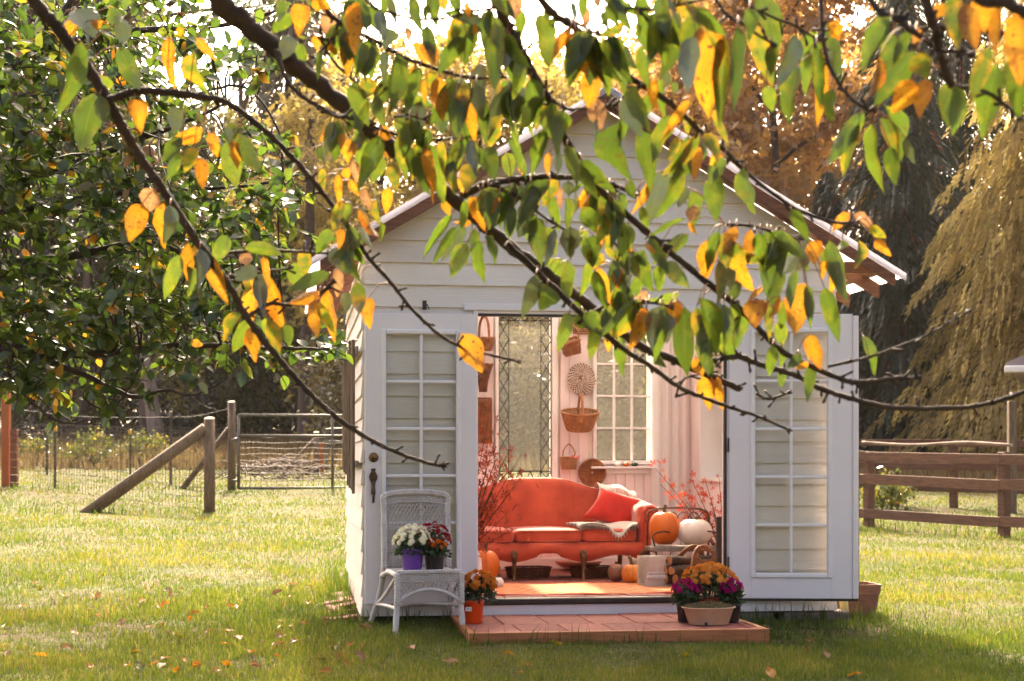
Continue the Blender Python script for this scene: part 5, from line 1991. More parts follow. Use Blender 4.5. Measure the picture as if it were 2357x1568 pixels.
def flower_mesh(name, mat, petals=12, layers=3, cup=.4, R=1.0, cen=None, ragged=0.0, seed=0):
    rg = random.Random(seed)
    mb = MB()
    for L in range(layers):
        n = max(5, petals - 2 * L)
        r_ = R * (1 - .27 * L)
        for k in range(n):
            a = 2 * PI * (k + .5 * L + rg.uniform(-.2, .2) * ragged) / n
            rr = r_ * (1 + rg.uniform(-.2, .1) * ragged)
            w_ = 2 * PI / n * .42
            z1 = cup * R * (.15 + .28 * L); z0 = .08 * L * R
            mb.add([V(0, 0, z0), V(rr * .65 * math.cos(a - w_), rr * .65 * math.sin(a - w_), z1 * .8 + z0), V(rr * math.cos(a), rr * math.sin(a), z1 * .5 + z0 - .1 * R * (L == 0)),
                    V(rr * .65 * math.cos(a + w_), rr * .65 * math.sin(a + w_), z1 * .8 + z0)], [(0, 1, 2, 3)])
    return mb.mesh(name, mat)


pinkf = flower_mesh('pink_flower', MAT['petal_pink'], 7, 2, .6)
rg = random.Random(2)
for k in range(7):
    inst('flower', pinkf, pbk, (rg.uniform(.0, .085), -.035 + rg.uniform(-.02, .01), .10 + rg.uniform(-.01, .035)), (rg.uniform(.6, 1.4), rg.uniform(-.5, .5), 0), (.017,) * 3)

# flat-weave picnic basket hung askew
q = SL(1315, 806, yw)
pk = sthing('picnic_basket', 'small brown splint basket hung tilted beside the leaded window', 'basket', q[0] + .005, yw - .01, q[1] - .03, 0, 'baskets hung on the back wall')
pk.rotation_euler = (.30, math.radians(-14), TH)
bwid, bdep, bh = .165, .13, .125
for (a, b, c, d, nm) in [(-1, 1, -1, -1, 'f'), (-1, 1, 1, 1, 'b'), (-1, -1, -1, 1, 'l'), (1, 1, -1, 1, 'r')]:
    mb = MB()
    for k in range(6):
        z0, z1 = bh * k / 6 + .001, bh * (k + 1) / 6 - .001
        o0, o1 = .86 + .14 * k / 6, .86 + .14 * (k + 1) / 6
        seg = 8
        for j in range(seg):
            u0, u1 = -1 + 2 * j / seg, -1 + 2 * (j + 1) / seg
            off = .0025 * (1 if (j + k) % 2 else -1)
            if nm in 'fb':
                s_ = -1 if nm == 'f' else 1
                P = [V(u0 * bwid / 2 * o0, s_ * (bdep / 2 * o0 + off), z0), V(u1 * bwid / 2 * o0, s_ * (bdep / 2 * o0 + off), z0), V(u1 * bwid / 2 * o1, s_ * (bdep / 2 * o1 + off), z1), V(u0 * bwid / 2 * o1, s_ * (bdep / 2 * o1 + off), z1)]
            else:
                s_ = -1 if nm == 'l' else 1
                P = [V(s_ * (bwid / 2 * o0 + off), u0 * bdep / 2 * o0, z0), V(s_ * (bwid / 2 * o0 + off), u1 * bdep / 2 * o0, z0), V(s_ * (bwid / 2 * o1 + off), u1 * bdep / 2 * o1, z1), V(s_ * (bwid / 2 * o1 + off), u0 * bdep / 2 * o1, z1)]
            mb.add(P, [(0, 1, 2, 3)])
    mb.build('splint_side', MAT['wicker'], pk)
mb = MB(); mb.box(-bwid / 2 * .86, bwid / 2 * .86, -bdep / 2 * .86, bdep / 2 * .86, -.004, .0); mb.build('bottom', MAT['wicker_d'], pk)
mb = MB()
for y in (-1, 1): mb.bbox(-bwid / 2 - .006, bwid / 2 + .006, y * bdep / 2 - .006, y * bdep / 2 + .006, bh - .012, bh + .008, .002)
for x in (-1, 1): mb.bbox(x * bwid / 2 - .006, x * bwid / 2 + .006, -bdep / 2 + .007, bdep / 2 - .007, bh - .012, bh + .008, .002)
mb.build('rim', MAT['wicker_l'], pk)
mb = MB(); mb.tube(spline([V(-bwid / 2, 0, .07), V(-bwid / 2 - .004, 0, bh + .06), V(-bwid / 2 + .03, 0, bh + .115), V(bwid / 2 - .03, 0, bh + .115), V(bwid / 2 + .004, 0, bh + .06), V(bwid / 2, 0, .07)], 6), .006, 6)
mb.build('handle', MAT['wicker_l'], pk, True)

# coiled round tray, two-tone stitching
q = SL(1338.5, 871, YB - .03)
ct = sthing('coiled_tray', 'round coiled tray with brown and cream spiral stitching', 'tray', q[0], YB - .035, q[1], 0, 'trays hung on the back wall')
mb = MB(); turns = 9; n = 800; Rm = .135
pts, ti = [], []
for i in range(n):
    f_ = (i / n) ** .5
    a = 2 * PI * turns * f_
    rr = Rm * f_
    pts.append(V(rr * math.cos(a) * .93, -.018 * (1 - f_ * f_) + .004, rr * math.sin(a) * 1.06))
    ti.append(1.0 if ((a / (2 * PI) * 26 + rr * 40) % 1.0) < .45 else 0.0)
mb.tube(pts, Rm / turns * .56, 6, tints=ti)
mb.build('coil', tint_mat('coil_stitch', [(0, (.19, .10, .06)), (.5, (.19, .10, .06)), (.51, (.74, .64, .55)), (1, (.74, .64, .55))]), ct, True)
mb = MB()
for k in range(46):
    a = 2 * PI * k / 46
    mb.tube([V((Rm - .006) * math.cos(a) * .93, 0, (Rm - .006) * math.sin(a) * 1.06), V((Rm + .007) * math.cos(a + .05) * .93, .002, (Rm + .007) * math.sin(a + .05) * 1.06)], .004, 4)
mb.build('scalloped_edge', MAT['knit'], ct, True)
# flat round tray
q = SL(1363, 1088, YB - .03)
rt = sthing('round_tray', 'plain brown woven round tray hung low on the wall', 'tray', q[0], YB - .035, q[1], 0, 'trays hung on the back wall')
mb = MB(); Rm = .115
for k in range(15):
    rr = .012 + (Rm - .012) * k / 14
    mb.tube([V(rr * math.cos(a), -.002 + .0035 * math.sin(16 * a + PI * (k % 2)), rr * math.sin(a)) for a in [2 * PI * i / 96 for i in range(96)]], .0052, 5, closed=True)
mb.build('woven_disc', MAT['wicker'], rt, True)
mb = MB()
for k in range(16):
    a = 2 * PI * k / 16
    mb.tube([V(.01 * math.cos(a), -.005, .01 * math.sin(a)), V(Rm * math.cos(a), -.005, Rm * math.sin(a))], .003, 4)
mb.build('spokes', MAT['wicker_l'], rt, True)
mb = MB(); mb.tube([V((Rm + .004) * math.cos(a), -.004, (Rm + .004) * math.sin(a)) for a in [2 * PI * i / 60 for i in range(60)]], .010, 8, closed=True); mb.build('rim', MAT['wicker'], rt, True)
# square concentric woven tray, mostly behind leaves
a = SL(1319, 768, YB - .02); b = SL(1374, 715, YB - .02)
sq_ = sthing('square_tray', 'square tray of nested brown bands hung above the splint basket', 'tray', (a[0] + b[0]) / 2, YB - .02, (a[1] + b[1]) / 2, 0, 'trays hung on the back wall')
hw = (b[0] - a[0]) / 2
for k in range(6):
    o1 = hw * (1 - k / 6); o0 = hw * (1 - (k + .8) / 6)
    mb = MB()
    for (c, d, e, f) in [(-o1, o1, -o1, -o0), (-o1, o1, o0, o1), (-o1, -o0, -o0, o0), (o0, o1, -o0, o0)]:
        mb.bbox(c, d, -.012 + .0015 * k, .01, e, f, .002)
    mb.build('band', MAT['wicker_d' if k % 2 else 'wicker'], sq_)

# wicker horn and tall wall pocket left of the leaded window, half behind the door
q = SL(1112, 870, yw)
hn = sthing('wicker_horn', 'flared wicker horn on the wall at the door edge', 'basket', q[0], yw, q[1] - .12, 0, 'baskets hung on the back wall')
mb = MB(); weave_rings(mb, lambda t: (.03 + .055 * t ** 1.6, .24 * t), 14, 20, 1, .7, .0058, .004); mb.build('woven_wall', MAT['wicker_d'], hn, True)
mb = MB(); mb.tube([V(.087 * math.cos(a), .061 * math.sin(a), .24 + .004 * math.sin(9 * a)) for a in [2 * PI * i / 40 for i in range(40)]], .007, 6, closed=True); mb.build('rim', MAT['wicker'], hn, True)
q = SL(1108, 1018, yw)
wp = sthing('wall_pocket', 'tall brown wicker wall pocket below the wicker horn', 'basket', q[0], yw, q[1], 0, 'baskets hung on the back wall')
mb = MB()
for k in range(34):
    z = .385 * k / 33
    mb.tube([V(-.085 + .17 * i / 32, -.03 + .003 * math.sin(i * PI / 2 + PI * (k % 2)), z) for i in range(33)], .0055, 5)
mb.build('woven_front', MAT['wicker'], wp, True)
mb = MB()
for i in range(9):
    x = -.085 + .17 * i / 8
    mb.tube([V(x, -.028, 0), V(x, -.028, .39)], .004 if i not in (0, 8) else .009, 6)
mb.tube([V(-.085, -.03, .39), V(.085, -.03, .39)], .009, 6); mb.tube([V(-.085, -.03, 0), V(.085, -.03, 0)], .009, 6)
mb.build('frame', MAT['wicker_d'], wp, True)
mb = MB(); mb.box(-.085, .085, -.018, .06, .0, .36); mb.build('backing', MAT['wicker_d'], wp)

# ---- lace curtain beside the window
cl = sthing('lace_curtain', 'white lace curtain with raised dots beside the sash window', 'curtain', 0, YB - .08, ZF)
ca, cb = SL(1498, 900, YB - .08)[0], SL(1578, 900, YB - .08)[0]
cur = lambda u, v: V(ca + (cb - ca) * u, .025 * math.sin(u * 22 + .6 * math.sin(v * 3)), .12 + 2.25 * v)
mb = MB(); mb.grid(cur, 70, 24); mb.build('cloth', MAT['lace'], cl, True)
mb = MB()
for i in range(8):
    for j in range(26):
        c = cur((i + .5 + .5 * (j % 2)) / 8.6, (j + .5) / 26)
        mb.lathe([(.0055, 0), (.004, .003), (0, .004)], 6, c=(c.x, 0, 0), capb=False)
        k0 = len(mb.v) - 18
        for w_ in range(k0, len(mb.v)):
            vx = mb.v[w_]
            mb.v[w_] = (vx[0], c.y - .002 - vx[2], c.z + vx[1])
mb.build('dots', MAT['trim'], cl, True)['kind'] = 'stuff'
mb = MB(); mb.tube([V(ca - .04, 0, 2.36), V(cb + .04, 0, 2.36)], .008, 8); mb.build('rod', MAT['trim'], cl, True)

# ---- cream fabric box, log carrier, logs
x0_, y0_ = SF(1487, 1352, ZF); x1_, _ = SF(1560, 1352, ZF)
fb = sthing('fabric_box', 'cream corded storage box with a band of crochet and tassels', 'box', x0_, y0_, ZF, .10)
bw2 = .27
mb = MB()
for k in range(15):
    z = .008 + .0155 * k
    zz = z
    mb.tube([V(0, 0, zz), V(bw2, 0, zz), V(bw2, .2, zz), V(0, .2, zz)], .0082, 6, closed=True)
mb.build('cord_wall', MAT['knit'], fb, True)
mb = MB(); mb.box(.006, bw2 - .006, .006, .194, .002, .012); mb.build('bottom', MAT['knit'], fb)
mb = MB()
for k in range(22):
    x = .008 + (bw2 - .016) * k / 21
    mb.tube([V(x, -.012, .095), V(x + .001, -.014, .060)], [.004, .006], 5)
    mb.tube([V(x, -.011, .095), V(x + .007, -.013, .118)], .0025, 4); mb.tube([V(x + .007, -.011, .095), V(x, -.013, .118)], .0025, 4)
mb.build('tassels', MAT['trim'], fb, True)

lx_, ly_ = SF(1600, 1356, ZF)
LA = math.radians(18)
lcx, lcz = SL(1608, 1300, .85)
cr = sthing('log_carrier', 'arched brown wicker log carrier filled with firewood', 'basket', lcx, .86, ZF, LA)
ALEN, AH = .165, .30


def carrier_pt(u, z, s):    # s = -1 front side, +1 back side
    w_ = .115 + .03 * math.sin(min(1, z / AH) * PI) - .055 * (z / AH) ** 2
    return V(u, s * w_, z)


for s in (-1, 1):
    mb = MB()
    hgt = lambda u: AH * math.sqrt(max(0, 1 - (u / ALEN) ** 2))
    mb.tube([carrier_pt(ALEN * math.cos(a), .012 + AH * math.sin(a), s) for a in [PI * k / 30 for k in range(31)]], .011, 8)
    for k in range(26):
        z = .015 + AH * .93 * k / 25
        um = ALEN * math.sqrt(max(0, 1 - (z / AH) ** 2))
        hole = .07 * math.sqrt(max(0, 1 - ((z - AH * .80) / .035) ** 2)) if abs(z - AH * .80) < .035 else 0
        spans = [(-um, um)] if hole == 0 else [(-um, -hole), (hole, um)]
        for a, b in spans:
            if b - a < .01: continue
            n = max(4, int((b - a) / .008))
            mb.tube([carrier_pt(a + (b - a) * i / n, z, s) + V(0, .004 * math.sin(((a + (b - a) * i / n)) / .022 * PI + PI * (k % 2)), 0) for i in range(n + 1)], .0068, 5)
    mb.build('woven_side', MAT['wicker'], cr, True)
mb = MB()
for k in range(15):
    y = -.11 + .22 * k / 14
    mb.tube([V(-ALEN, y, .012), V(ALEN, y, .012)], .007, 5)
mb.build('woven_floor', MAT['wicker_d'], cr, True)
rg = random.Random(6)
for k, (y, z, r_) in enumerate([(-.065, .062, .040), (.02, .060, .036), (.082, .060, .030), (-.035, .135, .034), (.045, .130, .037), (-.08, .13, .024), (.0, .200, .036), (.065, .195, .028)]):
    lg = sthing('log', 'split firewood log stacked in the wicker carrier', 'log', 0, 0, 0, 0, 'firewood logs')
    lg.matrix_world = cr.matrix_basis @ Matrix.Translation(V(-.045 + rg.uniform(-.03, .03), y, z)) @ Matrix.Rotation(rg.uniform(-.08, .08), 4, 'Z')
    mb = MB()
    n = 14
    pts = [V(-.23 + .46 * i / 8, .004 * math.sin(i * 1.3 + k), .004 * math.cos(i + k)) for i in range(9)]
    mb.tube(pts, [r_ * (1 + .05 * math.sin(i * 2.1 + k)) for i in range(9)], n, cap=False); mb.build('bark', MAT['log'], lg, True)
    mb = MB()
    for sgn in (-1, 1):
        mb.lathe([(r_ * .97, 0), (r_ * .5, .002), (0, .003)], n, capb=False)
        k0 = len(mb.v) - 3 * n
        for w_ in range(k0, len(mb.v)):
            vx = mb.v[w_]; mb.v[w_] = (sgn * (.229 + vx[2]), vx[0] + pts[0 if sgn < 0 else 8].y, vx[1] + pts[0 if sgn < 0 else 8].z)
    mb.build('cut_end', MAT['logend'], lg)

# ---- bowl and low trays under the sofa
q = SF(1330, 1313, ZF)
bo = sthing('wooden_bowl', 'wide shallow rosy wooden bowl under the sofa', 'bowl', q[0], min(q[1], YB - .25), ZF)
MAT['rosy'] = M('rosy_wood', (.46, .23, .17), (.38, .18, .13), 8, rough=.5)
mb = MB(); mb.lathe([(.06, 0), (.12, .02), (.19, .055), (.21, .085), (.20, .086), (.17, .055), (.1, .025), (0, .02)], 40); mb.build('body', MAT['rosy'], bo, True)
for i, (x, lab) in enumerate([(-.12, 'dark wicker tray pushed under the sofa middle'), (.42, 'dark wicker tray pushed under the sofa end'), (-.55, 'dark wicker tray pushed under the left of the sofa')]):
    tr = sthing('wicker_tray', lab, 'tray', cx_ + x, cy_ + .34, ZF, 0, 'trays stored under the sofa')
    mb = MB(); weave_rings(mb, lambda t: (.15 + .02 * t, .01 + .075 * t), 16, 6, 1.1, .8, .007, .006); mb.build('woven_wall', MAT['wicker_d'], tr, True)
    mb = MB(); mb.lathe([(0, .004), (.15, .004), (.15, .012), (0, .012)], 24, 1.1, .8, capb=False); mb.build('bottom', MAT['wicker_d'], tr)

# black metal stand by the right jamb
q = SL(1655, 1300, .5)
bst = sthing('metal_stand', 'slim black metal stand against the right door jamb', 'stand', q[0], .5, ZF)
mb = MB(); mb.bbox(-.02, .03, -.015, .015, 0, SL(1655, 1190, .5)[1] - ZF, .004); mb.build('upright', MAT['black'], bst)
mb = MB(); mb.bbox(-.045, .035, -.03, .03, 0, .012, .003); mb.build('foot', MAT['black'], bst)

# ---- red maple sprays
def maple_leaf_mesh(name, mat):
    mb = MB()
    pts = []
    for k, (ang, l) in enumerate([(-2.1, .55), (-1.15, .85), (-.38 * 0 - .0, 1.0), (1.15, .85), (2.1, .55)]):
        pass
    lob = [(-2.0, .55), (-1.0, .88), (0, 1.05), (1.0, .88), (2.0, .55)]
    vs = [V(0, 0, 0)]
    for i, (a, l) in enumerate(lob):
        vs.append(V(l * math.sin(a), l * math.cos(a), -.12 * l))
        w_ = .20
        vs.append(V(l * .5 * math.sin(a - w_ / .6), l * .5 * math.cos(a - w_ / .6), .03)); vs.append(V(l * .5 * math.sin(a + w_ / .6), l * .5 * math.cos(a + w_ / .6), .03))
    fs = []
    for i in range(5):
        b = 1 + 3 * i
        fs.append((0, b + 1, b, b + 2))
    mb.add(vs, fs)
    return mb.mesh(name, mat)


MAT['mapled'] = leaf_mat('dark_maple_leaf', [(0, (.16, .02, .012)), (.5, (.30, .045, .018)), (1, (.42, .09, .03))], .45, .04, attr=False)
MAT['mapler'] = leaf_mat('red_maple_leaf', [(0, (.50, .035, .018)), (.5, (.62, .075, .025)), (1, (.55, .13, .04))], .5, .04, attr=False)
ml_d = maple_leaf_mesh('maple_leaf_dark', MAT['mapled']); ml_r = maple_leaf_mesh('maple_leaf_red', MAT['mapler'])


def maple(label, base, stems, me, size, seed, nper, vase=True, jit=.06):
    rg = random.Random(seed)
    t = thing('maple_branches', label, 'branches', base)
    if vase:
        mb = MB(); mb.lathe([(.06, 0), (.085, .08), (.08, .2), (.045, .30), (.055, .34), (.045, .335), (.0, .3)], 24); mb.build('vase', MAT['trim'], t, True)
    for st_ in stems:
        p = spline([Vector(q) - Vector(base) for q in st_], 8)
        mb = MB(); m_ = len(p)
        mb.tube(p, [.005 - .0035 * i / m_ for i in range(m_)], 5)
        stm = mb.build('branch', MAT['twig'], t, True)
        for k in range(nper):
            i = min(m_ - 1, int(m_ * (.30 + .70 * (k + rg.random()) / nper)))
            o = p[i] + V(rg.gauss(0, jit), rg.gauss(0, jit), rg.gauss(0, jit) - .01)
            sc = size * rg.uniform(.6, 1.25)
            inst('leaf', me, stm, o, (rg.uniform(.6, 2.2), rg.uniform(-.7, .7), rg.uniform(0, 6.28)), (sc, sc, sc))
    return t


d_ = 12.15
b0 = px(1085, 1345, d_); b0.z = ZF
st = []
for (x, y) in [(1125, 960), (1110, 925), (1165, 1050), (1200, 1045), (1140, 1010), (1150, 1090), (1185, 1120), (1130, 1130), (1105, 1060), (1170, 1180), (1205, 1090), (1130, 1045), (1160, 1075), (1120, 1085), (1150, 1035), (1120, 1190), (1190, 1215), (1100, 1000), (1140, 1060)]:
    e = px(x, y, d_ + RNG.uniform(-.15, .15))
    st.append([b0 + V(0, 0, .3), b0.lerp(e, .5) + V(-.03, 0, .12), e])
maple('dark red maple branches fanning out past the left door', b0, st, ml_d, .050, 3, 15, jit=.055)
d_ = 12.9
b0 = px(1668, 1300, d_); b0.z = ZF
st = []
for (x, y) in [(1508, 1078), (1520, 1115), (1560, 1130), (1590, 1100), (1625, 1110), (1600, 1150), (1560, 1165), (1635, 1145), (1655, 1100), (1640, 1180), (1580, 1190), (1615, 1185)]:
    e = px(x, y, d_ + RNG.uniform(-.1, .1))
    st.append([b0 + V(0, 0, .15), b0.lerp(e, .55) + V(0, 0, .10), e])
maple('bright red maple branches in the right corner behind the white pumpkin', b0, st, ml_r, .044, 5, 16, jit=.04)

# ------------------------------------------------------------------ white wicker chair
def braid(mb, pts, r=.009, pitch=.06, amp=.011, n=5):
    p = spline(pts, 4)
    # resample evenly
    L = [0]
    for a, b in zip(p[:-1], p[1:]): L.append(L[-1] + (b - a).length)
    m = max(8, int(L[-1] / .008))
    q = []
    j = 0
    for i in range(m + 1):
        s = L[-1] * i / m
        while j < len(L) - 2 and L[j + 1] < s: j += 1
        t = (s - L[j]) / max(1e-6, L[j + 1] - L[j])
        q.append(p[j].lerp(p[j + 1], t))
    for k in range(3):
        out = []
        for i, c in enumerate(q):
            d = (q[min(i + 1, m)] - q[max(i - 1, 0)]).normalized()
            x = d.cross(V(0, 1, 0))
            if x.length < .1: x = d.cross(V(1, 0, 0))
            x.normalize(); y = d.cross(x)
            ph = 2 * PI * (L[-1] * i / m) / pitch + 2 * PI * k / 3
            out.append(c + x * amp * math.sin(ph) + y * amp * .6 * math.sin(2 * ph))
        mb.tube(out, r, n)


fl_ = px(912, 1462, 10.2); fr_ = px(1063, 1457, 10.3)
cb = (fl_ + fr_) / 2
CR = math.atan2(fr_.y - fl_.y, fr_.x - fl_.x)
ch = thing('wicker_chair', 'white wicker side chair holding two pots of chrysanthemums', 'chair', (cb.x, cb.y, gz(cb.x, cb.y)), CR)
hw = .213
SH = .405
WW = MAT['wicker_w']
# legs
for s in (-1, 1):
    mb = MB(); mb.tube(spline([V(s * hw * 1.06, -.01, -.01), V(s * hw, .0, .20), V(s * hw * .98, .012, SH - .01)], 6), [.019 + .002 * math.sin(i * 2.2) for i in range(13)], 10)
    mb.build('leg', WW, ch, True)
    mb = MB(); mb.tube(spline([V(s * .30, .66, -.01), V(s * .245, .56, .22), V(s * .225, .50, .42), V(s * .222, .52, .68), V(s * .220, .565, .90)], 6), [.019 + .0015 * math.sin(i * 2.2) for i in range(25)], 10)
    mb.build('leg', WW, ch, True)
# braces
mb = MB()
for s in (-1, 1):
    mb.tube(spline([V(s * .262, .60, .14), V(s * .235, .34, .24), V(s * hw, .06, SH - .04)], 5), .013, 8)
    mb.tube(spline([V(s * hw, .0, .17), V(s * .235, .30, .165), V(s * .262, .60, .15)], 5), .013, 8)
    mb.tube(spline([V(s * .238, .50, .35), V(s * .225, .25, .395), V(s * hw, .02, .385)], 4), .018, 8)
mb.tube(spline([V(-hw, .01, .19), V(0, .30, .175), V(hw, .01, .19)], 6), .012, 8)
mb.tube([V(-.26, .6, .15), V(.26, .6, .15)], .012, 8)
mb.build('stretchers', WW, ch, True)
# front apron: woven band and lattice above an arch
mb = MB()
arch = lambda x: .21 + .085 * (1 - (x / hw) ** 2)
mb.tube([V(-hw + 2 * hw * i / 30, -.004, arch(-hw + 2 * hw * i / 30)) for i in range(31)], .013, 8)
for k in range(6):
    z = SH - .006 - .0105 * k
    mb.tube([V(-hw + 2 * hw * i / 84, -.010 + .0042 * math.sin(i * PI / 2 + PI * (k % 2)), z) for i in range(85)], .0052, 5)
for i in range(22):
    x = -hw + 2 * hw * (i + .5) / 22
    mb.tube([V(x, -.01, SH), V(x, -.01, SH - .066)], .004, 4)
ap = mb.build('woven_apron', WW, ch, True)
mb = MB()
zt = SH - .064
n = 15
for i in range(-8, n + 8):
    for sg in (1, -1):
        x0 = -hw + 2 * hw * i / n
        pts = []
        for k in range(24):
            t = k / 23
            x = x0 + sg * t * .115; z = zt - t * .20
            if abs(x) <= hw and z >= arch(x) - .004: pts.append(V(x, -.008 + .003 * sg, z))
        if len(pts) > 1: mb.tube(pts, .0034, 4)
mb.build('apron_lattice', WW, ch, True)
mb = MB()
for s in (-1, 1): braid(mb, [V(s * hw, -.022, SH - .005), V(s * hw, -.024, .30), V(s * hw * 1.01, -.022, .20)])
braid(mb, [V(-hw, -.016, SH + .004), V(0, -.02, SH + .006), V(hw, -.016, SH + .004)], r=.007, amp=.008)
mb.build('front_braid', WW, ch, True)
# seat
mb = MB()
for k in range(38):
    y = .0 + .49 * k / 37
    w_ = hw + .012 * y
    mb.tube([V(-w_ + 2 * w_ * i / 40, y, SH - .008 + .003 * math.sin(i * PI / 2 + PI * (k % 2))) for i in range(41)], .0068, 4)
mb.build('woven_seat', WW, ch, True)
# back
yb_ = lambda z: .495 + .13 * max(0, z - SH) ** 1.15
xb_ = lambda z: .222 - .004 * (z - SH)
topz = lambda x: .905 + .02 * (1 - (x / .22) ** 2)
mb = MB()
braid(mb, [V(-xb_(z), yb_(z) - .02, z) for z in (SH, .55, .70, .82, .895)] + [V(-.12, yb_(.92) - .02, topz(-.12)), V(0, yb_(.92) - .02, topz(0)), V(.12, yb_(.92) - .02, topz(.12))] + [V(xb_(z), yb_(z) - .02, z) for z in (.895, .82, .70, .55, SH)], r=.010, amp=.012)
mb.build('back_braid', WW, ch, True)


def hband(mb, z0, z1, n, r=.0052):
    for k in range(n):
        z = z0 + (z1 - z0) * k / max(1, n - 1)
        w_ = xb_(z) - .012
        mb.tube([V(-w_ + 2 * w_ * i / 88, yb_(z) + .004 * math.sin(i * PI / 2 + PI * (k % 2)), z + (.018 * (1 - (i / 44 - 1) ** 2) if z > .8 else 0)) for i in range(89)], r, 5)


mb = MB(); hband(mb, .84, .893, 6); hband(mb, .668, .682, 2); hband(mb, SH + .015, SH + .07, 6); hband(mb, .52, .53, 2)
for i in range(20):
    x = -.20 + .40 * i / 19
    mb.tube([V(x, yb_(SH), SH), V(x, yb_(.53), .53)], .004, 4); mb.tube([V(x, yb_(.84), .84), V(x, yb_(.90), .90)], .004, 4)
mb.build('woven_back', WW, ch, True)
mb = MB()
for (za, zb) in ((.682, .84), (.53, .668)):
    n = 15
    for i in range(-6, n + 6):
        for sg in (1, -1):
            x0 = -.205 + .41 * i / n
            pts = []
            for k in range(16):
                t = k / 15
                x = x0 + sg * t * .095 * (zb - za) / .158; z = zb - t * (zb - za)
                if abs(x) <= .206: pts.append(V(x, yb_(z) + .003 * sg, z))
            if len(pts) > 1: mb.tube(pts, .0034, 4)
mb.build('back_lattice', WW, ch, True)

# ------------------------------------------------------------------ chrysanthemums
MUM_LEAF = leaf_mat('mum_leaf', [(0, (.018, .035, .010)), (.5, (.035, .065, .018)), (1, (.06, .095, .028))], .3, .05)
FL = {}


def fmat(nm, c0, c1, c2):
    return leaf_mat(nm, [(0, c0), (.5, c1), (1, c2)], .35, .0, attr=False)


FL['white'] = flower_mesh('white_mum', fmat('white_petals', (.78, .76, .70), (.86, .84, .80), (.82, .78, .66)), 15, 3, .55, ragged=1, seed=1)
FL['red'] = flower_mesh('red_mum', fmat('red_petals', (.30, .006, .012), (.42, .010, .018), (.36, .02, .02)), 13, 3, .5, ragged=.6, seed=2)
FL['orange'] = flower_mesh('orange_mum', fmat('orange_petals', (.66, .13, .012), (.75, .19, .02), (.62, .09, .01)), 13, 3, .5, ragged=.6, seed=3)
FL['amber'] = flower_mesh('amber_mum', fmat('amber_petals', (.62, .22, .03), (.50, .14, .02), (.72, .32, .06)), 14, 3, .5, ragged=.6, seed=4)
FL['gold'] = flower_mesh('gold_mum', fmat('gold_petals', (.66, .26, .04), (.74, .36, .08), (.60, .18, .03)), 14, 3, .5, ragged=.6, seed=5)
FL['magenta'] = flower_mesh('magenta_mum', fmat('magenta_petals', (.34, .008, .13), (.46, .015, .20), (.28, .006, .07)), 13, 3, .55, ragged=.6, seed=6)


def potted(name, label, loc, pot, potmat, kinds, R, zc, zh, n, fs, seed, leaves=520, rz=0.0, lsize=.020, under=.55, cx=0.0, cy=0.0, group='potted chrysanthemums'):
    """pot: (r_bottom, r_top, height); dome of flowers centred at height zc with radius R and height zh"""
    rg = random.Random(seed); r = np.random.RandomState(seed)
    t = thing(name, label, 'plant', loc, rz, group)
    rb, rt_, h = pot
    mb = MB(); mb.lathe([(rb * .96, 0), (rb, .006), (rt_ * .985, h - .02), (rt_ * 1.04, h - .018), (rt_ * 1.05, h - .002), (rt_ * .98, h), (rt_ * .93, h - .01), (rb * .9, .02)], 36)
    po = mb.build('pot', MAT[potmat], t, True)
    mb = MB(); mb.lathe([(rt_ * .93, h - .018), (0, h - .014)], 24, capb=False); mb.build('soil', MAT['log'], po)
    # leaves
    m = leaves
    u = r.normal(size=(m, 3)); u /= np.linalg.norm(u, axis=1)[:, None]
    u[:, 2] = np.abs(u[:, 2]) - under * r.rand(m)
    rr = (.45 + .52 * r.rand(m) ** .6)
    c = np.stack([cx + u[:, 0] * R * rr, cy + u[:, 1] * R * rr, zc + u[:, 2] * zh * rr - .012], 1)
    c[:, 2] = np.maximum(c[:, 2], h * .80)
    a = u + r.normal(size=(m, 3)) * .6; a[:, 2] -= .25; a /= np.linalg.norm(a, axis=1)[:, None]
    b = r.normal(size=(m, 3)); b -= a * (a * b).sum(1)[:, None]; b /= np.linalg.norm(b, axis=1)[:, None]
    s = lsize * (.6 + .8 * r.rand(m))[:, None]
    v = np.stack([c - a * s * .5, c + b * s * .45 + a * s * .1, c + a * s, c - b * s * .45 + a * s * .1], 1).reshape(-1, 3)
    inst('foliage', npmesh('foliage', v, np.arange(m * 4).reshape(m, 4), MUM_LEAF, r.rand(m)), t)['kind'] = 'stuff'
    mb = MB()
    for k in range(16):
        aa = k * 2.4; q = V(cx + math.cos(aa) * R * .55, cy + math.sin(aa) * R * .55, zc + zh * .4)
        mb.tube(spline([V(math.cos(aa) * rt_ * .3, math.sin(aa) * rt_ * .3, h - .02), V(q.x * .6, q.y * .6, (h + q.z) / 2), q], 3), .003, 4)
    mb.build('stems', MAT['stem'], t, True)
    for k in range(n):
        kind = kinds[0] if len(kinds) == 1 else rg.choice(kinds)
        zz = 1 - (k + .5) / n * .93
        zz = max(zz, .02)
        rad = math.sqrt(1 - zz * zz)
        aa = k * 2.39996 + rg.uniform(-.25, .25)
        bump = rg.uniform(.94, 1.07)
        p = V(cx + math.cos(aa) * rad * R * bump, cy + math.sin(aa) * rad * R * bump, zc + zz * zh * bump)
        nrm = V(math.cos(aa) * rad, math.sin(aa) * rad, zz + .15).normalized()
        q = (nrm + V(rg.uniform(-.3, .3), rg.uniform(-.3, .3), rg.uniform(-.2, .2))).normalized().to_track_quat('Z', 'Y')
        sc = fs * rg.uniform(.75, 1.2)
        inst('flower', FL[kind], t, mtx=Matrix.LocRotScale(p, q, V(sc, sc, sc)))
    return t


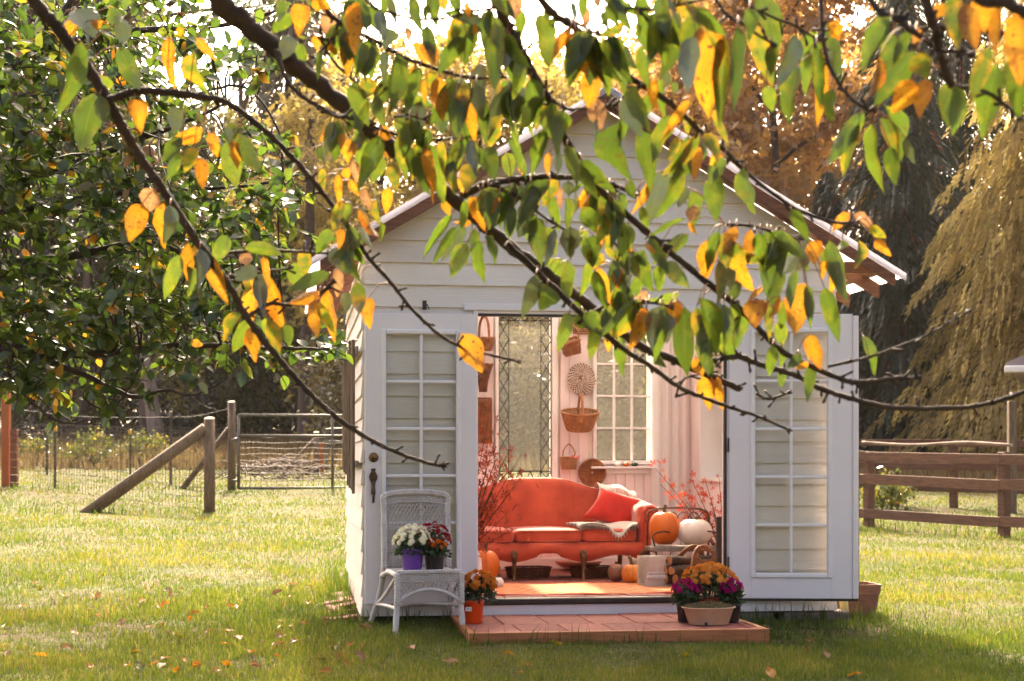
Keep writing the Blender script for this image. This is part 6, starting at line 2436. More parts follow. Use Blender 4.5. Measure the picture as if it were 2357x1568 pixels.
cm = ch.matrix_basis
p = cm @ V(-.035, .17, SH)
dpt = p.y; s = F_PX / dpt
potted('potted_mum', 'white chrysanthemum in a violet pot on the wicker chair', cm @ V(-.085, .15, SH), (.060, .074, .150), 'purple', ['white'], .128, .175, .125, 60, .027, 1, leaves=620, under=1.0)
potted('potted_mum', 'dark red chrysanthemum in a black pot on the wicker chair', cm @ V(.070, .26, SH), (.044, .055, .115), 'black_pot', ['red'], .125, .165, .145, 60, .021, 2, leaves=420, under=.9)
potted('potted_mum', 'small orange chrysanthemum squeezed in front of the dark red one', cm @ V(.075, .125, SH), (.040, .048, .105), 'black_pot', ['orange'], .062, .150, .055, 13, .021, 3, leaves=260, under=1.0)

q = px(1090, 1429, 10.42)
om = potted('potted_mum', 'amber chrysanthemum in a bright orange pot on the paved step', (q.x, q.y, .016), (.058, .068, .155), 'orangepot', ['amber'], .118, .235, .115, 75, .024, 4, leaves=560, under=1.0, cx=.035)
mb = MB(); mb.box(-.052, -.012, -.0685, -.0665, .085, .112); lb = mb.build('price_sticker', MAT['trim'], om)
mb = MB()
for k in range(9): mb.box(-.045 + k * .003, -.0435 + k * .003 - .0007 * (k % 2), -.0690, -.0686, .095, .106)
mb.build('bar_lines', MAT['black'], lb)

q = px(1632, 1425, 10.62)
potted('potted_mum', 'large gold chrysanthemum in a red pot on the paved step', (q.x, 10.62, .016), (.07, .085, .15), 'redpot', ['gold'], .185, .255, .125, 95, .026, 5, leaves=760, under=1.0, lsize=.024)
q = px(1580, 1427, 10.5)
potted('potted_mum', 'magenta chrysanthemum in a black pot left of the gold one, before the log carrier', (q.x, 10.5, .016), (.055, .068, .13), 'black_pot', ['magenta'], .10, .205, .075, 34, .023, 6, leaves=480, under=1.3, lsize=.022)
q = px(1682, 1427, 10.5)
potted('potted_mum', 'magenta chrysanthemum in a black pot next to the open right door', (q.x, 10.5, .016), (.055, .068, .13), 'black_pot', ['magenta'], .085, .205, .085, 30, .023, 7, leaves=480, under=1.3, lsize=.022)

q = px(1631, 1437, 10.34)
bs_ = thing('oval_basin', 'cream oval basin of creeping sedum on the paved step', 'planter', (q.x, 10.34, .016), TH)
mb = MB(); mb.lathe([(.128, 0), (.135, .006), (.168, .105), (.182, .110), (.183, .116), (.168, .116), (.160, .10), (.12, .03)], 44, 1.0, .68); mb.build('basin', MAT['cream'], bs_, True)
mb = MB(); mb.box(-.05, -.035, -.105, -.085, .0, .022); mb.build('drain_notch', MAT['black'], bs_)
r = np.random.RandomState(4); m = 2600
a = r.rand(m) * 2 * PI; rr = np.sqrt(r.rand(m))
c = np.stack([np.cos(a) * rr * .165, np.sin(a) * rr * .105, .108 + .032 * (1 - rr ** 2) * r.rand(m) + .012 * r.rand(m)], 1)
dirv = r.normal(size=(m, 3)); dirv[:, 2] = np.abs(dirv[:, 2]) * .8; dirv /= np.linalg.norm(dirv, axis=1)[:, None]
side = np.cross(dirv, r.normal(size=(m, 3))); side /= np.linalg.norm(side, axis=1)[:, None]
l = (.008 + .012 * r.rand(m))[:, None]
v = np.stack([c - side * .003, c + side * .003, c + dirv * l], 1).reshape(-1, 3)
SED = leaf_mat('sedum', [(0, (.10, .11, .05)), (.5, (.19, .17, .09)), (.8, (.28, .20, .12)), (1, (.26, .10, .07))], .3, .02)
inst('sedum', npmesh('sedum', v, np.arange(m * 3).reshape(m, 3), SED, r.rand(m)), bs_)['kind'] = 'stuff'

# ------------------------------------------------------------------ apple tree at the left
def oval_leaf(name, mat, n=5, wid=.6, curl=.12, fold=.16, tipp=1.0):
    mb = MB()
    vs = []
    uv = []
    for i in range(n + 1):
        t = i / n
        w_ = wid / 2 * (math.sin(PI * t ** .85) ** .75 if 0 < t < 1 else .0)
        z = -curl * t * t
        for u in (-1, 0, 1):
            vs.append(V(u * w_, t, z + (fold * w_ if u else 0)))
    fs = []
    for i in range(n):
        a = i * 3
        fs += [(a, a + 1, a + 4, a + 3), (a + 1, a + 2, a + 5, a + 4)]
    mb.add(vs, fs)
    me = mb.mesh(name, mat, True)
    return me, np.array([tuple(v) for v in vs]), fs


APLEAF = leaf_mat('apple_leaf', [(0, (.026, .050, .010)), (.45, (.050, .088, .015)), (.8, (.085, .125, .020)), (.96, (.13, .14, .024)), (.985, (.38, .19, .02)), (1, (.42, .17, .02))], .55, .06, .28)
APLEAF_O = leaf_mat('apple_leaf_single', [(0, (.026, .050, .010)), (.45, (.050, .088, .015)), (.8, (.085, .125, .020)), (.96, (.13, .14, .024)), (.985, (.38, .19, .02)), (1, (.42, .17, .02))], .55, .06, .28, attr=False)
apple_me, ap_v, ap_f = oval_leaf('apple_leaf', APLEAF_O, 4, .62, .22, .22)
tri = []
for q in ap_f: tri.append(q)
ap_f = np.array(tri)

atp = ground_at(-420, 7.7)
apple = thing('apple_tree', 'leafy apple tree overhanging the lawn from the left', 'apple tree', atp)
mb = MB(); rg = random.Random(21)
limb_tube(mb, [V(0, 0, -.2), V(.05, 0, .9), V(-.05, .1, 1.7)], .17, .13, 12, .01, rg); mb.build('trunk', MAT['appletwig'], apple, True)
limbs = [
    ([(-330, 520), (0, 430), (300, 330), (520, 240)], 7.4, .05, .006),
    ([(-400, 760), (0, 808), (219, 815), (379, 797), (529, 797), (700, 803), (800, 800)], 7.3, .040, .004),
    ([(-300, 800), (0, 855), (62, 917), (146, 972), (255, 954)], 7.1, .020, .003),
    ([(-100, 760), (160, 850), (270, 899), (313, 914), (383, 899), (434, 910), (488, 892), (521, 870)], 7.5, .022, .003),
    ([(-330, 300), (0, 150), (250, 80), (500, 60), (650, 20)], 7.8, .05, .006),
    ([(-300, 640), (100, 600), (350, 560), (500, 640), (640, 660)], 7.7, .04, .005),
    ([(-330, 420), (-60, 250), (150, 20), (260, -150)], 7.6, .05, .01),
    ([(-300, 560), (60, 480), (330, 440), (560, 430), (700, 400)], 7.9, .035, .004),
    ([(434, 910), (460, 930), (500, 945)], 7.5, .004, .002),
    ([(420, 225), (560, 200), (640, 300), (650, 420)], 7.7, .010, .003),
]
limb_pts = []
for pts, d_, r0, r1 in limbs:
    P = [px(x, y, d_ + .05 * math.sin(x)) - atp for x, y in pts]
    if pts[0][0] < -90: P = [V(0, .0, 1.65)] + P
    mb = MB(); sp = spline(P, 8)
    sp = [q + V(rg.gauss(0, .002), rg.gauss(0, .002), rg.gauss(0, .002)) for q in sp]
    mb.tube(sp, [r0 + (r1 - r0) * (i / (len(sp) - 1)) ** .7 for i in range(len(sp))], 8)
    mb.build('limb', MAT['appletwig'], apple, True)
    limb_pts += sp
limb_np = np.array([tuple(q) for q in limb_pts])
blobs = [  # photo x, y, rx, ry, weight
    (-120, 200, 260, 320, 4), (60, 250, 280, 300, 5), (330, 110, 220, 170, 2.4), (150, 600, 280, 240, 4.6), (-120, 650, 220, 250, 3), (380, 430, 190, 170, 2.6), (110, 800, 190, 120, 2.0),
    (370, 680, 170, 120, 1.2), (540, 90, 90, 90, .22), (620, 350, 70, 60, .3), (620, 480, 80, 120, .75), (220, 905, 130, 50, .35), (470, 800, 170, 40, .40), (720, 810, 90, 35, .12), (520, 600, 120, 110, .8)]
wts = np.array([b[4] for b in blobs]); wts = wts / wts.sum()
leafs, twig = [], MB()
r = np.random.RandomState(31)
for c in range(1200):
    b = blobs[r.choice(len(blobs), p=wts)]
    a, q = r.rand() * 2 * PI, math.sqrt(r.rand())
    x_, y_ = b[0] + math.cos(a) * q * b[2], b[1] + math.sin(a) * q * b[3]
    d_ = 6.7 + 1.7 * r.rand()
    base = px(x_, y_, d_) - atp
    dirv = V(r.normal() * .7 + .35, r.normal() * .7, r.normal() * .5 - .1).normalized()
    l = .10 + .12 * r.rand()
    n = r.randint(5, 10)
    tp = [base + dirv * l * t + V(0, 0, -.05 * t * t * l / .2) for t in (0, .5, 1)]
    twig.tube(tp, [.0035, .0028, .0018], 4)
    if r.rand() < .25:
        k = np.argmin(((limb_np - np.array(base)) ** 2).sum(1))
        lp = Vector(limb_np[k])
        if (lp - base).length < .9:
            twig.tube(spline([lp, lp.lerp(base, .5) + V(r.normal() * .04, r.normal() * .04, r.normal() * .04 + .03), base], 3), [.006, .0055, .005, .0045, .004, .0038, .0035], 4)
    for k in range(n):
        t = (k + .4) / n
        p = base + dirv * l * t
        s = .050 + .034 * r.rand()
        ax = (dirv * .5 + V(r.normal() * .8, r.normal() * .8, r.normal() * .6 - .25)).normalized()
        nz_ = V(r.normal() * .6, r.normal() * .6 - .2, .9 + .3 * r.normal())
        xx = ax.cross(nz_).normalized(); zz = xx.cross(ax)
        leafs.append((p, xx, ax, zz, s))
twig.build('twigs', MAT['appletwig'], apple, True)['kind'] = 'stuff'
# the 300 that show largest become leaves of their own
vis = []
for i, (p, xx, ax, zz, s) in enumerate(leafs):
    w = p + atp
    u = CX + w.x * F_PX / w.y
    score = s / w.y * (1 if 5 < u < 900 else .2) * (.4 + abs(zz.y))
    vis.append((score, i))
own = {i for _, i in sorted(vis, reverse=True)[:300]}
rest_v, rest_t = [], []
for i, (p, xx, ax, zz, s) in enumerate(leafs):
    R_ = Matrix((xx, ax, zz)).transposed()
    if i in own:
        inst('leaf', apple_me, apple, mtx=Matrix.LocRotScale(p, R_.to_quaternion(), V(s, s, s)))
    else:
        rest_v.append(ap_v @ (np.array(R_).T * s) + np.array(p)); rest_t.append(r.rand() if r.rand() > .03 else .98)
nv = len(ap_v)
V_ = np.concatenate(rest_v)
Fs = (ap_f[None] + (np.arange(len(rest_v)) * nv)[:, None, None]).reshape(-1, 4)
inst('foliage', npmesh('foliage', V_, Fs, APLEAF, np.repeat(rest_t, len(ap_f)), True), apple)['kind'] = 'stuff'
for (x_, y_) in [(341, 366), (349, 388)]:
    p = px(x_, y_, 7.2) - atp
    mb = MB(); mb.lathe([(.004, .003), (.018, .0), (.030, .014), (.033, .032), (.028, .052), (.014, .060), (.003, .054)], 18, c=tuple(p)); mb.build('apple', MAT['apple'], apple, True)

# ------------------------------------------------------------------ cherry boughs hanging into the view
ctp = V(-2.6, 2.1, gz(-2.6, 2.1))
cherry = thing('cherry_tree', 'cherry tree whose boughs of green and yellow leaves hang before the shed', 'cherry tree', ctp)
mb = MB(); rg = random.Random(5)
limb_tube(mb, [V(0, 0, -.3), V(.05, .05, 1.0), V(.0, .0, 2.2), V(.1, .1, 3.4)], .20, .13, 14, .012, rg); mb.build('trunk', MAT['bark'], cherry, True)
TR = V(.08, .05, 2.6)
BR = [  # control points (photo px), distance start/end, thickness px start/end
    ('bough', [(490, -22), (560, 50), (640, 118), (740, 200), (840, 288), (935, 372), (1042, 455), (1150, 548), (1270, 638), (1380, 722), (1472, 795), (1584, 843), (1700, 895)], 3.1, 3.5, 52, 15),
    ('branch', [(1165, 560), (1280, 668), (1412, 786), (1500, 845), (1570, 895), (1672, 935), (1740, 957), (1812, 988)], 3.25, 3.4, 17, 6),
    ('branch', [(1700, 820), (1770, 845), (1838, 866), (1890, 895), (1984, 924), (2073, 940), (2219, 938), (2300, 922), (2380, 893)], 3.3, 3.0, 15, 11),
    ('branch', [(1584, 843), (1640, 830), (1700, 820)], 3.42, 3.3, 13, 13),
    ('bough', [(1140, -20), (1163, 46), (1191, 102), (1244, 201), (1265, 232), (1300, 317), (1335, 373), (1381, 437), (1494, 539), (1582, 614), (1710, 718), (1795, 804), (1923, 868), (1984, 880), (2050, 872), (2114, 868)], 2.9, 3.2, 24, 11),
    ('branch', [(1062, 450), (1124, 423), (1200, 412), (1265, 407), (1353, 412), (1410, 425), (1462, 446)], 3.22, 3.2, 19, 9),
    ('branch', [(1130, 425), (1190, 452), (1260, 505), (1330, 545)], 3.2, 3.25, 10, 5),
    ('branch', [(730, -25), (779, 49), (878, 102), (934, 134), (1036, 169), (1100, 180), (1188, 176)], 3.0, 3.05, 14, 6),
    ('branch', [(635, 115), (669, 197), (737, 247), (842, 285), (930, 315), (1018, 321), (1113, 306)], 3.12, 3.1, 12, 5),
    ('branch', [(735, 243), (790, 268), (860, 190), (900, 165), (945, 178)], 3.1, 3.1, 8, 5),
    ('branch', [(780, 50), (760, 95), (725, 130)], 3.0, 3.0, 9, 5),
    ('branch', [(735, 60), (760, 130), (830, 200), (880, 225), (935, 262), (983, 278)], 3.05, 3.1, 8, 4),
    ('bough', [(66, -20), (123, 53), (176, 123), (247, 226), (282, 292), (317, 352), (388, 458), (456, 560), (528, 659), (568, 731), (641, 826), (710, 902), (783, 967), (859, 1016), (940, 1052), (1017, 1073)], 3.1, 3.5, 32, 8),
    ('branch', [(250, 230), (317, 211), (400, 214), (458, 222), (521, 236), (599, 292), (669, 359), (737, 436), (805, 528), (848, 592), (899, 650), (953, 717), (1028, 782), (1109, 812), (1187, 830)], 3.15, 3.4, 20, 6),
    ('branch', [(525, 582), (600, 577), (692, 580), (751, 583)], 3.35, 3.4, 9, 6),
    ('branch', [(529, 640), (598, 628), (664, 618)], 3.4, 3.4, 9, 5),
    ('branch', [(568, 731), (620, 700), (664, 702), (719, 689), (762, 652)], 3.42, 3.4, 10, 7),
    ('branch', [(1995, -10), (2056, 39), (2148, 106)], 2.4, 2.35, 15, 13),
    ('bough', [(2126, -20), (2154, 70), (2168, 141), (2192, 208)], 2.3, 2.35, 26, 18),
    ('branch', [(2150, 60), (2200, 68), (2290, 72), (2330, 80)], 2.3, 2.25, 14, 12),
    ('bough', [(2230, -20), (2300, 0), (2380, 40)], 2.2, 2.15, 26, 26),
    ('branch', [(2160, 120), (2210, 115), (2235, 120)], 2.33, 2.3, 11, 8),
    ('branch', [(2190, 200), (2250, 205), (2302, 232), (2337, 261), (2380, 285)], 2.36, 2.3, 11, 9),
    ('branch', [(1889, -15), (1894, 88), (1915, 165), (1957, 225), (2003, 254)], 2.8, 2.75, 11, 8),
    ('branch', [(1640, -10), (1711, 56), (1774, 99)], 2.6, 2.6, 9, 6),
    ('branch', [(1240, -10), (1318, 60), (1400, 130), (1452, 180), (1534, 231), (1598, 289), (1636, 320), (1675, 352), (1711, 391), (1823, 476), (1918, 511), (1968, 511)], 2.7, 3.1, 19, 7),
    ('branch', [(1905, 844), (2001, 822), (2075, 795), (2146, 765), (2225, 720)], 3.2, 3.15, 8, 4),
    ('branch', [(1668, 517), (1730, 520), (1800, 540), (1838, 545)], 3.1, 3.1, 8, 5),
    ('branch', [(1300, 40), (1345, 62), (1365, 75), (1400, 80)], 2.75, 2.7, 9, 6),
    ('branch', [(1270, 232), (1310, 250), (1365, 247), (1425, 240)], 2.95, 2.95, 8, 6),
    ('branch', [(1330, 745), (1400, 700), (1480, 695), (1540, 705)], 3.3, 3.3, 9, 6),
    ('branch', [(1560, 895), (1580, 870), (1625, 858)], 3.4, 3.4, 7, 5),
    ('branch', [(1740, 905), (1770, 918), (1812, 905)], 3.3, 3.3, 8, 6),
    ('branch', [(1440, 545), (1420, 620), (1455, 690)], 3.2, 3.25, 6, 4),
    ('branch', [(1490, 180), (1455, 215), (1440, 140)], 2.8, 2.8, 6, 4),
    ('branch', [(820, -25), (900, 30), (1000, 45), (1110, 22), (1150, 20)], 2.85, 2.9, 8, 6),
    ('branch', [(1380, -25), (1470, 20), (1560, 12), (1660, -15)], 2.5, 2.5, 9, 7),
    ('branch', [(1700, -25), (1760, 30), (1830, 60), (1880, 90)], 2.6, 2.7, 8, 6),
]
bobj = []
spur = random.Random(8)
anchor = {0: TR, 4: TR + V(.0, 0, .4), 12: TR + V(0, 0, -.3), 7: TR, 17: None}
OV = [V(1.1, .6, 3.0)]
for bi, (nm, pts, d0, d1, w0, w1) in enumerate(BR):
    n = len(pts)
    P = []
    for i, (x, y) in enumerate(pts):
        d_ = d0 + (d1 - d0) * i / (n - 1)
        P.append(px(x, y, d_) - ctp)
    base_r = [(w0 + (w1 - w0) * (i / (n - 1)) ** .8) / 2 * (d0 + (d1 - d0) * i / (n - 1)) / F_PX for i in range(n)]
    if pts[0][1] < 0:      # carry the bough on to the trunk, out of the picture
        up = P[0] + (P[0] - P[1]).normalized() * .25
        P = [TR, (TR + up) / 2 + V(0, 0, .45), up + V(0, 0, .12)] + P
        base_r = [.05, max(.022, base_r[0]), max(.012, base_r[0])] + base_r
    sub = 10
    sp = spline(P, sub)
    rr = []
    for i in range(len(sp)):
        f = i / sub; k = min(int(f), len(base_r) - 2); t = f - k
        rr.append(base_r[k] * (1 - t) + base_r[k + 1] * t if k + 1 < len(base_r) else base_r[-1])
    rr = [max(.0015, q * (1 + .13 * math.sin(i * 1.7 + bi) * math.sin(i * .53))) for i, q in enumerate(rr)]
    sp = [q + V(spur.gauss(0, .10), spur.gauss(0, .1), spur.gauss(0, .10)) * r_ for q, r_ in zip(sp, rr)]
    mb = MB(); mb.tube(sp, rr, 10)
    # fruiting spurs
    st0 = 0 if pts[0][1] >= 0 else 3 * sub
    for i in range(st0 + 3, len(sp) - 1):
        if spur.random() < .30:
            dv = V(spur.gauss(0, 1), spur.gauss(0, .6), spur.gauss(0, 1)).normalized()
            l = spur.uniform(.008, .028)
            a = sp[i]
            mb.tube([a, a + dv * l * .6, a + dv * l, a + dv * (l + .004)], [rr[i] * .6 + .0008, .0022, .0034, .0012], 5)
    # bud cluster at the tip
    for k in range(4):
        dv = ((sp[-1] - sp[-2]).normalized() + V(spur.gauss(0, .5), spur.gauss(0, .4), spur.gauss(0, .5))).normalized()
        mb.tube([sp[-1], sp[-1] + dv * .007, sp[-1] + dv * .013], [.0028, .0032, .0008], 5)
    o = mb.build(nm, MAT['bark'] if w0 > 12 else MAT['twig'], cherry, True)
    ppx = []
    for q in sp[st0:]:
        w = q + ctp
        ppx.append((CX + w.x * F_PX / w.y, YH - (w.z - CAMZ) * F_PX / w.y, w.y))
    bobj.append((o, np.array(ppx), [q for q in sp[st0:]]))

CL = dict(
    g=cherry_mat('leaf_green', (.046, .078, .006), (.13, .135, .009), .08, .52),
    d=cherry_mat('leaf_dull', (.045, .065, .024), (.07, .085, .022), .1, .30, .14),
    l=cherry_mat('leaf_lime', (.070, .105, .008), (.17, .155, .009), .15, .48),
    y=cherry_mat('leaf_yellow', (.33, .155, .008), (.35, .105, .005), .35, .46, .04, .6),
    m=cherry_mat('leaf_turning', (.068, .098, .007), (.29, .155, .008), .40, .48),
    b=cherry_mat('leaf_brown', (.28, .15, .06), (.15, .07, .03), .4, .4, .04, .6),
)


def cherry_leaf_mesh(name, mat, curl, fold, seed):
    rg = random.Random(seed)
    n = 9
    vs, uv = [], []
    for i in range(n + 1):
        t = i / n
        w_ = .5 * (math.sin(PI * min(1, t ** .78 * 1.0)) ** .72) * (1 - .42 * t * t) * 1.12 if 0 < t < 1 else 0
        w_ *= (1 + rg.uniform(-.10, .10)) * (.82 + .06 * (seed % 4))
        bend = -curl * t * t + .05 * math.sin(t * 7 + seed)
        for u in (-1, 0, 1):
            wave = .07 * math.sin(t * 13 + u * 2 + seed) if u else 0
            vs.append((u * w_, t, bend * .5 + (fold * w_ * .6 + wave * .5 if u else 0)))
            uv.append((.5 + .5 * u, t))
    fs = []
    for i in range(n):
        a = i * 3
        fs += [(a, a + 1, a + 4, a + 3), (a + 1, a + 2, a + 5, a + 4)]
    me = bpy.data.meshes.new(name)
    me.from_pydata(vs, [], fs)
    me.materials.append(mat)
    ul = me.uv_layers.new(name='UVMap')
    for lp in me.loops: ul.data[lp.index].uv = uv[lp.vertex_index]
    me.polygons.foreach_set('use_smooth', [True] * len(fs))
    me.update()
    return me


CLM = {k: [cherry_leaf_mesh('cherry_leaf_' + k, m_, c_, f_, s_) for s_, (c_, f_) in enumerate([(.25, .5), (.5, .3), (.1, .8), (.7, .6), (1.1, .5), (.4, 1.3), (-.4, .7)])] for k, m_ in CL.items()}

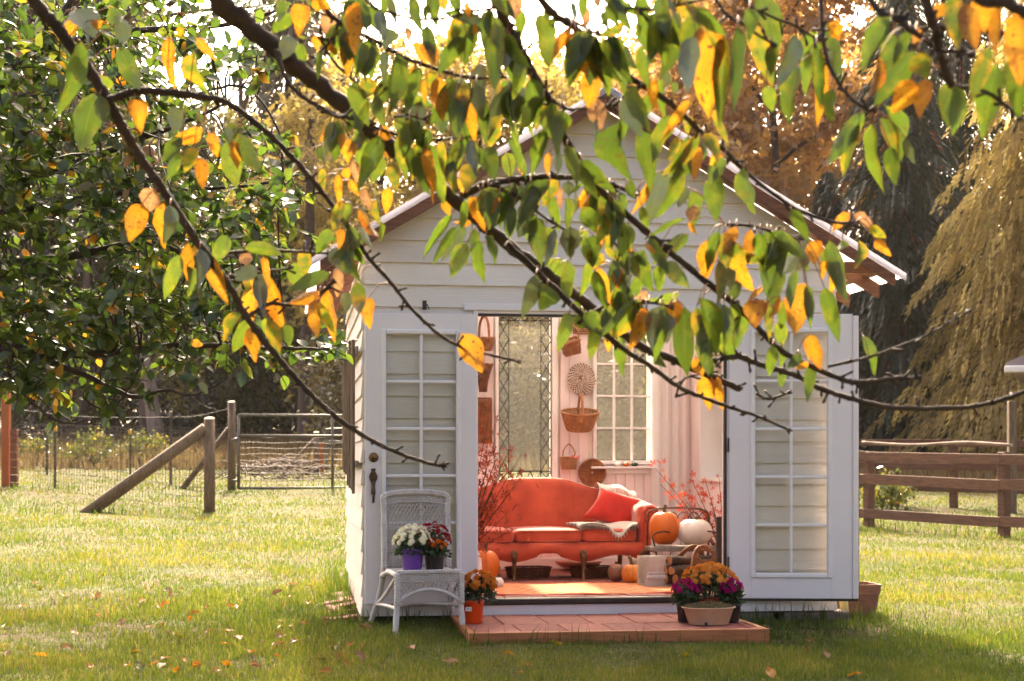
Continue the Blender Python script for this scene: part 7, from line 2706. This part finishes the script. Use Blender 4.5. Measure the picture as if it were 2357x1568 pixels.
TILE = {1: (343.7, 0, 4.8), 2: (798, 0, 4.8), 3: (1227.6, 0, 4.8), 4: (736.6, 276.2, 4.8), 5: (1166.2, 276.2, 4.8), 6: (1595.9, 552.4, 4.0547), 7: (1166.2, 552.4, 4.0547),
        13: (1534.5, 0, 2.8389), 11: (0, 0, 2.8386), 14: (0, 491, 2.743), 0: (0, 0, 1)}
LEAVES = {
 1: "220 400 240 950 130 y,520 420 730 660 110 y,500 570 590 1010 170 m,340 300 340 390 80 y,600 1430 260 1530 120 y,700 1470 680 1570 100 y,280 1180 270 1460 180 d,1700 50 1650 360 200 y,2000 110 1960 400 230 b,1870 390 1860 545 150 y,1570 200 1660 250 70 y,2000 480 2060 610 100 y,1880 560 1870 860 80 g,1650 480 1720 720 150 g,1560 150 1360 330 150 g,1550 400 1500 620 200 d,2250 0 2250 450 250 g,2250 300 2150 680 200 g,1440 0 1480 250 150 g,1800 0 1980 80 150 y",
 2: "100 -60 80 250 250 g,250 60 340 330 170 g,400 -60 420 200 90 g,480 -60 540 250 110 d,740 -60 830 330 130 g,880 50 870 220 80 g,930 -60 990 270 150 g,1040 -60 1090 110 140 y,1180 -60 1230 130 140 g,1260 110 1060 170 60 g,1500 220 1170 180 130 d,1320 20 1360 200 80 y,1430 280 1410 370 90 y,1850 -60 1850 200 200 b,1940 110 1900 440 110 g,2140 150 2190 750 220 l,2340 400 2270 640 120 y,440 300 440 520 190 d,660 290 690 470 80 b,750 460 880 720 100 y,900 430 950 730 170 y,1330 420 970 750 210 g,240 430 270 840 220 g,60 480 30 660 120 g,430 560 400 840 120 d,250 850 180 1080 190 m,560 600 480 1200 190 g,760 770 700 800 60 y,870 880 880 1120 80 y,830 1120 620 1540 250 d,1100 900 1080 1100 120 d,1180 900 950 1350 200 g,1000 1100 1080 1480 220 g,1200 1080 1220 1500 200 g,1260 1000 1450 1480 170 y,1480 700 1480 1150 120 d,1620 180 1640 1000 200 g,1700 200 1880 830 200 g,1650 900 1580 1500 170 m,1520 1100 1540 1560 130 g,1830 850 1760 1250 150 g,1900 1050 1930 1370 130 g,1940 1150 2050 1500 80 l,1790 1000 1850 1500 70 l,2180 1440 2120 1600 110 g,370 1440 490 1510 150 y",
 3: "420 290 220 630 110 y,560 350 520 580 90 y,150 100 160 220 100 g,230 190 220 300 80 g,430 20 470 230 70 d,560 -60 530 180 120 g,600 90 580 300 100 b,830 20 930 280 130 g,900 -60 1080 330 130 g,740 -60 720 80 100 b,760 130 830 330 90 g,1000 280 720 400 110 m,600 650 380 790 100 g,650 360 760 900 150 m,690 750 640 1140 220 y,560 900 590 1160 100 l,700 480 820 760 130 g,990 380 860 690 80 y,960 500 1000 1030 190 g,800 770 820 1050 110 l,780 430 820 600 100 g,1170 -80 1200 330 150 g,1150 260 1160 440 70 g,1380 -40 1480 380 180 g,1480 -60 1610 280 60 d,1640 -80 1780 270 180 m,1210 490 1280 950 130 l,1440 420 1340 600 90 m,1930 150 1290 800 260 g,1800 400 1620 980 280 d,2010 240 1860 1160 330 y,2100 400 2060 1330 180 m,2260 280 2240 1190 160 g,1360 870 1310 1200 110 y,1400 850 1420 1290 100 g,1470 800 1480 950 110 d,1560 900 1560 1020 80 l,1730 1100 1440 1510 120 y,1990 1200 2150 1560 90 m,1740 1280 1690 1470 100 m,1020 1040 1180 1480 230 d,690 1080 740 1420 200 b,700 1300 680 1562 50 d",
 4: "780 200 620 140 110 y,670 180 440 720 200 g,380 230 300 450 190 y,250 150 230 320 80 y,420 90 400 220 100 l,470 190 430 320 90 d,330 440 430 720 110 b,260 540 320 640 110 y,200 600 210 900 100 y,330 660 420 830 90 y,20 280 40 480 80 g,30 530 20 770 100 m,100 60 0 240 70 y,680 270 760 420 80 y,690 400 560 690 150 l,800 480 850 770 150 m,750 740 730 1020 120 y,480 760 590 990 100 b,620 880 660 1170 90 m,680 1130 680 1330 70 l,430 970 620 1390 110 y,440 1180 560 1400 90 d,340 920 280 1160 110 l,270 900 150 1200 120 m,130 1230 0 1450 120 g,250 1200 200 1420 100 y,350 1300 300 1520 120 b,190 1420 150 1600 130 d,380 1400 480 1590 100 g,880 0 1000 200 220 d,1200 100 1080 370 170 g,980 280 1150 800 150 g,1210 270 1370 900 200 g,1330 240 1370 560 110 m,1170 500 1260 830 70 y,1470 450 1480 800 140 m,1680 480 1650 800 200 m,1540 640 1580 800 70 y,1560 0 1620 330 150 g,1690 200 1770 600 130 d,1850 290 1940 650 180 g,1740 300 1830 560 100 g,2050 360 2110 620 170 l,1950 0 1880 300 130 m,2080 210 2310 610 110 g,2200 450 2270 650 70 y,2100 0 2170 300 80 l,1380 880 1420 1040 110 y,1470 1030 1130 1490 90 g,1680 1110 1500 1140 60 y,1520 1170 1260 1560 120 g,1610 1170 1350 1530 120 d,1620 1360 1450 1700 200 l,1680 1200 1700 1450 110 g,1750 1320 1740 1750 160 g,1830 1280 1930 1580 100 g,1980 850 1900 1030 70 y,1780 820 1800 1060 110 m,1690 850 1690 960 130 m,2100 1000 2080 1280 150 g,2150 720 2060 980 170 d",
 5: "440 120 280 580 150 g,470 360 460 600 80 y,540 290 560 600 90 d,680 340 700 600 100 l,750 460 850 620 90 m,480 670 120 1160 180 g,450 660 170 830 90 g,170 700 60 950 180 d,80 950 20 1270 130 g,250 1060 100 1280 150 d,330 1070 380 1562 200 l,450 800 590 1200 140 g,580 740 590 960 80 b,680 850 640 1200 100 l,680 680 690 830 150 d,830 690 710 830 50 g,760 840 740 1030 70 d,1000 720 820 1000 160 y,850 960 980 1230 180 g,1100 850 1100 1250 200 g,1180 750 1200 910 60 y,1250 800 1320 1000 100 g,1350 680 1430 860 120 g,1240 1080 1270 1562 130 g,1270 1180 1370 1490 90 y,1340 1150 1400 1380 110 l,1220 1000 1260 1200 90 g,960 1270 950 1600 210 g,700 1180 680 1480 220 d,1010 1170 1040 1400 80 y,860 1200 830 1380 130 l,1130 1250 1150 1600 130 m,1250 30 1290 620 290 g,1480 120 1610 700 210 g,1590 670 1400 1010 100 y,1720 560 1600 1080 260 d,1490 950 1550 1220 90 l,1900 180 1800 450 130 m,2010 170 1810 640 100 l,1920 470 1800 1060 190 g,2000 740 1900 950 120 d,2070 770 2080 1180 170 g,2140 300 2060 650 120 y,2280 500 2250 700 130 l,2300 600 2290 1080 230 g,2050 950 2040 1120 150 b,1970 1090 1550 1290 70 g,2030 1120 2070 1280 70 y,2010 1260 1640 1562 150 g,1440 1460 1560 1600 130 g,1540 1370 1640 1470 60 y",
 6: "130 0 110 370 160 y,290 0 600 280 160 m,260 100 540 450 180 y,240 190 280 560 130 m,340 260 350 460 110 d,420 390 360 600 110 g,630 0 580 200 90 g,720 20 680 480 170 g,1050 0 850 300 230 d,820 270 700 680 120 g,650 430 500 580 60 y,600 550 570 800 210 y,810 520 730 760 80 y,1000 100 1060 280 100 g,970 270 860 650 110 g,1040 400 920 860 230 y,1060 420 1090 800 90 g,1150 0 1130 210 150 y,1170 200 1210 340 80 y,1270 0 1400 540 150 g,1280 130 1310 540 90 y,1220 90 1230 290 70 g,1220 440 1350 910 150 g,1540 0 1520 270 90 m,1700 0 1820 130 90 y,1390 0 1370 100 90 l,1080 880 1190 1180 150 y,1580 890 1740 1200 110 g,1110 1150 1060 1480 110 g,740 980 710 1260 120 g,830 1000 840 1170 80 g,820 1220 820 1370 90 g,800 760 830 980 140 l,690 560 720 900 90 m,850 560 830 800 130 g,430 600 400 1000 160 g,220 580 300 830 170 d,90 540 220 1050 170 g,30 620 160 1060 110 m,270 840 350 1120 170 g,110 1000 140 1250 140 g,220 900 280 1100 90 l,20 1100 80 1260 120 y,120 1250 150 1560 160 y,230 1280 260 1562 110 y,1000 1060 900 1200 110 g,1080 1150 970 1200 70 y",
 7: "500 170 420 430 200 l,380 420 330 640 200 g,570 190 560 600 130 l,760 200 740 500 110 l,820 100 800 260 180 m,840 250 1000 590 110 y,820 280 930 640 120 g,640 560 720 700 130 g,720 680 860 850 140 g,640 700 700 830 90 g,830 750 790 1100 140 l,1190 550 880 900 90 g,1250 560 1000 900 190 m,1300 630 1170 1000 170 y,1330 560 1200 500 100 b,1600 490 1330 600 90 l,1050 250 1030 450 110 y,1120 310 1100 540 80 g,1190 120 1350 460 150 g,1250 330 1170 540 130 g,1400 240 1450 480 130 g,1490 200 1660 430 170 l,1610 570 1460 880 170 y,1460 600 1420 1090 150 g,1660 620 1640 1210 240 g,1770 630 1910 1060 120 m,1800 540 1990 1000 170 g,1850 800 1880 1230 150 g,960 830 950 1040 90 y,1070 900 1070 1240 120 g,1150 950 1190 1010 70 y,1420 1080 1470 1180 80 g",
 13: "590 -40 770 280 170 g,540 60 540 250 90 g,540 150 690 540 150 m,690 290 680 480 90 g,840 220 690 550 110 d,860 420 760 760 110 g,1000 220 870 370 140 g,930 330 900 600 90 g,1040 140 1140 560 100 g,1060 150 1120 260 90 y,990 320 1030 760 110 y,980 300 1000 690 80 g,1090 580 1050 780 80 g,1470 110 1290 440 120 g,1480 220 1410 440 120 g,1590 200 1500 400 80 g,1650 180 1610 280 70 y,1620 330 1370 670 160 g,1390 370 1350 670 70 y,1600 520 1500 730 140 y,1700 520 1650 740 130 y,1760 20 1780 140 120 y,1870 -40 1900 300 140 m,1960 20 2000 320 150 y,2050 -40 2080 200 150 y,2160 40 2150 330 80 y,2300 60 2310 530 170 y,2260 350 2300 750 150 g,2110 300 1990 650 130 m,2160 420 2060 860 190 g,1830 520 1830 830 90 l,1890 560 1870 860 130 g,1640 340 1700 500 140 m,1290 720 1060 1070 130 g,1250 790 1140 1120 90 m,1340 800 1340 1210 100 l,1400 770 1510 1040 90 m,1430 690 1540 1020 110 g,1460 960 1500 1190 100 g,1560 900 1610 1060 70 d,1190 1390 1090 1500 80 y,1220 1400 1330 1500 70 b,1330 1470 1420 1568 80 m,650 560 690 720 100 l",
 11: "500 60 620 210 150 d,480 130 470 230 80 y,620 130 640 190 70 y,720 40 780 160 100 g,800 140 800 280 110 d,530 270 430 720 110 g,780 300 900 600 140 g,700 500 660 600 90 l,620 610 520 980 160 g,650 620 670 790 100 l,880 650 920 840 120 y,1000 1230 980 1370 130 b,930 1330 850 1560 160 y,1070 1330 1060 1600 100 y,1110 1340 1120 1540 110 d,1320 850 1130 930 110 y,1190 900 1060 1050 100 g,1170 990 1090 1170 70 g,1270 960 1210 1120 90 m,1310 1030 1320 1230 90 y,1380 870 1410 1000 90 y,1470 930 1540 1210 130 l,1510 920 1550 1090 70 y,1560 870 1670 1130 130 l,1480 830 1520 980 60 d",
 14: "1140 260 1040 520 110 l,1190 190 1180 430 80 y,1180 330 1200 510 70 l,1260 220 1260 460 80 d,1310 260 1420 545 110 y,1440 140 1350 310 110 g,1540 220 1790 230 100 l,1540 230 1560 330 80 b,1620 340 1490 420 100 d,1570 420 1480 560 80 m,1610 410 1590 670 110 y,1660 360 1660 630 90 d,1700 400 1790 720 110 y,1660 270 1700 460 50 y,1530 630 1410 790 80 m,1560 670 1480 870 110 l,1610 710 1600 920 110 y,1690 670 1780 890 110 m,1800 700 1830 830 80 g,1680 660 1700 800 70 l,1860 310 1860 450 110 l,1920 230 1930 380 90 m,2080 380 1830 480 100 g,2100 220 2180 370 100 d,2130 350 2140 500 80 b,2020 490 1840 570 80 y,1990 540 1980 780 100 y,2070 490 2130 780 90 y,2020 560 2100 760 70 m,2170 500 2200 620 80 d,2250 430 2280 640 110 m,2330 530 2320 710 80 y,2190 230 2260 420 80 l,2090 100 2000 240 90 g",
 0: "1062 768 1108 852 55 y",
}
rec = []
for tile, txt in LEAVES.items():
    ox, oy, k = TILE[tile]
    for e in txt.split(','):
        a = e.split()
        x0, y0, x1, y1, w = [float(q) for q in a[:5]]
        rec.append((ox + x0 / k, oy + y0 / k, ox + x1 / k, oy + y1 / k, w / k, a[5]))
lf = random.Random(42)
dense = [1, 4, 4, 4, 5, 5, 6, 7, 7, 8, 11, 13, 14, 25, 25, 27, 30, 33, 35, 36, 9, 28, 29]
for k in range(200):
    pp = bobj[lf.choice(dense)][1]
    x, y, d_ = pp[lf.randrange(len(pp))]
    if not (760 < x < 2000 and -40 < y < 720): continue
    if y > 560 and (x < 1180 or x > 1850): continue
    if y > 380 and 880 < x < 1010: continue
    ln = 3600 * lf.uniform(.05, .09) / d_
    a = lf.gauss(0, .38)
    x += lf.uniform(-14, 14); y += lf.uniform(0, 16)
    rec.append((x, y, x + ln * math.sin(a), y + ln * math.cos(a), ln * lf.uniform(.30, .46), lf.choice('ggggggllllymd')))
rec.sort(key=lambda e: -math.hypot(e[2] - e[0], e[3] - e[1]) * e[4])
lr = random.Random(77)
rest = []
allp = np.concatenate([np.concatenate([b[1], np.full((len(b[1]), 1), i), np.arange(len(b[1]))[:, None]], 1) for i, b in enumerate(bobj)])
stalks = {}
for n_, (x0, y0, x1, y1, w, kind) in enumerate(rec):
    x1, y1 = x1 + (x1 - x0) * .10, y1 + (y1 - y0) * .10
    w *= 1.10
    ln = math.hypot(x1 - x0, y1 - y0)
    dd = (allp[:, 0] - x0) ** 2 + (allp[:, 1] - y0) ** 2
    # prefer a bough whose distance makes the leaf a natural size (about 10 cm)
    dn = 3600 * .105 / max(ln, 40)
    kx = np.argmin(dd + ((allp[:, 2] - min(max(dn, 2.2), 3.5)) * 45) ** 2)
    bx, by_, bd, bi, pi_ = allp[kx]
    o, _, spp = bobj[int(bi)]
    d_ = bd + lr.uniform(-.05, .05)
    tilt = lr.uniform(-.02, .02)
    a = px(x0, y0, d_); b = px(x1, y1, d_ + tilt)
    ax = b - a; L = ax.length; ax.normalize()
    ang = lr.uniform(-.75, .75)
    wm = w * d_ / F_PX / max(.75, math.cos(ang))
    tocam = (Vector((0, 0, CAMZ)) - a).normalized()
    xx = ax.cross(tocam).normalized(); zz = xx.cross(ax)
    xx, zz = xx * math.cos(ang) + zz * math.sin(ang), zz * math.cos(ang) - xx * math.sin(ang)
    R_ = Matrix((xx, ax, zz)).transposed()
    zs = L * lr.uniform(.25, 1.0) * (1 if lr.random() < .7 else -1)
    mtx = Matrix.LocRotScale(a - ctp, R_.to_quaternion(), V(wm, L, zs))
    me = lr.choice(CLM[kind])
    jp = spp[int(pi_)]
    if (jp - (a - ctp)).length < .16:
        stalks.setdefault(int(bi), MB()).tube(spline([jp, jp.lerp(a - ctp, .5) + V(0, 0, .012), a - ctp], 3), .0011, 4)
    if n_ < 300:
        inst('leaf', me, o, mtx=mtx)
    else:
        rest.append((kind, me, mtx))
for bi, mb_ in stalks.items():
    mb_.build('leaf_stalks', MAT['petiole'], bobj[bi][0], True)['kind'] = 'stuff'
# the smaller leaves: one joined part
if rest:
    vs, fs, mi, us = [], [], [], []
    kinds = list(CL)
    for kind, me, mtx in rest:
        n0 = len(vs)
        vs += [tuple(mtx @ v.co) for v in me.vertices]
        ul = me.uv_layers['UVMap'].data
        off = lr.randint(0, 40)
        for p_ in me.polygons:
            fs.append(tuple(n0 + i for i in p_.vertices)); mi.append(kinds.index(kind))
            us += [ul[i].uv[:] for i in p_.loop_indices]
    me = bpy.data.meshes.new('small_leaves')
    me.from_pydata(vs, [], fs)
    for k in kinds: me.materials.append(CL[k])
    me.polygons.foreach_set('material_index', mi); me.polygons.foreach_set('use_smooth', [True] * len(fs))
    ul = me.uv_layers.new(name='UVMap')
    for i, u in enumerate(us): ul.data[i].uv = u
    inst('small_leaves', me, cherry)['kind'] = 'stuff'

# ------------------------------------------------------------------ fallen leaves on the grass
lr = random.Random(15)
for k in range(110):
    if k < 74: x_, y_ = lr.uniform(0, 900), lr.uniform(1380, 1560)
    else: x_, y_ = lr.uniform(200, 2340), lr.uniform(1440, 1562)
    d_ = 3600 * 1.14 / (y_ - YH)
    p = px(x_, y_, d_)
    qx = (p - P0).dot(UX); qy = (p - P0).dot(UY)
    if -.1 < qx < 3.5 and qy > -.1: continue
    if STEP[0] - .1 < qx < STEP[1] + .1 and qy > STEP[2] - .15: continue
    kind = lr.choice('yybmbby')
    s = lr.uniform(.06, .105)
    o = inst('fallen_leaf', lr.choice(CLM[kind]), loc=(p.x, p.y, gz(p.x, p.y) + .028), rot=(lr.uniform(-.5, .5), lr.uniform(-.5, .5), lr.uniform(0, 6.28)), scale=(s * .55, s, s))
    tag(o, 'fallen ' + {'y': 'yellow', 'b': 'brown', 'm': 'green and yellow'}[kind] + ' leaf lying on the shaded front lawn', 'leaf', 'fallen leaves on the lawn')

# ------------------------------------------------------------------ the air
mh = bpy.data.materials.new('haze_air')
mh.use_nodes = True
nt = mh.node_tree
nt.nodes.remove(nt.nodes['Principled BSDF'])
pv = nt.nodes.new('ShaderNodeVolumePrincipled')
pv.inputs['Color'].default_value = (1.0, .95, .87, 1)
pv.inputs['Density'].default_value = .0001
pv.inputs['Anisotropy'].default_value = .3
nt.links.new(pv.outputs[0], nt.nodes['Material Output'].inputs['Volume'])
mb = MB(); mb.box(-420, 420, -70, 430, -1.5, 42)
tag(mb.build('haze', mh), 'thin warm autumn haze in the air', 'haze', kind='stuff')
